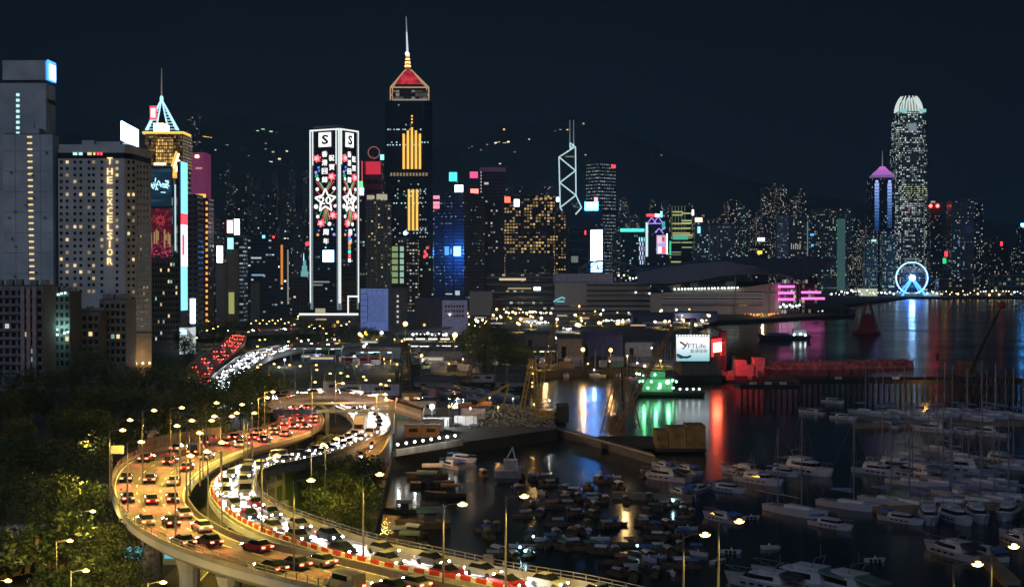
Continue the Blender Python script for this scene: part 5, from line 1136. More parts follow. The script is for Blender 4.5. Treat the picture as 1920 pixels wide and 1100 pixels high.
def downlight(par, loc, watt, col=(1,.69,.10)):
    key = ('spot', watt)
    if key not in lightdata:
        L = bpy.data.lights.new('lamp_light', 'SPOT'); L.energy = watt; L.color = col; L.shadow_soft_size = .25; L.spot_size = R(132); L.spot_blend = .55; lightdata[key] = L
    o = bpy.data.objects.new('lamp_light', lightdata[key]); COL.objects.link(o); o.parent = par; o.location = loc; return o
def glow(par, loc, watt, col=(1,.62,.22), size=.3, name='lamp_light'):
    key = (watt, col, size)
    if key not in lightdata:
        L = bpy.data.lights.new(name, 'POINT'); L.energy = watt; L.color = col; L.shadow_soft_size = size; lightdata[key] = L
    o = bpy.data.objects.new(name, lightdata[key]); COL.objects.link(o); o.parent = par; o.location = loc; return o
def street_lamp(hx, hy, zb, side=1, watt=5200, h=10.3, sc=None):
    hp = gp(hx, hy, zb+h); o = LP if not lp_used[0] else copy_tree(LP); lp_used[0] = True
    s = h/10.3; o.scale = (s, s, s); o.location = (hp.x-side*1.95*s, hp.y, zb); o.rotation_euler = (0,0,0 if side > 0 else math.pi)
    if watt: downlight(o, (1.95,0,9.7), watt*1.5) if hy > 750 or zb < 6 else glow(o, (1.95,-.3,9.6), watt*1.5, (1,.50,.10))
    lamps.append((hx, hy, o)); return o
for hx, hy, zb, sd in ((867,945,12,1),(983,930,12,1),(712,889,12,1),(583,900,12,1),(519,854,12,1),(416,829,12,1),(374,811,12,1),(265,828,12,1),(230,806,12,1),(357,854,12,1),(388,846,12,-1),
    (244,787,12,-1),(289,769,12,1),(332,798,12,-1),(341,764,12,1),(360,788,12,1),(397,788,11.5,1),(406,755,11.5,1),(435,780,11,1),(444,774,10.5,-1),(454,758,10,-1),(477,774,9.5,1),(402,780,11.5,1),
    (501,745,8,1),(512,734,8,1),(606,833,8,1),(631,822,7.5,1),(722,739,8,1),(725,749,8,-1),(601,734,8,1),(643,718,6,1)):
    street_lamp(hx, hy, zb, sd)
for hx, hy, zb, sd in ((1386,977,12,1),(1322,1002,12,1),(1833,1057,12,1),(1901,1024,12,1)):
    street_lamp(hx, hy, zb, sd, 3600)
for hx, hy, zb in ((161,1069,3),(152,904,3),(174,958,3),(162,827,3),(131,1013,3),(306,1091,3),(15,1088,3)):
    o = street_lamp(hx, hy, zb, 1, 0, 9.0); glow(o, (1.95,-.4,9.3), 1900, (1,.68,.14))
for hx, hy in ((591,716),(619,700),(639,699),(652,705),(594,693),(563,686),(543,684),(523,688),(514,682),(489,683),(483,688),(682,706),(686,712),(730,713),(714,720),(724,722),(593,684)):
    street_lamp(hx, hy, 3.2, 1, 3200, 9.5)
for i, (hx, hy) in enumerate(((369,633),(388,619),(400,616),(409,612),(414,609),(391,602),(487,637),(497,636),(483,649),(466,622),(541,640),(612,625))):
    street_lamp(hx, hy, 3.2, 1, 2400 if i % 2 else 0, 10.0)
for x, y in ((480,601),(487,606),(493,600),(500,607),(505,602),(511,600),(516,606),(521,601),(527,598),(534,606),(471,606),(541,604),(552,608),(580,612),(600,611),(640,610),(655,603)):
    street_lamp(x, y, 3.2, 1, 0, 10.0)
lamps.sort(key=lambda t: (t[1] < 730, t[0]))
near_l = [l for l in lamps if l[1] >= 730]; far_l = [l for l in lamps if l[1] < 730]
for arr, ph in ((near_l, 'near the curving decks'), (far_l, 'beyond the truss gantry')):
    arr.sort(key=lambda t: t[0])
    for i, (x, y, o) in enumerate(arr): o['label'] = 'amber street lamp %s, %s from the left of those lamps' % (ph, ordw(i+1))
# ================================================================== vehicles
M_tyre = pbr('tyre_rubber', (.015,.015,.015), .9); M_cglass = pbr('car_glass', (.010,.012,.014), .08)
E_head = emi('headlight_lens', (.92,.96,1), 90); E_tail = emi('tail_light_lens', (1,.05,.03), 26)
PAINT = [(n_, pbr('paint_'+n_, c, .3, .3, var=.06)) for n_, c in (('silver',(.22,.22,.23)),('white',(.40,.40,.40)),('black',(.015,.015,.017)),('red',(.22,.02,.02)),('blue',(.03,.05,.12)),('grey',(.09,.09,.10)))]
def vehicle(kind):
    L, Wd, Hh = {'car':(4.4,1.78,1.45),'van':(5.0,1.9,2.1),'bus':(10.5,2.5,4.2)}[kind]
    r = root(kind if kind != 'car' else 'saloon_car', '', {'car':'car','van':'van','bus':'bus'}[kind], (0,0,0)); w = Wd/2; h = L/2
    if kind == 'car': prof = [(-h,.86,.42,.82),(-h+.15,.96,.28,.92),(-1.2,1,.22,.95),(.8,1,.22,.92),(h-.5,.97,.24,.78),(h-.06,.9,.32,.70),(h,.8,.40,.62)]
    elif kind == 'van': prof = [(-h,.96,.3,1.95),(-h+.1,1,.28,2.05),(h-1.5,1,.25,2.05),(h-.95,1,.25,1.15),(h-.1,.95,.3,.95),(h,.85,.4,.8)]
    else: prof = [(-h,.98,.35,4.1),(-h+.1,1,.3,4.2),(h-.25,1,.3,4.2),(h,.94,.4,4.0)]
    MB().loft([[(-w*s_,y,zl),(w*s_,y,zl),(w*s_,y,zl+(zh-zl)*.7),(w*s_*.93,y,zh),(-w*s_*.93,y,zh),(-w*s_,y,zl+(zh-zl)*.7)] for y, s_, zl, zh in prof]).build('body', PAINT[0][1], r)
    if kind == 'car':
        MB().loft([[(-w*.86,y0,.9),(w*.86,y0,.9),(w*.72,y1,z),(-w*.72,y1,z)] for y0, y1, z in ((-1.75,-1.75,.92),(-1.15,-1.15,1.42),(.15,.15,1.42),(1.05,1.05,.93))]).build('windows', M_cglass, r)
        MB().loft([[(-w*.70,-1.1,1.425),(w*.70,-1.1,1.425),(w*.70,.12,1.425),(-w*.70,.12,1.425)],[(-w*.66,-1.0,1.47),(w*.66,-1.0,1.47),(w*.66,.05,1.47),(-w*.66,.05,1.47)]]).build('roof', PAINT[0][1], r)
    elif kind == 'van': MB().box(-w*1.01,-h+.9,1.3,w*1.01,h-1.7,1.85).build('side_windows', M_cglass, r); MB().loft([[(-w*.9,h-1.48,1.98),(w*.9,h-1.48,1.98),(w*.9,h-1.44,2.0),(-w*.9,h-1.44,2.0)],[(-w*.92,h-.98,1.2),(w*.92,h-.98,1.2),(w*.92,h-.93,1.22),(-w*.92,h-.93,1.22)]]).build('windscreen', M_cglass, r)
    else:
        for z in (1.3, 2.9): MB().box(-w*1.01,-h+.6,z,w*1.01,h-.5,z+.9).build('window_band', emi('bus_window', (1,.9,.7), .5), r)
        MB().box(-w*.9,h-.02,1.2,w*.9,h+.03,2.3).build('windscreen', M_cglass, r)
    for sx in (-1, 1):
        for yy in (-h*.62, h*.62): MB().cyl((sx*(w-.2),yy,.33),(sx*(w+.01),yy,.33),.33,n=10).build('wheel', M_tyre, r)
        MB().ball((sx*w*.70,h-.04,.64), .15, 6, 4, (1.3,.5,.8)).build('headlight', E_head, r)
        MB().box(sx*w*.72-.22,-h-.03,.66,sx*w*.72+.22,-h+.04,.84).build('tail_light', E_tail, r)
    return freeze(r)
PROTO = {k: vehicle(k) for k in ('car','van','bus')}; used = set()
spotd = bpy.data.lights.new('headlight_beam', 'SPOT'); spotd.energy = 42000; spotd.color = (.88,.94,1); spotd.spot_size = R(24); spotd.spot_blend = .7; spotd.shadow_soft_size = .12
taild = bpy.data.lights.new('tail_glow', 'SPOT'); taild.spot_size = R(50); taild.spot_blend = .9; taild.energy = 900; taild.color = (1,.10,.07); taild.shadow_soft_size = .3
def place_vehicle(kind, p, tg, fwd, paint, beam=True):
    src = PROTO[kind]; o = src if kind not in used else copy_tree(src); used.add(kind)
    a = math.atan2(tg.y, tg.x)-math.pi/2+(0 if fwd else math.pi); o.location = p+Vector((0,0,.02)); o.rotation_euler = (math.atan2(tg.z, math.hypot(tg.x,tg.y))*(1 if fwd else -1), 0, a)
    for c in o.children:
        if c.name.split('.')[0] in ('body','roof'): c.material_slots[0].link = 'OBJECT'; c.material_slots[0].material = PAINT[0][1] if paint is PAINT[3][1] and c.name[:4] == 'roof' else paint
    h = {'car':2.2,'van':2.5,'bus':5.25}[kind]
    if beam:
        for sx in ((-.62,.62) if beam == 2 else (0,)):
            if not fwd:
                b = bpy.data.objects.new('headlight_beam', spotd); COL.objects.link(b); b.parent = o; b.location = (sx,h+.1,.75); b.rotation_euler = (R(83.5),0,0)
            else:
                b = bpy.data.objects.new('tail_glow', taild); COL.objects.link(b); b.parent = o; b.location = (sx,-h-.1,.8); b.rotation_euler = (R(-78),0,0)
    return o
def traffic(rd, lanes, d0, d1, gap, fwd, where, lw, beam=True, buses=0, seed=1):
    rr = random.Random(seed)
    for ln, f in enumerate(lanes):
        d = d0+rr.uniform(0,5); i = 0; lst = []
        while d < d1:
            kind = 'car' if rr.random() < .93 else 'van'
            if buses and rr.random() < buses: kind = 'bus'; d += 3
            pn, pm = rr.choice(PAINT+PAINT[2:3]*3+PAINT[5:6]*2) if fwd else rr.choice(PAINT[:2]*2+PAINT); p, tg = rd.at(d, f); o = place_vehicle(kind, p, tg, fwd, pm, beam); lst.append((o, pn, kind))
            d += rr.uniform(*gap)+(4 if kind == 'bus' else 0)
        for i, (o, pn, kind) in enumerate(lst):
            nm = {'car':'saloon car','van':'van','bus':'double-decker bus'}[kind]
            o['label'] = '%s %s in the %s lane %s, %s from the photo bottom' % (pn, nm, lw[ln], where, ordw(i+1)); o['group'] = 'vehicles '+where
traffic(OUT, (.18,.50,.80), 30, OUT.len-12, (12,21), True, 'among red tail lights', ('outer','middle','inner'), 2, seed=2)
traffic(INB, (.30,.72), 14, INB.len-8, (7.5,11.5), False, 'among white headlights', ('barrier-side','harbour-side'), 2, .015, seed=3)
traffic(SLP, (.40,), 12, 125, (9,16), True, 'down the slip road', ('single',), 2, seed=4)
traffic(FR, (.25,.5,.78), 5, FR.len-5, (30,56), True, 'of far red highway', ('left','middle','right'), seed=5)
traffic(FW, (.3,.72), 5, FW.len-5, (18,34), False, 'of far white highway', ('left','right'), seed=6)
traffic(UPP, (.35,.7), 8, UPP.len-8, (9,18), False, 'of the golden flyover', ('near','far'), buses=.04, seed=7)
traffic(FX, (.35,.7), 8, FX.len-8, (18,34), False, 'of the level flyover', ('near','far'), buses=.2, seed=8)
# ================================================================== trees
def leaf_mat(name, a, b):
    m, t, p = newmat(name); tc = t.nodes.new('ShaderNodeTexCoord'); n1 = t.nodes.new('ShaderNodeTexNoise'); n1.inputs['Scale'].default_value = .55; n1.inputs['Detail'].default_value = 3
    r_ = t.nodes.new('ShaderNodeValToRGB'); e_ = r_.color_ramp.elements; e_[0].position = .35; e_[1].position = .68; e_[0].color = (*a,1); e_[1].color = (*b,1)
    t.links.new(tc.outputs['Object'], n1.inputs['Vector']); t.links.new(n1.outputs['Fac'], r_.inputs[0]); t.links.new(r_.outputs[0], p.inputs['Base Color'])
    p.inputs['Roughness'].default_value = .65; p.inputs['Subsurface Weight'].default_value = 0; return m
M_leaf = [leaf_mat('foliage_dark', (.02,.04,.010), (.075,.12,.028)), leaf_mat('foliage_olive', (.035,.055,.010), (.12,.15,.03))]
M_bark = pbr('bark', (.08,.06,.045), .95, scale=2)
def tree_proto(seed, h, rad, nclump, nleaf, mi, conic=False, leafs=.34):
    rr = random.Random(seed); r = root('tree', '', 'tree', (0,0,0), 'park trees')
    mb = MB(); top = Vector((rr.uniform(-.5,.5), rr.uniform(-.5,.5), h*.62)); mb.tube([(0,0,-.4),(rr.uniform(-.2,.2),0,h*.25),top], .26, 7)
    cl = []
    for i in range(nclump):
        while True:
            v = Vector((rr.uniform(-1,1), rr.uniform(-1,1), rr.uniform(-1,1)))
            if .35 < v.length < 1: break
        k = (1-.75*max(0,(v.z+1)/2)) if conic else 1
        cl.append(Vector((v.x*rad*k, v.y*rad*k, h*.62+v.z*h*.36)))
    for i in range(7): mb.bar((0,0,h*rr.uniform(.25,.45)), cl[i*nclump//7], .16)
    mb.build('trunk', M_bark, r); mb = MB(); V, Fc = mb.v, mb.f
    for c in cl:
        cr_ = rr.uniform(.8,1.5)*rad/4.2
        for j in range(nleaf):
            d_ = Vector((rr.gauss(0,1), rr.gauss(0,1), rr.gauss(0,.8))); p = c+d_*cr_*.62
            a = Vector((rr.gauss(0,1), rr.gauss(0,1), rr.gauss(0,.6))).normalized(); b_ = a.cross(Vector((rr.gauss(0,1), rr.gauss(0,1), rr.gauss(0,1)))).normalized(); s_ = leafs*rr.uniform(.6,1.3); n_ = len(V)
            V += [p-a*s_, p+b_*s_*.55, p+a*s_, p-b_*s_*.55]; Fc.append((n_,n_+1,n_+2,n_+3))
    mb.build('crown', M_leaf[mi], r); return freeze(r)
TP = [tree_proto(1, 13, 4.6, 54, 34, 0), tree_proto(2, 14, 5.2, 60, 34, 1), tree_proto(3, 12, 4.2, 48, 34, 0), tree_proto(4, 15, 3.6, 56, 32, 1, True), tree_proto(5, 7, 3.0, 34, 30, 1), tree_proto(6, 6, 3.4, 36, 30, 0)]
tused = set(); trees = []
def tree(px, Y, h, kind, where, z=GZ, ph=None):
    src = TP[kind]; o = src if kind not in tused else copy_tree(src); tused.add(kind); s = h/(13,14,12,15,7,6)[kind]
    o.location = ((px-960)*mpp(Y), Y, z-.1); o.scale = (s*rnd.uniform(.9,1.15), s*rnd.uniform(.9,1.15), s); o.rotation_euler = (0,0,rnd.uniform(0,6.28)); trees.append((where, px, o)); return o
for x, y, Y in ((-15,684,455),(22,692,445),(60,688,450),(98,694,440),(132,690,455),(165,642,470),(200,668,460),(236,682,440),(270,684,450),(305,672,445),(338,676,430),(366,692,425),(395,705,410),(428,702,400),(458,690,395),(488,690,390),(508,704,380)):
    tree(x, Y, CAMZ-(y-508)/FOC*Y-GZ, rnd.choice((0,1,2)), 'in the dark back row before the apartment blocks')
for x in range(-20, 505, 36): Y = rnd.uniform(345,372); tree(x+rnd.uniform(-8,8), Y, rnd.uniform(10.5,13.5), rnd.choice((0,1,2)), 'in the second dark row of the park')
for x in range(-20, 430, 40): Y = rnd.uniform(290,325); tree(x+rnd.uniform(-8,8), Y, rnd.uniform(9.5,12), rnd.choice((0,1,2,3)), 'in the middle of the park')
for x in range(-20, 215, 40): Y = rnd.uniform(245,272); tree(x+rnd.uniform(-8,8), Y, rnd.uniform(9,12), rnd.choice((0,1,2)), 'beside the lamp left of the curve')
for x in range(-20, 185, 44): Y = rnd.uniform(205,228); tree(x+rnd.uniform(-8,8), Y, rnd.uniform(9,11.5), rnd.choice((0,1,2)), 'left of the tightest bend')
for x, Y, h in ((15,180,8),(70,188,9.5),(118,186,9),(205,182,9.5),(232,176,8),(175,172,7),(120,160,7.5),(240,166,7),(190,155,6.5),(60,152,4),(150,148,6)): tree(x, Y, h, rnd.choice((0,1,2,5)), 'at the lower left below the flyover')
for x, Y, h in ((585,238,8),(615,246,8.5),(645,236,8.5),(672,240,8.5),(690,226,7.5),(600,222,7),(636,214,7.5),(664,208,7),(682,199,6),(655,256,8),(695,246,9),(625,204,5)): tree(x, Y, h, rnd.choice((0,1,2)), 'between slip road and water')
for i, (x, y, Y) in enumerate(((380,598,800),(400,605,780),(420,600,800),(440,598,820),(458,604,830),(500,626,760),(520,622,770),(540,626,760),(556,618,800),(575,600,850),(595,598,860),(615,600,850),(640,606,840),(665,606,840),(685,610,830),(700,612,820),(560,632,740),(590,625,760),(620,618,780),(650,620,770),(345,615,660),(352,640,600),(1550,575,1250),(1570,577,1240),(1585,577,1240),(1530,578,1250),(878,618,600),(890,608,640),(905,604,650),(922,606,660),(940,612,660),(972,636,620),(992,648,610),(912,650,545),(948,655,552),(975,662,556),(895,612,620),(930,616,630),(955,622,640),(900,640,560),(935,642,570),(960,650,560),(985,655,575))):
    tree(x, Y, max(4.5, CAMZ-(y-508)/FOC*Y-GZ), rnd.choice((0,1,2)), ('along the far highway' if x < 720 else 'on the hall promenade' if x > 1500 else 'in the dark clump behind the work site'))
for x, Y, h in ((470,262,5),(500,268,4.5),(440,252,4),(560,285,4.5),(600,300,5),(620,310,5),(545,300,4)): tree(x, Y, h, rnd.choice((4,5)), 'as shrubs between the two decks')
from collections import defaultdict
byw = defaultdict(list)
for w_, x, o in trees: byw[w_].append((x, o))
for w_, l in byw.items():
    l.sort(key=lambda t: t[0])
    for i, (x, o) in enumerate(l): o['label'] = 'leafy tree %s, %s from left' % (w_, ordw(i+1)); o['group'] = 'trees '+w_
# ================================================================== boats
M_hull = pbr('hull_white', (.46,.46,.53), .35, var=.08); M_hullb = pbr('hull_blue', (.05,.08,.20), .4); M_cab = pbr('cabin_white', (.55,.55,.58), .4, var=.08)
M_tint = pbr('boat_glass', (.012,.013,.018), .1); M_deckw = pbr('teak_deck', (.25,.18,.11), .7); M_tarp = pbr('tarp_grey', (.36,.34,.34), .9); M_tarpb = pbr('tarp_blue', (.07,.13,.34), .85); M_sail = pbr('sail_cover_blue', (.13,.18,.34), .9)
M_wood = pbr('boat_timber', (.10,.07,.05), .8); M_mast = pbr('mast_alloy', (.30,.30,.34), .4, .5); M_dkhull = pbr('hull_dark', (.04,.04,.05), .6); M_orange = pbr('canopy_orange', (.32,.14,.07), .85); M_tarpg = pbr('tarp_green', (.10,.16,.14), .85)
def hull(mb, L, Wd, fb, rake=.16, stern=.8):
    h = L/2; rings = []
    for y, w, zt, zb in ((-h,stern,fb*.9,-.3),(-h*.5,.98,fb*.92,-.5),(0,1,fb,-.5),(h*.5,.80,fb*1.12,-.4),(h*.8,.42,fb*1.24,-.2),(h,.04,fb*1.34,.25)):
        w_ = w*Wd/2; rings.append([(-w_,y,zt),(-w_*.86,y-(.0 if y < h*.9 else rake*L*.3),zb*.2),(-w_*.3,y-(.0 if y < h*.9 else rake*L*.5),zb),(w_*.3,y-(.0 if y < h*.9 else rake*L*.5),zb),(w_*.86,y-(.0 if y < h*.9 else rake*L*.3),zb*.2),(w_,y,zt)])
    return mb.loft(rings)
def yacht(L, fly=True, name='motor_yacht', hm=None):
    Wd = L*.30; fb = .1*L*.9; r = root(name, '', 'motor yacht', (0,0,0)); hull(MB(), L, Wd, fb).build('hull', hm or M_hull, r)
    w = Wd/2; h = L/2
    MB().prism([(-w*.78,-h*.55),(w*.78,-h*.55),(w*.78,h*.18),(w*.5,h*.52),(-w*.5,h*.52),(-w*.78,h*.18)], fb*.95, fb*.95+L*.085, [(-w*.68,-h*.5),(w*.68,-h*.5),(w*.66,h*.05),(w*.38,h*.30),(-w*.38,h*.30),(-w*.66,h*.05)]).build('cabin', M_cab, r)
    MB().prism([(-w*.80,-h*.35),(w*.80,-h*.35),(w*.78,h*.17),(w*.52,h*.46),(-w*.52,h*.46),(-w*.78,h*.17)], fb*.95+L*.028, fb*.95+L*.068, [(-w*.76,-h*.33),(w*.76,-h*.33),(w*.72,h*.12),(w*.45,h*.38),(-w*.45,h*.38),(-w*.72,h*.12)]).build('windows', M_tint, r)
    MB().box(-w*.7,-h*.96,fb*.84,w*.7,-h*.56,fb*.93).build('aft_deck', M_deckw, r)
    zc = fb*.95+L*.085
    if fly:
        MB().prism([(-w*.62,-h*.45),(w*.62,-h*.45),(w*.55,h*.02),(-w*.55,h*.02)], zc+.02, zc+L*.035, [(-w*.66,-h*.48),(w*.66,-h*.48),(w*.5,h*.08),(-w*.5,h*.08)]).build('flybridge', M_cab, r)
        mb = MB(); mb.bar((-w*.6,-h*.3,zc),(-w*.55,-h*.4,zc+L*.12),.12); mb.bar((w*.6,-h*.3,zc),(w*.55,-h*.4,zc+L*.12),.12); mb.bar((-w*.55,-h*.4,zc+L*.12),(w*.55,-h*.4,zc+L*.12),.14); mb.cyl((0,-h*.4,zc+L*.12),(0,-h*.4,zc+L*.22),.05); mb.build('radar_arch', M_mast, r)
    mb = MB()
    for sx in (-1,1): mb.tube([(sx*w*.8,0,fb*1.5+.3),(sx*w*.62,h*.5,fb*1.6+.35),(sx*w*.08,h*.96,fb*1.75+.4)], .035, 4)
    for k in range(6): y = h*(.1+.15*k); x = w*(.8-.7*max(0,(k-1)/5)**1.3); mb.bar((-x,y,fb*1.1),(-x,y,fb*1.6+.3),.03); mb.bar((x,y,fb*1.1),(x,y,fb*1.6+.3),.03)
    mb.build('bow_rail', M_mast, r)
    for sx in (-1,1):
        for k in range(4): y = -h*.35+k*h*.22; MB().box(min(sx*w*.93,sx*w*1.0),y,fb*.5,max(sx*w*.93,sx*w*1.0),y+L*.06,fb*.72).build('porthole', M_tint, r)
    cv = {9.5:M_tarpb,13:M_dkhull,17:M_tarpg}.get(L, M_dkhull)
    MB().loft([[(-w*.72,-h*.95,zc*.9),(w*.72,-h*.95,zc*.9),(w*.6,-h*.95,zc*.9+.3),(-w*.6,-h*.95,zc*.9+.3)],[(-w*.72,-h*.5,zc+.05),(w*.72,-h*.5,zc+.05),(w*.6,-h*.5,zc+.4),(-w*.6,-h*.5,zc+.4)]]).build('aft_canopy', cv, r)
    return freeze(r)
def sailboat(L, masts=1, cover=True):
    Wd = L*.27; fb = .085*L; r = root('sailing_boat', '', 'sailing boat', (0,0,0)); hull(MB(), L, Wd, fb, stern=.6).build('hull', M_hull, r); w = Wd/2; h = L/2
    MB().prism([(-w*.55,-h*.3),(w*.55,-h*.3),(w*.3,h*.5),(-w*.3,h*.5)], fb*.95, fb*.95+.5, [(-w*.48,-h*.28),(w*.48,-h*.28),(w*.22,h*.44),(-w*.22,h*.44)]).build('coach_roof', M_cab, r)
    MB().box(-w*.5,-h*.8,fb*.7,w*.5,-h*.36,fb*.98).build('cockpit', M_deckw, r)
    for k in range(masts):
        y = h*.15 if k == 0 else -h*.62; H = L*(1.22 if k == 0 else .95)
        m_ = MB().cyl((0,y,fb),(0,y,fb+H),.15,.10,6).build('mast', M_mast, r); MB().bar((-.9,y,fb+H*.62),(.9,y,fb+H*.62),.07).build('spreader', M_mast, m_)
        MB().cyl((0,y-.1,fb+1.7),(0,y-L*.36,fb+1.8),.08,n=6).build('boom', M_mast, r)
        if cover: MB().loft([[(-.2,y-.2,fb+1.75),(.2,y-.2,fb+1.75),(.12,y-.2,fb+2.5),(-.12,y-.2,fb+2.5)],[(-.22,y-L*.2,fb+1.8),(.22,y-L*.2,fb+1.8),(.14,y-L*.2,fb+2.25),(-.14,y-L*.2,fb+2.25)],[(-.12,y-L*.36,fb+1.86),(.12,y-L*.36,fb+1.86),(.06,y-L*.36,fb+2.05),(-.06,y-L*.36,fb+2.05)]]).build('sail_cover', M_sail, r)
        mb = MB(); t_ = (0,y,fb+H*.98); mb.bar(t_,(0,h*.97,fb*1.3),.03); mb.bar(t_,(0,-h*.97,fb),.03); mb.bar(t_,(w*.9,y,fb),.03); mb.bar(t_,(-w*.9,y,fb),.03); mb.build('stays', M_mast, r)
    return freeze(r)
def sampan(L, roof=True, rm=None, name='sampan'):
    Wd = L*.34; fb = .5; r = root(name, '', 'sampan', (0,0,0)); hull(MB(), L, Wd, fb, stern=.85).build('hull', M_wood if roof else M_hull, r); w = Wd/2; h = L/2
    MB().box(-w*.75,-h*.7,.36,w*.75,h*.4,.42).build('deck', M_deckw, r)
    if roof:
        n = 8; mk = lambda y, s: [Vector((w*.92*math.cos(math.pi*i/n)*s, y, 1.25+.34*math.sin(math.pi*i/n))) for i in range(n+1)]+[Vector((w*.86*math.cos(math.pi*i/n)*s, y, 1.21+.31*math.sin(math.pi*i/n))) for i in range(n,-1,-1)]
        MB().loft([mk(-h*.72,1), mk(h*.22,.95)]).build('canopy', rm or M_tarp, r)
        for sx in (-1,1):
            for y in (-h*.68, h*.18): MB().bar((sx*w*.85,y,.4),(sx*w*.85,y,1.26),.07).build('canopy_post', M_wood, r)
        MB().box(-w*.6,-h*.5,.44,w*.6,-h*.05,1.1).build('locker', M_wood, r)
    else:
        MB().loft([[(-w*.3,-h*.05,.44),(w*.3,-h*.05,.44),(w*.3,h*.16,.44),(-w*.3,h*.16,.44)],[(-w*.24,-h*.02,.95),(w*.24,-h*.02,.95),(w*.24,h*.06,.95),(-w*.24,h*.06,.95)]]).build('console', M_cab, r); MB().box(-.14,-h-.25,.1,.14,-h+.05,.75).build('outboard_motor', M_dkhull, r)
    for i in range(3): MB().cyl((w*.98,-h*.4+i*h*.4,.30),(w*1.12,-h*.4+i*h*.4,.30),.26,.26,8).build('tyre_fender', M_tyre, r)
    return freeze(r)
BP = {'y16':yacht(13),'y11':yacht(9.5,False),'y20':yacht(17),'s12':sailboat(10.5),'k13':sailboat(14,2,False),'s13':sailboat(12,1,True),'p6':sampan(4.3),'p6b':sampan(4.3,True,M_tarpb),'p7o':sampan(5.0,True,M_orange),'p7w':sampan(4.8,True,M_cab),'p6g':sampan(4.4,True,M_tarpg),'d5':sampan(3.4,False,None,'dinghy')}
bused = set()
def boat(kind, px, py, deg, label, sc=1.0, group=None, cat=None, z=0.0):
    src = BP[kind]; o = src if kind not in bused else copy_tree(src); bused.add(kind)
    if kind[0] in 'yks' and 50 < abs(deg) < 130: deg = (40 if deg > 0 else 222)+rnd.uniform(-13,13)     # moored to the same wind, bow one way or the other
    p = gp(px, py, 0.0); o.location = (p.x, p.y, z); o.rotation_euler = (0, 0, R(deg)); o.scale = (sc, sc, sc); o['label'] = label
    if group: o['group'] = group
    if cat: o['category'] = cat
    return o
# heading: 0 = bow away from camera, 90 = bow to the left, -90 = bow to the right
Gm = 'boats moored in the right-hand marina'
for a in (('y11',1243,878,60,'small white cruiser, upper left of the group below the red reflection'),('y16',1245,898,65,'white cruiser with dark portholes, leftmost below the red reflection'),('y11',1287,884,75,'low white cruiser behind the leftmost cruiser below the red reflection'),
    ('y11',1276,928,20,'white flybridge cruiser stern-on below the leftmost cruiser'),('y11',1310,922,-40,'white cruiser right of the stern-on flybridge cruiser'),('y11',1365,920,-70,'old wooden-topped launch with dark windows right of the white cruisers'),
    ('y16',1392,890,70,'white motor yacht with a red-lit canopy under the red reflection'),('y16',1425,905,-100,'long white motor yacht pointing right below the red-lit canopy yacht'),('y11',1470,890,-95,'plain white hull left of the tall twin masts'),('y20',1512,886,-95,'large white yacht with a lit flybridge behind the twin masts'),
    ('y11',1352,975,75,'open white launch alone beside the near street lamps'),('y11',1560,988,-110,'low dark-decked cruiser moored off the stern of the ketch'),
    ('y20',1690,886,-95,'long white yacht with dark canopy in the row of big yachts'),('y20',1718,896,100,'broad-sterned white yacht in front of the row of big yachts'),('y20',1800,884,80,'largest white yacht with raked radar arch, right of the row'),('y16',1648,888,-95,'small white yacht at the left end of the big yacht row'),
    ('y16',1880,868,-90,'white yacht half hidden at the right end of the big yacht row'),('y11',1662,800,85,'white hull in the middle distance near the green water glow'),('y16',1748,808,90,'white motor yacht in the far marina with a flat bow'),('y11',1806,812,-90,'round-fronted white boat in the far marina'),('y16',1850,815,95,'long white boat at the right of the far marina'),
    ('y11',1521,775,90,'small lone cruiser on dark water before the black pier'),('y11',1563,755,-85,'small lone cruiser nearest the black pier'),('y11',1583,785,-60,'small cruiser with a lit cabin beside the reflected colour bands'),
    ('y16',1742,975,165,'cruiser seen bow-on under the blue sail covers, left'),('y16',1790,975,190,'cruiser seen bow-on under the blue sail covers, middle'),('y16',1833,972,172,'cruiser seen bow-on under the blue sail covers, right'),('y16',1888,968,150,'cruiser at the right edge under the blue sail covers'),('y11',1692,978,-120,'slim grey cruiser just right of the lone sloop'),
    ('y16',1785,1040,25,'white sports cruiser with blue-lit windscreen, stern to the camera'),('y11',1848,1042,15,'white cruiser with black canopy beside the sports cruiser'),('y16',1912,1020,10,'white flybridge cruiser cut by the right edge')):
    boat(*a, group=Gm)
boat('k13',1494,964,-100,'white ketch with two bare masts on open water',1.1,Gm); boat('s13',1592,952,-100,'white sloop with one tall mast right of the ketch',1.15,Gm)
sx = [(1660,771),(1753,769),(1855,777),(1619,768),(1647,766),(1674,764),(1700,770),(1728,768),(1740,776),(1765,772),(1790,770),(1808,774),(1818,768),(1836,776),(1846,772),(1862,770),(1871,768),(1880,776),(1905,770),(1913,774)]
for i, (x, y) in enumerate(sx): boat('s12', x, y+rnd.uniform(2,14), (90,-90,65,-110,100,-75)[i % 6]+rnd.uniform(-18,18), 'bare-masted yacht in the far row before the black pier, %s from the left' % ordw(i+1), rnd.uniform(1.0,1.25), 'far row of bare-masted yachts')
sx = [(1735,872),(1822,880),(1866,898),(1788,922),(1663,935),(1704,900),(1713,945),(1760,905),(1774,941),(1800,850),(1830,938),(1850,905),(1871,935),(1894,870),(1900,932),(1660,870),(1703,850),(1760,838),(1765,880)]
for i, (x, y) in enumerate(sorted(sx)): boat('s13' if y > 900 else 's12', x, y+8, (115,-95,75,-120,60,-80)[i % 6]+rnd.uniform(-15,15), 'sailing boat with blue sail cover among the big yachts, %s from left' % ordw(i+1), rnd.uniform(.95,1.15), 'near rows of sailing boats')
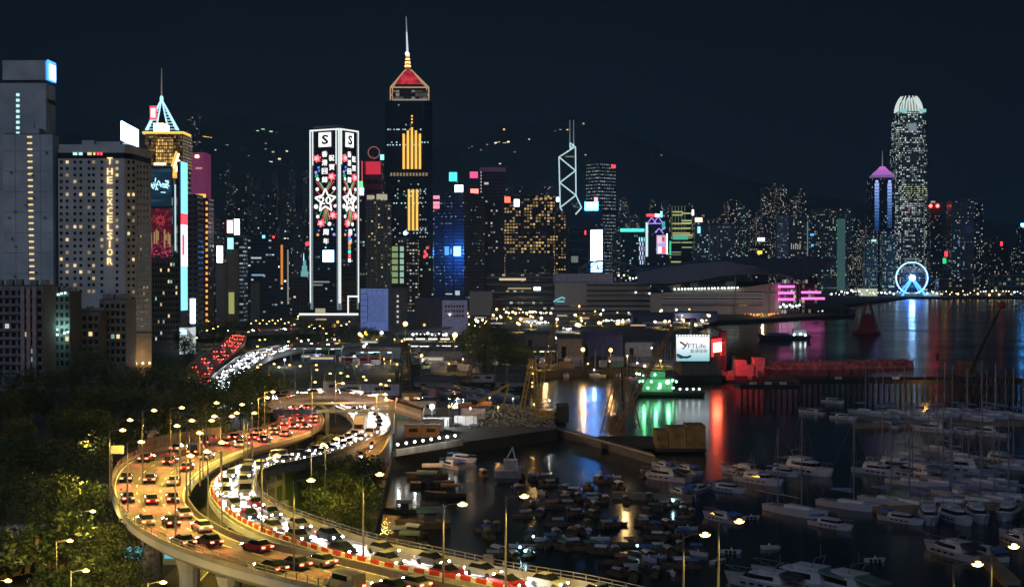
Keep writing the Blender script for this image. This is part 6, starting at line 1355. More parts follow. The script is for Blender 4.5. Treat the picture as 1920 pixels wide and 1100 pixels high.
for a in (('d5',1371,1036,-110,'small white dinghy right beside the brightest near lamp post'),('d5',1443,1028,100,'tiny white dinghy below the ketch'),('d5',1640,1052,-95,'small white tender below the sloop'),('d5',1408,972,-90,'small blue-covered boat right of the open white launch'),('d5',1290,992,95,'small pale dinghy left of the near street lamps'),('d5',1690,830,90,'white dinghy beside the far marina'),('d5',1310,1040,60,'dinghy at the foot of the left near lamp'),('d5',1345,1055,-60,'dinghy between the two near lamps')): boat(*a, group='dinghies scattered over the basin')
# sampan cluster
rr = random.Random(21); pts = []
for t_ in range(6000):
    x = rr.uniform(905,1300); y = rr.uniform(892,1085)
    if y > 960+(x-905)*.42+40 and y > 1070: continue
    if x < 960 and y < 985: continue
    if x > 1215 and y < 935: continue
    if y > 1050 and x < 1090: continue
    if all(abs(x-a)/19+abs(y-b)/9 > 1 for a, b in pts): pts.append((x, y))
    if len(pts) >= 100: break
pts.sort(key=lambda p: (int((p[1]-890)/28), p[0])); rowc = defaultdict(int)
cols = {'p6':'grey-roofed','p6b':'blue-roofed','p7o':'brown-roofed','p7w':'white-roofed','p6g':'green-roofed','d5':'open white'}
for x, y in pts:
    rw = int((y-890)/28); rowc[rw] += 1; k = rr.choice(('p6','p6','p6b','p7o','p7w','p6g','d5','p6')); d_ = rr.choice((15,-20,80,100,-85,170,30,190))+rr.uniform(-15,15)
    o = boat(k, x, y, d_, '%s small boat in the packed cluster, %s row from the top, %s from left' % (cols[k], ordw(rw+1), ordw(rowc[rw])), rr.uniform(.85,1.1), 'packed cluster of small boats')
    o['category'] = 'boat'
for x, y in ((975,1025),(1195,1022),(1000,1005),(985,1032),(1262,938)):
    p = gp(x, y, 1.3); r = root('boat_lantern', 'cool white lantern glowing %s in the packed small boats' % {975:'lower left',1195:'lower right',1000:'upper left',985:'lowest left',1262:'far right, blue-tinted,'}[x], 'lantern', p)
    MB().ball(p, .22, 6, 4).build('bulb', emi('boat_lantern_light', (.4,.9,1), 9), r); glow(r, (0,0,.4), 60, (.45,.9,1), .1)
for a in (('y11',868,864,-85,'lit cream launch moored under the quay wall'),('y11',845,876,95,'low cream workboat in front of the launch under the quay wall')): boat(*a, group='boats under the quay wall')
for i, a in enumerate((('p7w',800,895,95,'long-roofed houseboat left of the cyan reflection',2.0),('p6g',812,912,-95,'wide flat houseboat left of the red reflection',2.2),('p7o',835,930,90,'brown houseboat just left of the red reflection',1.7),('p6g',792,988,95,'green flat-roofed ferry boat beside the yellow reflection',2.3),('p7w',770,1002,60,'pale boat moored by the bank below the green-roofed ferry boat',1.3),('p6',735,1012,95,'dark boat against the bank beside the near parapet',1.6),('p6g',760,1024,80,'dark-covered barge at the near parapet',1.7),('p6',750,960,90,'narrow boat crossing the yellow reflection',1.5),('p6',905,892,20,'small covered boat right of the red reflection',1.1))): boat(*a[:5], sc=a[5], group='boats along the near bank')
for a in (('y16',1432,1100,80,'pale cabin roof at the bottom edge left of the houseboat pair'),('y20',1500,1100,85,'white cruiser at the bottom edge below the ketch'),('y20',1575,1112,95,'broad cabin cruiser roof cut by the bottom edge below the sloop')): boat(*a, group=Gm)
# pontoons
for x0, y0, x1, y1, lb in ((1150,930,1300,938,'dark floating pontoon crossing the packed small boats'),(1640,960,1960,948,'floating pontoon behind the bow-on cruisers'),(1600,800,1960,796,'long floating pontoon of the far marina'),(1850,1052,1900,1100,'short gangway pontoon at the lower right')):
    a = gp(x0,y0,.3); c = gp(x1,y1,.3); r = root('pontoon', lb, 'pontoon', (a+c)/2); MB().bar(a, c, 2.0).build('deck', M_deckw, r); MB().bar(a-Vector((0,0,.5)), c-Vector((0,0,.5)), 1.6).build('float', M_dkhull, r)
# ================================================================== working harbour
def lattice(mb, a, c, w0, w1, n=10, t=.22):
    a = Vector(a); c = Vector(c); d = (c-a).normalized(); u = d.cross(Vector((0,1,0))); u = u.normalized() if u.length > .05 else Vector((1,0,0)); v = d.cross(u)
    P = [[a.lerp(c, i/n)+(u*sx+v*sy)*(w0+(w1-w0)*i/n)*.5 for sx, sy in ((-1,-1),(1,-1),(1,1),(-1,1))] for i in range(n+1)]
    for j in range(4):
        mb.bar(P[0][j], P[n][j], t)
        for i in range(n): mb.bar(P[i][j], P[i+1][(j+1) % 4], t*.55)
    return mb
M_rust = pbr('rusty_steel', (.17,.11,.065), .8); M_yel = pbr('crane_yellow', (.17,.115,.02), .6, var=.3); M_black = pbr('tarred_steel', (.025,.022,.02), .7); M_redst = pbr('red_steel', (.22,.035,.04), .7)
def barge(label, x0, x1, yw, L_y, h=1.6, m=None, name='barge', group=None):
    a = gp(x0, yw, 0); c = gp(x1, yw, 0); r = root(name, label, 'barge', ((a.x+c.x)/2, a.y+L_y/2, 0), group)
    MB().loft([[(a.x+1,a.y+1,-.5),(c.x-1,a.y+1,-.5),(c.x-1,a.y+L_y-1,-.5),(a.x+1,a.y+L_y-1,-.5)],[(a.x,a.y,h*.4),(c.x,a.y,h*.4),(c.x,a.y+L_y,h*.4),(a.x,a.y+L_y,h*.4)],[(a.x,a.y,h),(c.x,a.y,h),(c.x,a.y+L_y,h),(a.x,a.y+L_y,h)]]).build('hull', m or M_black, r)
    r['ext'] = 0; del r['ext']; return r, a, c
# A-frame derrick lighters
def aframe(r, Y, feet, apex, m, boom=None, dy=5, w=.55):
    for (x, y) in feet:
        mb = MB(); lattice(mb, dp(x,y,Y), dp(apex[0]+(x-apex[0])*.15,apex[1],Y), 1.2, .9, 9, .30); mb.build('frame_leg', m, r)
    for t in (.25,.45,.65,.82):
        p = [dp(f[0]+(apex[0]+(f[0]-apex[0])*.15-f[0])*t, f[1]+(apex[1]-f[1])*t, Y) for f in feet]; MB().bar(p[0], p[-1], .25).build('cross_beam', m, r)
    MB().bar(dp(*apex,Y), dp(feet[0][0]*.5+feet[1][0]*.5+8, feet[0][1]-6, Y+14), .3).build('back_stay', M_black, r)
    if boom: lattice(mb := MB(), dp(*boom[0],Y-dy), dp(*boom[1],Y-dy), 1.1, .6, 16, .22); mb.build('boom', m, r)
r, a, c = barge('derrick barge with a yellow lattice A-frame and long raised boom', 968, 1062, 792, 16); aframe(r, 386, ((978,770),(1008,775)), (1000,672), M_yel, ((1004,778),(1040,600)))
MB().box(gp(1008,790,0).x, 392, 1.6, gp(1035,790,0).x, 398, 5).build('deckhouse', M_yel, r); MB().box(gp(1040,790,0).x, 390, 1.6, gp(1062,790,0).x, 399, 6.5).build('winch_house', M_black, r)
for x, y in ((999,700),(998,717),(998,724)): MB().ball(dp(x,y,385), .28, 6, 4).build('work_lamp', emi('amber_work_lamp', (1,.5,.15), 3), r)
glow(r, dp(1000,690,380)-ORG[r], 350, (1,.6,.2), .3)
r, a, c = barge('derrick barge with a dark timber-coloured A-frame before the green-lit barge', 1128, 1236, 845, 18); aframe(r, 352, ((1130,812),(1196,802)), (1165,690), M_rust, ((1150,815),(1262,612)))
MB().box(gp(1150,840,0).x, 360, 1.6, gp(1180,840,0).x, 368, 6).build('deckhouse', M_rust, r)
for xx in (1142, 1158, 1176): MB().bar(dp(xx,815,352), dp(1165+(xx-1160)*.3,715,352), .3).build('strut', M_rust, r)
r, a, c = barge('dark barge with a tall black derrick tower left of the work site', 735, 785, 742, 14); aframe(r, 500, ((745,735),(775,735)), (760,638), M_black, ((748,735),(742,690)))
MB().box(dp(752,720,495).x, 495, 1.6, dp(774,720,495).x, 501, dp(760,712,495).z).build('tower_cabin', M_black, r); lattice(mb := MB(), dp(763,735,496), dp(760,640,496), 3.4, 1.6, 12, .4); mb.build('tower', M_rust, r)
r, a, c = barge('dark derrick barge with two thin raised booms right of the orange lamp', 866, 925, 722, 14); aframe(r, 520, ((875,715),(915,715)), (918,592), M_rust, ((874,720),(930,560)))
r, a, c = barge('crane barge with a thin boom leaning right over the pale sheds', 760, 812, 706, 14); lattice(mb := MB(), dp(775,690,560), dp(826,632,560), .9, .5, 14, .2); mb.build('boom', M_black, r); MB().box(dp(768,690,560).x, 558, 1.6, dp(790,690,560).x, 564, 7).build('cab', M_black, r)
lattice(mb := MB(), dp(778,698,558), dp(802,672,558), .6, .4, 8, .2); mb.build('jib', M_black, r)
r, a, c = barge('crane barge with a long boom against the blue and red water at right', 1795, 1870, 712, 12); lattice(mb := MB(), dp(1818,700,560), dp(1872,585,560), 1.0, .6, 18, .25); mb.build('boom', M_black, r); MB().ball(dp(1879,572,560), 1.6, 6, 5).build('boom_head', M_redst, r); MB().bar(dp(1872,585,560), dp(1880,570,560), .5).build('jib', M_black, r); MB().box(dp(1802,690,560).x, 560, 1.6, dp(1830,690,560).x, 566, 8).build('deckhouse', M_rust, r)
for i, x in enumerate((1812,1826,1840,1852,1864)): MB().cyl(gp(x,716,2.8), gp(x,716,2.8)+Vector((0,2.2,0)), 1.5, n=8).build('roller_fender', M_redst, r)
# yellow steel barge, red derrick, ship
r, a, c = barge('blunt ochre steel barge block right of the dark A-frame', 1229, 1325, 850, 12, 1.2); M_och = pbr('ochre_plate', (.22,.14,.05), .75, var=.4, scale=.5)
for x0, x1, y in ((1230,1252,808),(1253,1286,802),(1287,1322,798)): MB().box(gp(x0,848,0).x, a.y+1, 1.2, gp(x1,848,0).x, a.y+9, dp(x0,y,a.y+1).z).build('bin', M_och, r)
for x, y in ((1235,822),(1240,836)): MB().ring(dp(x,y,a.y+.7), .5, .2, (1,0,0),(0,0,1),12).build('hatch_ring', M_yel, r)
glow(r, dp(1235,815,a.y-14)-ORG[r]+Vector((-8,0,8)), 1500, (1,.65,.25), .5)
r, a, c = barge('red steel A-frame derrick floating in front of the far waterfront', 1606, 1652, 627, 16, 2.2, M_redst)
Yd = a.y+6
for x in (1610, 1645): lattice(mb := MB(), dp(x,620,Yd), dp(1628+(x-1628)*.18,568,Yd), 1.6, 1.0, 8, .5); mb.build('frame_leg', M_redst, r)
mb = MB()
for t in (.2,.4,.6,.8):
    xl = 1610+(1625-1610)*t; xr = 1645-(1645-1631)*t; y = 620-52*t; mb.bar(dp(xl,y,Yd), dp(xr,y,Yd), .6)
mb.prism([(dp(1614,620,Yd).x,Yd),(dp(1642,620,Yd).x,Yd),(dp(1642,620,Yd).x,Yd+5),(dp(1614,620,Yd).x,Yd+5)], 2.2, dp(1630,590,Yd).z, [(dp(1622,590,Yd).x,Yd),(dp(1635,590,Yd).x,Yd),(dp(1635,590,Yd).x,Yd+5),(dp(1622,590,Yd).x,Yd+5)]); mb.build('plated_frame', M_redst, r)

r = root('cargo_boat', 'low dark working boat with white lights on the open water', 'boat', gp(1470,637,0)); a = gp(1426,637,0); c = gp(1517,637,0)
MB().loft([[(a.x,a.y+2,0),(a.x+4,a.y-2,0),(c.x,a.y-2,0),(c.x,a.y+6,0),(a.x+4,a.y+6,0)],[(a.x-2,a.y+2,4),(a.x+4,a.y-3,3),(c.x+1,a.y-3,3),(c.x+1,a.y+7,3),(a.x+4,a.y+7,3)]]).build('hull', M_dkhull, r)
MB().box(dp(1488,637,a.y).x, a.y-1, 3, dp(1512,637,a.y).x, a.y+5, 7).build('wheelhouse', M_cab, r); MB().box(dp(1440,637,a.y).x, a.y-1, 3, dp(1480,637,a.y).x, a.y+5, 4.5).build('hatch_cover', M_hullb, r)
MB().cyl(dp(1460,630,a.y), dp(1460,607,a.y), .2, n=5).build('mast', M_mast, r)
for x, y in ((1489,627),(1501,626),(1510,628)): MB().ball(dp(x,y,a.y-3), .7, 6, 4).build('deck_light', emi('ship_white', (.8,1,1), 7), r)
# green-lit barge
r, a, c = barge('barge flooded with green work lights near the billboard', 1194, 1322, 744, 14, 1.8); Yb = a.y
MB().box(dp(1205,735,Yb).x, Yb+2, 1.8, dp(1262,735,Yb).x, Yb+9, 6.2).build('deckhouse', pbr('green_deckhouse', (.16,.24,.18), .7), r); MB().box(dp(1200,735,Yb).x, Yb+1, 6.2, dp(1266,735,Yb).x, Yb+10, 6.6).build('awning', M_tarpg, r)
MB().box(dp(1222,735,Yb).x, Yb+4, 6.6, dp(1250,735,Yb).x, Yb+8, 9.0).build('upper_cabin', MATS['green_deckhouse'], r)
for i, (x, y) in enumerate(((1194,700),(1199,701),(1207,704),(1228,702),(1200,715),(1205,714),(1221,715),(1252,716),(1261,713),(1268,715),(1215,727),(1235,727),(1262,727))):
    MB().ball(dp(x,y,Yb+(.4 if y > 708 else 3)), .42 if i != 7 else .8, 6, 4).build('flood_lamp', emi('green_lamp', (.35,1,.55), 9, True), r)
MB().box(dp(1236,724,Yb).x, Yb+1.7, 3.0, dp(1241,724,Yb).x, Yb+1.95, 5.0).build('lit_door', emi('door_cyan', (.4,.9,1), 3), r)
for x in (1275,1288,1300,1311): MB().ball(dp(x,729,Yb), .4, 6, 4).build('deck_lamp', emi('deck_white', (.9,1,.95), 5), r); MB().bar(dp(x,741,Yb), dp(x,729,Yb), .15).build('lamp_post', M_dark, r)
for x in (1208,1230,1254): glow(r, dp(x,712,Yb-3)-ORG[r], 900, (.15,1,.35), .5)
# billboard building
Yq = 43*FOC/(703-508); 
b = tower('billboard_block', 'squat dark waterfront block carrying the big white billboard and red sign', 'building', 1278, 1352, 660, Yq, pbr('block_brown', (.13,.11,.09), .9), depth=26, parapet=False)
pl = Plane(q(1268,Yq-1), q(1330,Yq-1)); k = mpp(Yq)
def grad_white():
    m, t, p = newmat('billboard_print'); tc = t.nodes.new('ShaderNodeTexCoord'); s_ = t.nodes.new('ShaderNodeSeparateXYZ'); t.links.new(tc.outputs['Generated'], s_.inputs[0])
    r_ = t.nodes.new('ShaderNodeValToRGB'); e_ = r_.color_ramp.elements; e_[0].color = (.22,.50,.56,1); e_[1].color = (.95,.97,1,1); e_[1].position = .75; e_[0].position = .05
    t.links.new(s_.outputs[2], r_.inputs[0]); t.links.new(r_.outputs[0], p.inputs['Emission Color']); p.inputs['Emission Strength'].default_value = 1.15; p.inputs['Base Color'].default_value = (.1,.1,.1,1); m.cycles.emission_sampling = 'AUTO'; return m
bb = MB().px(pl, 1268, 631, 1330, 676.5, 0, .5).build('billboard', grad_white(), b.root)
mb = MB().px(pl, 1267, 630, 1331, 677.5, -1.2, -.05); mb.build('billboard_frame', M_dark, bb)
sz = lambda px, py: pl.sz(px, py)
s, z = sz(1290,652); text_part('lettering', 'FTLife', pbr('print_maroon', (.28,.06,.10), .7), bb, pl, s, z, 8.2*k, off=.52, extr=.1, fit=33*k)
s, z = sz(1294,661); text_part('chinese_lettering', '富通保險', pbr('print_teal', (.03,.12,.13), .7), bb, pl, s, z, 7*k, off=.52, extr=.1, fit=32*k)
def stroke(pts, w, m, name):
    mb = MB(); mb.tube([pl.pt(*sz(*p), .6) for p in pts], w, 6); return mb.build(name, m, bb)
stroke([(1274.5,640.5),(1280,643.5),(1285.5,648)], .42, pbr('print_red', (.7,.05,.06), .6), 'logo_stroke'); stroke([(1289,641),(1287,646),(1283,651),(1279,654.5)], .26, pbr('print_green', (.1,.35,.2), .6), 'logo_stroke')
stroke([(1268.5,664),(1274,666),(1280,669),(1288,669.5),(1295,666.5)], .5, pbr('print_blue', (.03,.16,.35), .6), 'swoosh'); stroke([(1269,668),(1276,670.5),(1279,671)], .3, pbr('print_red', (.7,.05,.06), .6), 'swoosh')
for i in range(12): MB().ball(dp(1269+i*5.4, 628.5, Yq-4), .22, 6, 4).build('billboard_lamp', emi('bill_lamp', (.85,1,.95), 6), b.root)
pr = Plane(q(1334.5,Yq-1), q(1352,Yq+8)); s0, z0 = pr.sz(1334.5, 672); s1, z1 = pr.sz(1351, 634)
rs = MB().pbox(pr, .1, z0+.8, pr.len-.1, z1, 0, .4).build('red_sign', emi('red_sign_frame', (1,.02,.03), 3.5, True), b.root)
MB().pbox(pr, 1.0, z0+2.6, pr.len-.9, z1-1.6, .42, .6).build('sign_face', emi('red_sign_core', (1,.13,.06), 34, True), rs)
MB().pbox(pr, -.3, z0-.2, pr.len+.4, z1+.9, -.9, -.05).build('sign_frame', M_redst, rs)
for x, y in ((1356,644),(1357,666)): MB().bar(dp(1352,y,Yq+3), dp(x+4,y-3,Yq+2), .3).build('gantry_arm', M_yel, b.root)
L = bpy.data.lights.new('red_sign_light', 'SPOT'); L.energy = 36000; L.color = (1,.02,.03); L.spot_size = R(150); L.spot_blend = .6; L.shadow_soft_size = 2
o = bpy.data.objects.new('red_sign_light', L); COL.objects.link(o); o.parent = b.root; o.location = dp(1357,648,Yq-8)-ORG[b.root]; o.rotation_euler = (R(82),0,R(-72))
MB().box(q(1354,Yq)[0], Yq+8, GZ, q(1368,Yq)[0], Yq+24, dp(1360,622,Yq).z).build('rear_wall', M_dark, b.root)
MB().cyl(dp(1297,628,Yq+10), dp(1298,598,Yq+10), 1.1, .8, 8).build('mast', M_steel, b.root)
for x, Y_, h in ((1385,600,11),(1402,598,9),(1418,606,7)): tree(x, Y_, h, 0, '', GZ); trees.pop()[2]['label'] = 'round dark tree lit red beside the red sign, %s from the sign' % {1385:'nearest',1402:'second',1418:'farthest'}[x]
# red-lit huts on the breakwater, breakwaters, black piers
r, a, c = barge('jetty platform bathed in red light right of the red sign', 1362, 1452, 716, 24, 2.4, M_rust, 'jetty')
for nm, x0, x1, yt in (('shed',1382,1402,676),('shed',1416,1436,671),('low_roof',1402,1418,684)): MB().box(dp(x0,700,a.y).x, a.y+2, 2.4, dp(x1,700,a.y).x, a.y+9, dp(x0,yt,a.y+2).z).build(nm, pbr('shed_white', (.20,.19,.18), .8), r)
MB().loft([[Vector((dp(1436,700,a.y).x,a.y+1,6)),Vector((dp(1460,700,a.y).x,a.y+1,4.5)),Vector((dp(1460,700,a.y).x,a.y+9,4.5)),Vector((dp(1436,700,a.y).x,a.y+9,6))],[Vector((dp(1436,700,a.y).x,a.y+1,6.4)),Vector((dp(1460,700,a.y).x,a.y+1,4.9)),Vector((dp(1460,700,a.y).x,a.y+9,4.9)),Vector((dp(1436,700,a.y).x,a.y+9,6.4))]]).build('awning', MATS['shed_white'], r)
mb = MB()
for x in (1380,1389,1396,1414,1425,1436): mb.box(dp(x,716,a.y).x-.8, a.y-1.5, -1, dp(x,716,a.y).x+.8, a.y-.2, dp(x,690 if x == 1436 else 704,a.y).z)
tag(mb.build('fender_pile', M_black, r))
for i in range(26):
    x = rnd.uniform(1366,1450); h_ = rnd.uniform(.6,2.2); p = gp(x,712,2.4); MB().obox((p.x,a.y+rnd.uniform(1,12),2.4+h_/2),(rnd.uniform(.6,2.6),rnd.uniform(.6,2),h_),rnd.uniform(0,3)).build('crate', MATS['shed_white'], r)
def breakwater(label, pts, z, w, m, name='breakwater'):
    P = [gp(x,y,z) for x, y in pts]; r = root(name, label, name.replace('_',' '), (P[0]+P[-1])/2-Vector((0,0,z))); mb = MB(); rings = []
    for i, p in enumerate(P): rings.append([Vector((p.x,p.y,z)), Vector((p.x,p.y+w,z)), Vector((p.x,p.y+w+3,-1)), Vector((p.x,p.y-3,-1))])
    mb.loft(rings).build('core', m, r); return r, P
M_bw = pbr('breakwater_stone', (.42,.13,.11), .95, var=.6, scale=.5)  # red of the sign's light is put into the stone colour
r, P = breakwater('long low breakwater glowing red across the water', ((1448,679),(1540,679),(1640,677),(1712,676)), 3.2, 9, M_bw)
mb = MB()
for i in range(420):
    t = rnd.random(); p = P[0].lerp(P[-1], t); s_ = rnd.uniform(.25,.75); mb.ball((p.x,p.y+rnd.uniform(-3,9),3.0+rnd.uniform(-1.6,.4)), s_, 5, 4)
tag(mb.build('boulder', M_bw, r), kind='stuff'); MB().box(P[2].x+30, P[2].y+2, 3.2, P[2].x+31, P[2].y+3, 7).build('post', M_black, r)
M_pier = pbr('black_timber', (.022,.020,.018), .9)
for lb, x0, x1, yt, yb in (('black timber pier in front of the red breakwater',1388,1500,722,752),('long black pier behind the far masts',1500,1930,712,745)):
    a = gp(x0,yb,0); c = gp(x1,yb,0); zt = dp((x0+x1)/2,yt,a.y).z; r = root('pier', lb, 'pier', ((a.x+c.x)/2,a.y,0)); MB().box(a.x,a.y,zt-1.4,c.x,a.y+14,zt).build('deck', M_pier, r)
    x = a.x+.6
    n_ = 0
    while x < c.x and n_ < 100:
        MB().box(x-.3,a.y-.2,-1,x+.3,a.y+.4,zt+(rnd.uniform(2.5,5) if rnd.random() < .12 else 0)).build('pile', M_pier, r); x += 2.0; n_ += 1
    for i in range(3 if x0 < 1450 else 2):
        p = a.lerp(c, .15+.25*i); MB().box(p.x, a.y-.5, zt+.3, p.x+2.6, a.y-.3, zt+1.3).build('notice_board', pbr('notice_grey', (.35,.38,.36), .8), r)
glow(r, dp(1735,715,a.y-6)-ORG[r], 2600, (1,.5,.12), .6, 'pier_light')
# ------------------------------------------------------------------ work site and quay
Yq2 = gp(742,848,GZ).y
qa, qb = gp(742,842,GZ+1.6), gp(867,822,GZ+1.6)
r = root('quay_wall', 'quay parapet carrying eight round white lamps', 'quay', (qa+qb)/2-Vector((0,0,GZ+1.6)))
MB().loft([[Vector((p.x,p.y,GZ)), Vector((p.x+.2,p.y-.35,GZ)), Vector((p.x+.2,p.y-.35,GZ+1.6)), Vector((p.x,p.y,GZ+1.6))] for p in (qa, qb)]).build('parapet', M_par, r)
for i in range(8):
    p = qa.lerp(qb, (i+.1)/8.2)+Vector((.3,-.6,1.2)); MB().ball(p, .32, 8, 6).build('lamp', emi('quay_lamp_white', (.9,1,.95), 9), r)
    if i % 2 == 0: glow(r, p-ORG[r]+Vector((.3,-1.2,.5)), 260, (.9,1,.95), .2)
def cabin(label, x, y, w, d_, h, m, rz=0, lit=False, z=GZ):
    p = gp(x, y, z); r = root('site_cabin', label, 'cabin', p); MB().obox((p.x,p.y,z+h/2),(w,d_,h),rz).build('wall', m, r); MB().obox((p.x,p.y,z+h+.1),(w+.5,d_+.5,.2),rz).build('roof', M_roof, r)
    ca, sa = math.cos(rz), math.sin(rz)
    for i in (-1, 1): MB().obox((p.x+ca*w*.25*i+sa*(d_/2+.04),p.y+sa*w*.25*i-ca*(d_/2+.04),z+h*.6),(w*.25,.06,h*.3),rz).build('window', MATS['lit_window_mid'] if lit else M_winglass, r)
    return r
M_cont = pbr('container_orange', (.34,.17,.06), .7); M_cream = pbr('cream_panel', (.5,.45,.35), .8)
for a in (('orange-brown container on the quay behind the white lamps',792,818,9,3,3,M_cont),('white site cabin under the brightest white flood lamp',795,775,7,4,4,M_cab),('low white cabin in front of the flood lamp',812,806,6,3.5,3,M_cab),('amber-lit shed left of the white flood lamp',772,765,6,4,5,M_cont),('cream cabin on the ground between both decks',408,862,5,3,3,M_cream),('long cream cabin right of the first cabin between decks',446,858,6,3,2.6,M_cream),('cream gate house at the left edge of the outer parapet',288,838,9,4,4.5,M_cream),
          ('lit kiosk with amber windows between lamps behind the outer deck',392,806,9,5,5,M_cream),('low pink wall cabin behind the cabins',650,735,16,5,4,pbr('lilac_hoarding', (.42,.40,.52), .8)),('long pale lilac shed beyond the golden flyover',690,740,22,5,4,pbr('lilac_hoarding', (.42,.40,.52), .8)),('teal-lit hut beside the dark clump of trees',938,690,8,5,4,pbr('teal_hut', (.16,.28,.26), .8)),('small dim hut left of the derrick barge',905,715,9,5,3,M_tarp)): cabin(*a, lit='lit' in a[0])
r = root('flood_lamp', 'very bright white flood lamp on a mast over the work site', 'flood lamp', gp(810,800,GZ)); p = dp(810,762,gp(810,800,GZ).y); MB().cyl(ORG[r], p, .14, .1, 6).build('mast', M_dark, r); MB().ball(p, .62, 8, 6).build('lamp', emi('flood_white', (1,1,.97), 45, True), r); glow(r, p-ORG[r]+Vector((0,-1,.3)), 8000, (.95,1,.92), .4)
r = root('flood_lamp', 'smaller white flood lamp beside the low white cabin', 'flood lamp', gp(830,806,GZ)); p = gp(830,806,GZ)+Vector((0,0,2.8)); MB().cyl(ORG[r], p, .1, n=6).build('mast', M_dark, r); MB().ball(p, .35, 8, 6).build('lamp', emi('flood_warm', (1,.98,.85), 20), r); glow(r, p-ORG[r]+Vector((0,-.6,.2)), 1200, (1,.97,.85), .3)
mb = MB(); rr = random.Random(8)
for i in range(900):
    x = rr.uniform(880,1040); y = rr.uniform(765,802); p = gp(x,y,GZ); s_ = rr.uniform(.12,.5); hgt = 2.6*max(0,1-abs((x-945)/70)**2)*max(0,1-abs((y-782)/22)**2)
    mb.obox((p.x,p.y,GZ+hgt+s_*.2),(s_*rr.uniform(.7,1.8),s_,s_*.8),rr.uniform(0,3))
tag(mb.build('rubble', pbr('rubble_stone', (.19,.18,.145), .95, var=.5)), 'heap of pale broken rubble on the work site', 'rubble', kind='stuff')
p0 = gp(880,775,GZ); r = root('excavator', 'orange excavator with its boom raised over the rubble', 'excavator', p0); M_ex = pbr('excavator_orange', (.45,.13,.03), .6)
for dx in (-1.6, 1.6): MB().obox(p0+Vector((0,dx,.5)),(5,.8,1.0)).build('track', M_tyre, r)
MB().obox(p0+Vector((0,0,2.0)),(4.6,3.2,1.8)).build('body', M_ex, r); MB().obox(p0+Vector((1.5,-.8,3.4)),(1.6,1.4,1.5)).build('cab', M_tint, r); MB().obox(p0+Vector((-2.6,0,2.2)),(1.4,3.0,1.6)).build('counterweight', M_ex, r)
e1 = p0+Vector((12,0,9)); MB().bar(p0+Vector((2,0,3)), e1, .8).build('boom', M_yel, r); MB().bar(e1, p0+Vector((10,0,1.5)), .55).build('arm', M_yel, r); MB().obox(p0+Vector((10,0,1.0)),(1.5,1.4,1.2)).build('bucket', M_rust, r)
p0 = gp(905,768,GZ); r = root('dumper', 'orange dumper truck parked right of the excavator', 'dumper', p0); MB().loft([[p0+Vector((x,y,1.2)) for x, y in ((-2.5,-1.2),(2.5,-1.2),(2.5,1.2),(-2.5,1.2))],[p0+Vector((x,y,2.8)) for x, y in ((-3,-1.5),(3,-1.5),(3,1.5),(-3,1.5))]]).build('skip', M_ex, r); MB().obox(p0+Vector((3.4,0,1.8)),(1.6,2.4,2.2)).build('cab', M_tint, r)
for dx in (-1.6,1.8,3.4): MB().cyl(p0+Vector((dx,-1.5,.6)), p0+Vector((dx,-1.1,.6)), .6, n=10).build('wheel', M_tyre, r)
# long low lighter moored below the work site, grey crane pontoon, red lantern buoy
r = root('lighter', 'long dark lighter with a pale gunwale below the derrick barges', 'barge', gp(1140,830,0)); pp = [gp(x,y,2.0) for x, y in ((868,832),(1048,806),(1090,816),(1160,836),(1228,856))]
MB().loft([[Vector((p.x,p.y,2.0)), Vector((p.x,p.y+7,2.0)), Vector((p.x,p.y+6.5,-.5)), Vector((p.x,p.y+.5,-.5))] for p in pp]).build('hull', pbr('lighter_hull', (.10,.085,.07), .85), r); MB().tube([p+Vector((0,0,.15)) for p in pp], .22, 5).build('gunwale', M_par, r)
r, a, c = barge('small grey box pontoon with an A-frame in the near basin', 927, 977, 905, 7, 2.6, pbr('pontoon_grey', (.24,.22,.22), .8)); mb = MB(); ap = dp(961,838,a.y+4)
MB().bar(dp(936,886,a.y+1), ap, .28).build('frame_leg', M_mast, r); MB().bar(dp(972,886,a.y+1), ap, .28).build('frame_leg', M_mast, r); MB().box(a.x+2, a.y+2, 2.6, a.x+5, a.y+5, 4.6).build('winch_house', M_tarp, r)
p = gp(951,806,2.5); r = root('marker_lamp', 'flat red-lit marker raft beside the rubble', 'marker', gp(951,812,0)); MB().cyl(gp(951,812,0)+Vector((0,0,-.3)), gp(951,812,0)+Vector((0,0,.8)), 1.6, n=12).build('raft', M_redst, r); MB().ball(gp(951,812,0)+Vector((0,-.8,1.6)), .7, 8, 6, (2.2,1,.7)).build('lamp', emi('marker_red', (1,.08,.05), 4, True), r)
p = gp(905,925,0); 
# ------------------------------------------------------------------ yacht-club land: sheds, lamps, moored rows
def shed(label, x0, x1, yt, yb, m, roof=M_roof, depth=14, pitch=1.5):
    a = gp(x0,yb,GZ); c = gp(x1,yb,GZ); zt = dp((x0+x1)/2,yt,a.y).z; r = root('shed', label, 'shed', ((a.x+c.x)/2,a.y,GZ)); MB().box(a.x,a.y,GZ,c.x,a.y+depth,zt-pitch).build('wall', m, r)
    MB().loft([[(x,a.y-.6,zt-pitch),(x,a.y-.6,zt-pitch+.25),(x,a.y+depth/2,zt+.25),(x,a.y+depth+.6,zt-pitch+.25),(x,a.y+depth+.6,zt-pitch)] for x in (a.x-.5,c.x+.5)]).build('roof', roof, r)
    n_ = max(2,int((c.x-a.x)/5))
    for i in range(n_): x = a.x+(c.x-a.x)*(i+.5)/n_; MB().box(x-1.1,a.y-.08,GZ+.3,x+1.1,a.y-.02,GZ+(zt-pitch-GZ)*.6).build('door', M_tint, r); return r, a, c
M_pur = pbr('purple_roof', (.12,.10,.18), .7); M_tan = pbr('tan_wall', (.36,.26,.17), .85)
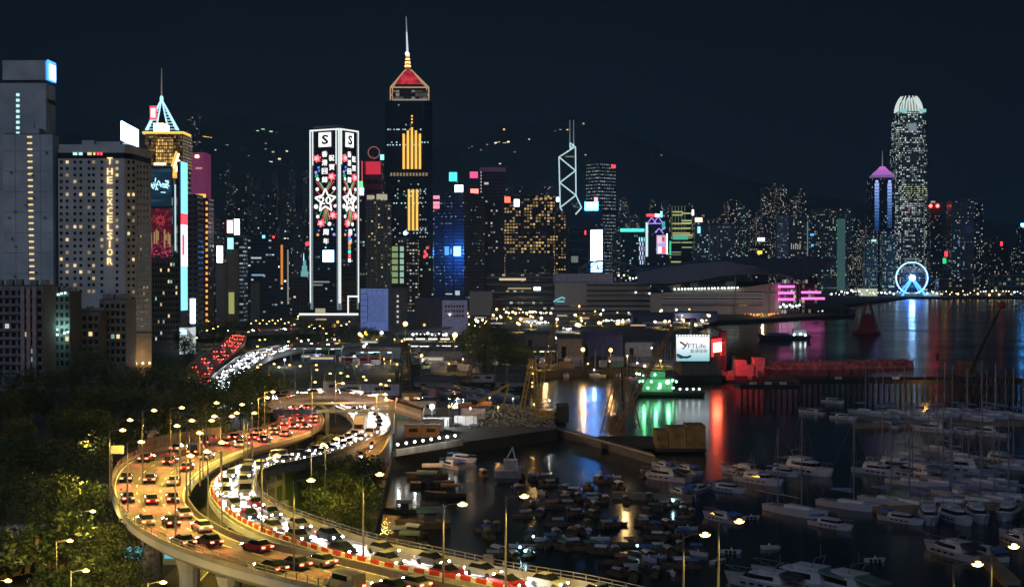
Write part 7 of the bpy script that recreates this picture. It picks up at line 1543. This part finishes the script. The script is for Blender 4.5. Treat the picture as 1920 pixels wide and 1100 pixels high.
shed('tan windowless shed behind the two orange starburst lamps', 1046, 1090, 628, 672, M_tan); shed('dark purple-roofed shed between the orange lamps', 1092, 1168, 622, 668, M_pur, M_pur); shed('white club house with dark windows left of the billboard', 1172, 1222, 636, 668, pbr('club_white', (.42,.38,.37), .8))
shed('blue-black hall roofs along the ferry quay', 1186, 1262, 586, 606, pbr('navy_wall', (.05,.06,.12), .7), pbr('navy_roof', (.07,.08,.16), .6)); shed('long blue-black quay hall left of the water', 1266, 1345, 584, 602, MATS['navy_wall'], MATS['navy_roof'])
shed('low pale shed with white lit eaves beneath the slim booms', 690, 760, 645, 672, pbr('grey_shed', (.20,.22,.25), .8)); shed('low dark shed behind the derrick tower', 790, 880, 652, 680, MATS['grey_shed']); shed('broad dark shed left of the tan shed', 985, 1040, 622, 650, pbr('umber_shed', (.16,.11,.08), .85)); shed('teal-fenced low shed at the foot of the dark trees', 930, 1000, 668, 690, pbr('teal_shed', (.14,.19,.17), .85)); shed('brown shed nearest the derrick barge', 905, 985, 688, 706, MATS['umber_shed'])
shed('long low shed with white strip light on the near dock', 775, 850, 708, 724, MATS['grey_shed']); shed('pale low hut row on the dock right of the thin booms', 930, 985, 708, 724, MATS['grey_shed'])
for lb, x0, x1, yb, n_, m, z in (('row of bright white lamps under the long canopy by the orange lamp',770,842,625,10,E_white,7),('white strip of lamps over the dark road shed',658,690,645,6,E_white,5),('bluish white lamps along the near dock',770,845,712,9,emi('dock_white', (.6,.9,.9), 2.5),4.5),('cool white lamps over the parked cars',700,745,648,6,MATS['terrace_white'],6),('white-green lamps along the ferry quay',1130,1182,600,11,MATS['terrace_white'],5),('white lamps on the distant bus park',985,1030,603,9,E_white,5),('golden lamps over the bus park below the hall',1100,1165,575,14,E_gold,9),('amber lamps in the lit arcade below the hall',1395,1460,588,12,E_orange,5),('white lamps of the promenade below the hall prow',1460,1545,582,12,MATS['terrace_white'],4),('white window row of the distant coach station',1055,1072,615,4,E_white,5),('yellow lamps over the coach lanes left of the hall',945,1035,585,14,E_warm,8),('white lamps on the low quay sheds',1235,1330,598,10,E_white,5)):
    a = gp(x0,yb,z); c = gp(x1,yb,z); r = root('lamp_row', lb, 'lamp row', ((a.x+c.x)/2,a.y,GZ)); MB().bar(a,c,.25).build('rail', M_steel, r)
    for t in (0,.5,1): p = a.lerp(c,t); MB().cyl((p.x,p.y,GZ),(p.x,p.y,z),.18,n=6).build('post', M_steel, r)
    for i in range(n_): MB().ball(a.lerp(c,(i+rnd.uniform(.3,.7))/n_)+Vector((0,-.3,rnd.uniform(-1.2,.2))), (.0011*a.y*.55+.15)*rnd.choice((.5,.7,1,1.25)), 6, 4).build('lamp', m, r)
    if m in (E_gold, E_orange, E_warm, E_white): glow(r, a.lerp(c,.5)+Vector((0,-6,3))-ORG[r], 12000 if a.y > 900 else 5000, (1,.62,.22) if m is not E_white else (1,.95,.85), .6)
a = gp(735,640,9); c = gp(846,632,9); r = root('canopy', 'long V-shaped station canopy with lit eaves left of the orange lamp', 'canopy', ((a.x+c.x)/2,a.y,GZ))
MB().loft([[Vector((x,a.y,z)), Vector((x,a.y+10,z+1)), Vector((x,a.y+10,z+1.4)), Vector((x,a.y,z+.4))] for x, z in ((dp(728,612,a.y).x,dp(728,612,a.y).z),(dp(740,628,a.y).x,dp(740,628,a.y).z),(dp(770,625,a.y).x,dp(770,625,a.y).z),(dp(846,616,a.y).x,dp(846,618,a.y).z))]).build('roof', M_conc, r)
for x in (745,780,815,840): MB().cyl(dp(x,660,a.y+4), dp(x,626,a.y+4), .5, n=6).build('column', M_conc, r)
for i in range(4): MB().px(Plane((dp(755,0,a.y+2).x,a.y+2),(dp(846,0,a.y+2).x,a.y+2)), 757+i*23, 634, 774+i*23, 636.5, 0, .3).build('strip_light', emi('strip_cream', (1,.95,.75), 1.6), r)
for lb, x, y, zt, m, rad, w_ in (('huge orange lamp with dark mast behind the derrick barges',853,628,18,emi('orange_key', (1,.46,.07), 16),1.05,9000),('big orange lamp over the road left of the canopy',760,607,22,MATS['orange_key'],1.0,7000),('left of two large orange lamps in front of the tan shed',1093,655,12,emi('amber_key', (1,.50,.09), 10),.85,5000),('right of two large orange lamps in front of the tan shed',1145,656,12,MATS['amber_key'],.75,4000),
    ('small amber lamp beside the teal-lit hut',907,670,9,E_sodf,.4,1500),('orange lamp on the far forecourt left of the hall',1086,574,12,E_sodf,.8,9000),('white lamp beside the orange forecourt lamp',1131,581,10,E_white,.9,0),('pale lamp on the quay left of the tan shed',1043,633,9,E_white,.6,1200),('white lamp among the sheds right of the tan shed',1222,652,8,E_white,.5,900),('lamp with cool glow over the lilac shed',624,737,6,E_bwhite,.45,900),('cool lamp over the parked trucks left of the long shed',664,668,6,E_white,.5,1500),('lamp with cool glow over the teal sheds',534,651,8,MATS['terrace_white'],.6,2500),('cool lamp above the dark car park',534,674,6,MATS['terrace_white'],.5,2500),('small white lamp on the moored rows behind the derrick',1114,693,5,E_white,.35,500)):
    p = gp(x,y,zt); r = root('mast_lamp', lb, 'lamp', (p.x,p.y,GZ)); MB().cyl((p.x,p.y,GZ),p,.16,n=6).build('mast', M_pole, r); MB().ball(p,rad,8,6).build('lamp', m, r)
    if w_: glow(r, (0,-1.5,p.z-GZ+.6), w_, (1,.55,.18) if m in (MATS['orange_key'],MATS['amber_key'],E_sodf) else (.85,1,.95), .8)
WL = ['at the quay corner by the gantry','behind the orange-brown container','beside the amber-lit shed','right of the low white cabin','left of the excavator tracks','at the near edge of the rubble','behind the rubble heap','on the near face of the rubble','behind the right end of the rubble','beside the derrick barge winch','at the tip of the work site','left of the teal-lit hut','under the two thin booms','on the dock right of the slim jib','on the dock left of the slim jib','over the yard left of the derrick tower','at the left open boat shed','right of the teal-lit hut']  # extra lamps added to brighten the work site and docks
for i, (x, y) in enumerate(((742,798),(768,790),(785,772),(842,788),(858,772),(882,792),(918,770),(934,790),(962,772),(1002,784),(1030,776),(900,700),(868,690),(842,700),(792,694),(720,690),(690,668),(962,684))):
    p = gp(x, y, GZ); r = root('work_light', 'small %s added lamp on a thin post, %s' % (('white','amber')[i % 2], WL[i]), 'lamp', p, 'added lamps over the site and docks'); MB().cyl(p, p+Vector((0,0,4)), .08, n=5).build('post', M_pole, r); MB().ball(p+Vector((0,0,4.1)), .26, 6, 4).build('lamp', E_white if i % 2 == 0 else E_sodf, r); glow(r, (0,-.6,4), 420, (1,.97,.85) if i % 2 == 0 else (1,.6,.2), .2)
# small amber lamps and lit stalls of the middle distance
sm = []; rr = random.Random(14)
for i in range(190):
    x = rr.uniform(860,1340) if i < 110 else rr.uniform(520,860) if i < 150 else rr.uniform(640,1260); y = rr.uniform(578,612) if i < 110 else rr.uniform(588,640) if i < 150 else rr.uniform(636,692)
    if x > 1330 and y > 595: continue
    zt = rr.uniform(4,9); p = gp(x,y,zt); r = root('yard_lamp', '', 'lamp', (p.x,p.y,GZ), 'small lamps of the bus and ferry yards'); m = rr.choice((E_warm,E_warm,E_gold,E_white,E_sodf,E_orange))
    MB().cyl((p.x,p.y,GZ),p,.15,n=5).build('post', M_pole, r); MB().ball(p,rr.uniform(.5,1.25)*(1 if y < 630 else .5),6,4).build('lamp', m, r); sm.append((x, r, 'white' if m is E_white else 'amber'))
    if i % 2 == 0: downlight(r, (0,-1,zt-GZ+.5), 17000 if y < 630 else 4200)
sm.sort(key=lambda t: t[0])
for i, (x, r, cn) in enumerate(sm): r['label'] = 'small %s yard lamp in the distant lit quays, %s from the left' % (cn, ordw(i+1))
# parked coaches and stalls seen as small lit boxes
st = []
for i in range(34):
    x = rr.uniform(870,1330) if i < 24 else rr.uniform(560,860); y = rr.uniform(592,618) if i < 24 else rr.uniform(640,690); p = gp(x,y,GZ); w_ = rr.uniform(8,13); cn, m = rr.choice((('white',M_cab),('tan',M_tan),('navy',M_hullb),('grey',M_tarp),('red',M_redst)))
    r = root('parked_coach', '', 'coach', p, 'coaches parked on the distant quays'); MB().obox((p.x,p.y,GZ+1.9),(w_,2.6,3.0)).build('body', m, r); MB().obox((p.x,p.y-1.32,GZ+2.4),(w_*.9,.06,1.0)).build('window_band', rr.choice((M_tint,MATS['bus_window'],MATS['lit_window_mid'])), r)
    for dx in (-.3,.3): MB().cyl((p.x+dx*w_,p.y-1.4,GZ+.5),(p.x+dx*w_,p.y-1.2,GZ+.5),.5,n=8).build('wheel', M_tyre, r)
    st.append((x, r, cn))
st.sort(key=lambda t: t[0])
for i, (x, r, cn) in enumerate(st): r['label'] = '%s coach parked on the distant quays, %s from the left' % (cn, ordw(i+1))
cl = []
M_clut = [('white','boat shed',M_cab),('rusty','container',M_rust),('blue','container',M_hullb),('grey','boat under a tarpaulin',M_tarp),('cream','container',M_cream),('teal','container',pbr('teal_hut', (.16,.28,.26), .8))]
for i in range(96):
    if i < 50: x = rr.uniform(640,880); y = rr.uniform(655,700)
    elif i < 74: x = rr.uniform(900,1180); y = rr.uniform(672,690)
    else: x = rr.uniform(745,905); y = rr.uniform(765,835)
    if i >= 74 and (y > 812-(x-745)*.07 or 785 < x < 830): continue
    cn, kd, m = rr.choice(M_clut); p = gp(x,y,GZ); w_ = rr.uniform(3,7.5); d_ = rr.uniform(2,2.8); h_ = rr.uniform(1.4,3.2); rz = rr.choice((0,.3,-.25,1.4)); r = root(kd.replace(' ','_').replace('boat_under_a_tarpaulin','covered_boat'), '', kd.split()[0], p, 'stores and covered boats in the dark yards')
    if 'tarp' in kd: MB().loft([[(p.x+u*w_*.5*math.cos(rz)-v*math.sin(rz),p.y+u*w_*.5*math.sin(rz)+v*math.cos(rz),z) for v, z in ((-d_*.5*k_,GZ),(-d_*.45*k_,GZ+h_*.6),(0,GZ+h_),(d_*.45*k_,GZ+h_*.6),(d_*.5*k_,GZ))] for u, k_ in ((-1,.6),(-.5,1),(.4,1),(1,.25))]).build('cover', m, r)
    else:
        MB().obox((p.x,p.y,GZ+h_/2),(w_,d_,h_),rz).build('box', m, r)
        for k_ in (-.35,0,.35): MB().obox((p.x+k_*w_*math.cos(rz),p.y+k_*w_*math.sin(rz),GZ+h_/2),(.12,d_+.08,h_+.06),rz).build('rib', M_dark, r)
    cl.append((x, r, cn, kd))
cl.sort(key=lambda t: t[0])
for i, (x, r, cn, kd) in enumerate(cl): r['label'] = '%s %s in the dark harbour yards, %s item from the left' % (cn, kd, ordw(i+1))
# open lit work sheds
for j, (lb, x0, x1, yt, yb, m) in enumerate((('open boat shed with bluish white strip lights left of the derrick tower',645,735,652,690,E_bwhite),('open boat shed with white strip lights right of the derrick tower',770,862,640,676,E_white),('open canopy with cool lights behind the golden flyover',545,640,650,678,MATS['terrace_white']),('open canopy with warm lights right of the dark tree clump',1000,1045,655,684,E_warm))):
    a = gp(x0,yb,GZ); c = gp(x1,yb,GZ); zt = min(11,dp(x0,yt,a.y).z); r = root('open_shed', lb, 'shed', ((a.x+c.x)/2,a.y,GZ)); MB().loft([[(x,a.y,zt-.8),(x,a.y,zt-.4),(x,a.y+6,zt+.6),(x,a.y+12,zt-.4),(x,a.y+12,zt-.8)] for x in (a.x,c.x)]).build('roof', M_steel, r)
    for f in fr(0,1,5): x = a.x+(c.x-a.x)*f; MB().box(x-.2,a.y+.2,GZ,x+.2,a.y+.6,zt-.8).build('column', M_conc, r)
    for i in range(7):
        f = (i+rr.uniform(.2,.8))/7; x = a.x+(c.x-a.x)*f; w_ = rr.uniform(.5,1.6); yy = a.y+rr.uniform(1,9); MB().box(x-w_,yy,zt-1.3,x+w_,yy+.3,zt-1.05).build('strip_light', m, r)
    glow(r, Vector(((a.x+c.x)/2,a.y+3,zt-2))-ORG[r], 3000, (.75,.92,1) if j < 3 else (1,.6,.25), .8)
# yachts packed along the club quay
row = []
for i in range(30):
    x = 1062+i*6.9+rr.uniform(-2,2); y = rr.uniform(688,702) if x < 1185 else rr.uniform(704,708)
    if x > 1262: continue
    row.append((x, boat(rr.choice(('s12','y11','y11','s12')), x, y+5, rr.choice((8,-8,172,90)), '', rr.uniform(.75,1.0), 'boats packed along the club quay')))
for i in range(16):
    x = 1192+i*4.9; p = gp(x, 690, GZ); o = boat('s12', x, 690, 90+rr.uniform(-20,20), '', .8, 'boats packed along the club quay'); o.location = (p.x, p.y+rr.uniform(0,12), GZ+.6); row.append((x, o))
for i in range(14):
    x = 770+i*15+rr.uniform(-5,5); row.append((x, boat(rr.choice(('y11','p7w','s12')), x, rr.uniform(728,752), rr.choice((90,-90)), '', 1.0, 'boats packed along the club quay')))
row.sort(key=lambda t: t[0])
for i, (x, o) in enumerate(row): o['label'] = 'pale boat on the club quay and dock rows, %s from the left' % ordw(i+1)
# ------------------------------------------------------------------ lower left: canopy, signal, lit shops
pc = gp(62,1092,GZ); Yc_ = pc.y; r = root('cable_canopy', 'amber-lit twin-fin cable canopy at the lower left', 'canopy', pc); M_fin = pbr('fin_concrete', (.42,.30,.16), .8)
for x0, x1, w_ in ((42,52,.5),(60,71,.7)): MB().loft([[dp(x0-6*w_,1075,Yc_),dp(x0+7*w_,1075,Yc_),dp(x0+7*w_,1075,Yc_+1),dp(x0-6*w_,1075,Yc_+1)],[dp(x1-3,1004,Yc_),dp(x1+3,1004,Yc_),dp(x1+3,1004,Yc_+1),dp(x1-3,1004,Yc_+1)]]).build('fin', M_fin, r)
mb = MB()
for x, y in ((100,1060),(88,1080),(115,1055),(18,1060),(8,1050),(30,1075)): mb.bar(dp(72 if x > 60 else 50,1006,Yc_), dp(x,y,Yc_+2), .07)
mb.build('cable', M_steel, r); MB().loft([[dp(0,1062,Yc_),dp(0,1085,Yc_),dp(0,1085,Yc_+6),dp(0,1062,Yc_+6)],[dp(95,1050,Yc_),dp(95,1066,Yc_),dp(95,1066,Yc_+6),dp(95,1050,Yc_+6)]]).build('deck', M_fin, r); glow(r, dp(60,1030,Yc_-8)-ORG[r], 900, (1,.58,.2), .4)
pb2 = gp(20,1055,GZ); r = root('low_building', 'low grey building with pale bands at the lower left edge', 'building', pb2)
MB().box(pb2.x-30, pb2.y+4, GZ, dp(47,1040,pb2.y+4).x, pb2.y+16, dp(20,1010,pb2.y+4).z).build('wall', M_girder, r); 
for y in (1014, 1026, 1038): MB().box(pb2.x-30, pb2.y+3.7, dp(20,y+3,pb2.y+4).z, dp(47,1040,pb2.y+4).x+.2, pb2.y+3.98, dp(20,y,pb2.y+4).z).build('band', M_cab, r)
pt = gp(141,1060,GZ); r = root('traffic_light', 'traffic light glowing green over red at the lower left', 'traffic light', pt); MB().cyl(pt, dp(141,1006,pt.y), .09, n=6).build('pole', M_pole, r); MB().box(pt.x-.22, pt.y-.2, dp(141,1006,pt.y).z, pt.x+.22, pt.y+.1, dp(141,985,pt.y).z).build('housing', M_black, r)
MB().ball(dp(140,992,pt.y-.3), .3, 8, 6, (1,.5,1)).build('green_lens', emi('signal_green', (.05,1,.55), 9), r); MB().ball(dp(140,1003,pt.y-.3), .2, 8, 6, (1,.5,1)).build('red_lens', emi('signal_red', (1,.25,.2), 5), r)
for lb, x0, x1, yt, yb in (('small cyan-lit shop left of the thick round pier',226,268,1018,1046),('cyan-lit shop front under the flyover between the piers',305,366,1028,1046)):
    a = gp(x0,yb+12,GZ); c = gp(x1,yb+12,GZ); r = root('lit_shop', lb, 'shop', ((a.x+c.x)/2,a.y,GZ)); MB().box(a.x,a.y,GZ,c.x,a.y+6,dp(x0,yt,a.y).z).build('wall', M_girder, r)
    MB().box(a.x+.3,a.y-.12,dp(x0,yb,a.y).z,c.x-.2,a.y-.02,dp(x0,yt+4,a.y).z).build('lit_front', emi('shop_cyan', (.16,.62,.72), .75, True), r); MB().box(a.x-.3,a.y-1.2,dp(x0,yt+3,a.y).z,c.x+.3,a.y+6.2,dp(x0,yt,a.y).z+.3).build('awning', M_rust, r)
r = root('site_hoarding', 'row of grey hoarding panels behind the outer deck lamps', 'hoarding', gp(330,832,GZ)); mb = MB()
for i in range(16): p = OUT.edge('L', 64+i, 1.6); p2 = OUT.edge('L', 65+i, 1.6); mb.hexa([Vector((p.x,p.y,p.z-1)),Vector((p2.x,p2.y,p2.z-1)),Vector((p2.x,p2.y+.2,p2.z-1)),Vector((p.x,p.y+.2,p.z-1)),Vector((p.x,p.y,p.z+2.6)),Vector((p2.x,p2.y,p2.z+2.6)),Vector((p2.x,p2.y+.2,p2.z+2.6)),Vector((p.x,p.y+.2,p.z+2.6))])
mb.build('panel', pbr('hoarding_grey', (.24,.21,.16), .85, var=.4, scale=.8), r)
for x, y, lb in ((208,842,'blank cream road sign on two posts left of the outer deck'),(906,1048,'small yellow road sign on the harbour-side parapet')):
    p = gp(x,y,12) if x > 500 else dp(x,y,214); r = root('road_sign', lb, 'road sign', p); w_ = 1.6 if x < 500 else .9; MB().box(p.x,p.y,p.z-.7,p.x+w_*1.3,p.y+.1,p.z+.6).build('panel', M_cream, r); MB().bar((p.x+.1,p.y+.15,12 if x > 500 else GZ),(p.x+.1,p.y+.15,p.z+.6),.12).build('post', M_pole, r)
# ================================================================== haze
hz = MB().box(-4500, -30, -3, 4500, 5600, 900)
m = bpy.data.materials.new('haze'); m.use_nodes = True; t = m.node_tree; t.nodes.clear()
o_ = t.nodes.new('ShaderNodeOutputMaterial'); v_ = t.nodes.new('ShaderNodeVolumePrincipled'); v_.inputs['Color'].default_value = (.38,.70,1,1); v_.inputs['Density'].default_value = .0001; v_.inputs['Anisotropy'].default_value = .3
t.links.new(v_.outputs[0], o_.inputs['Volume'])
tag(hz.build('haze', m), kind='stuff')
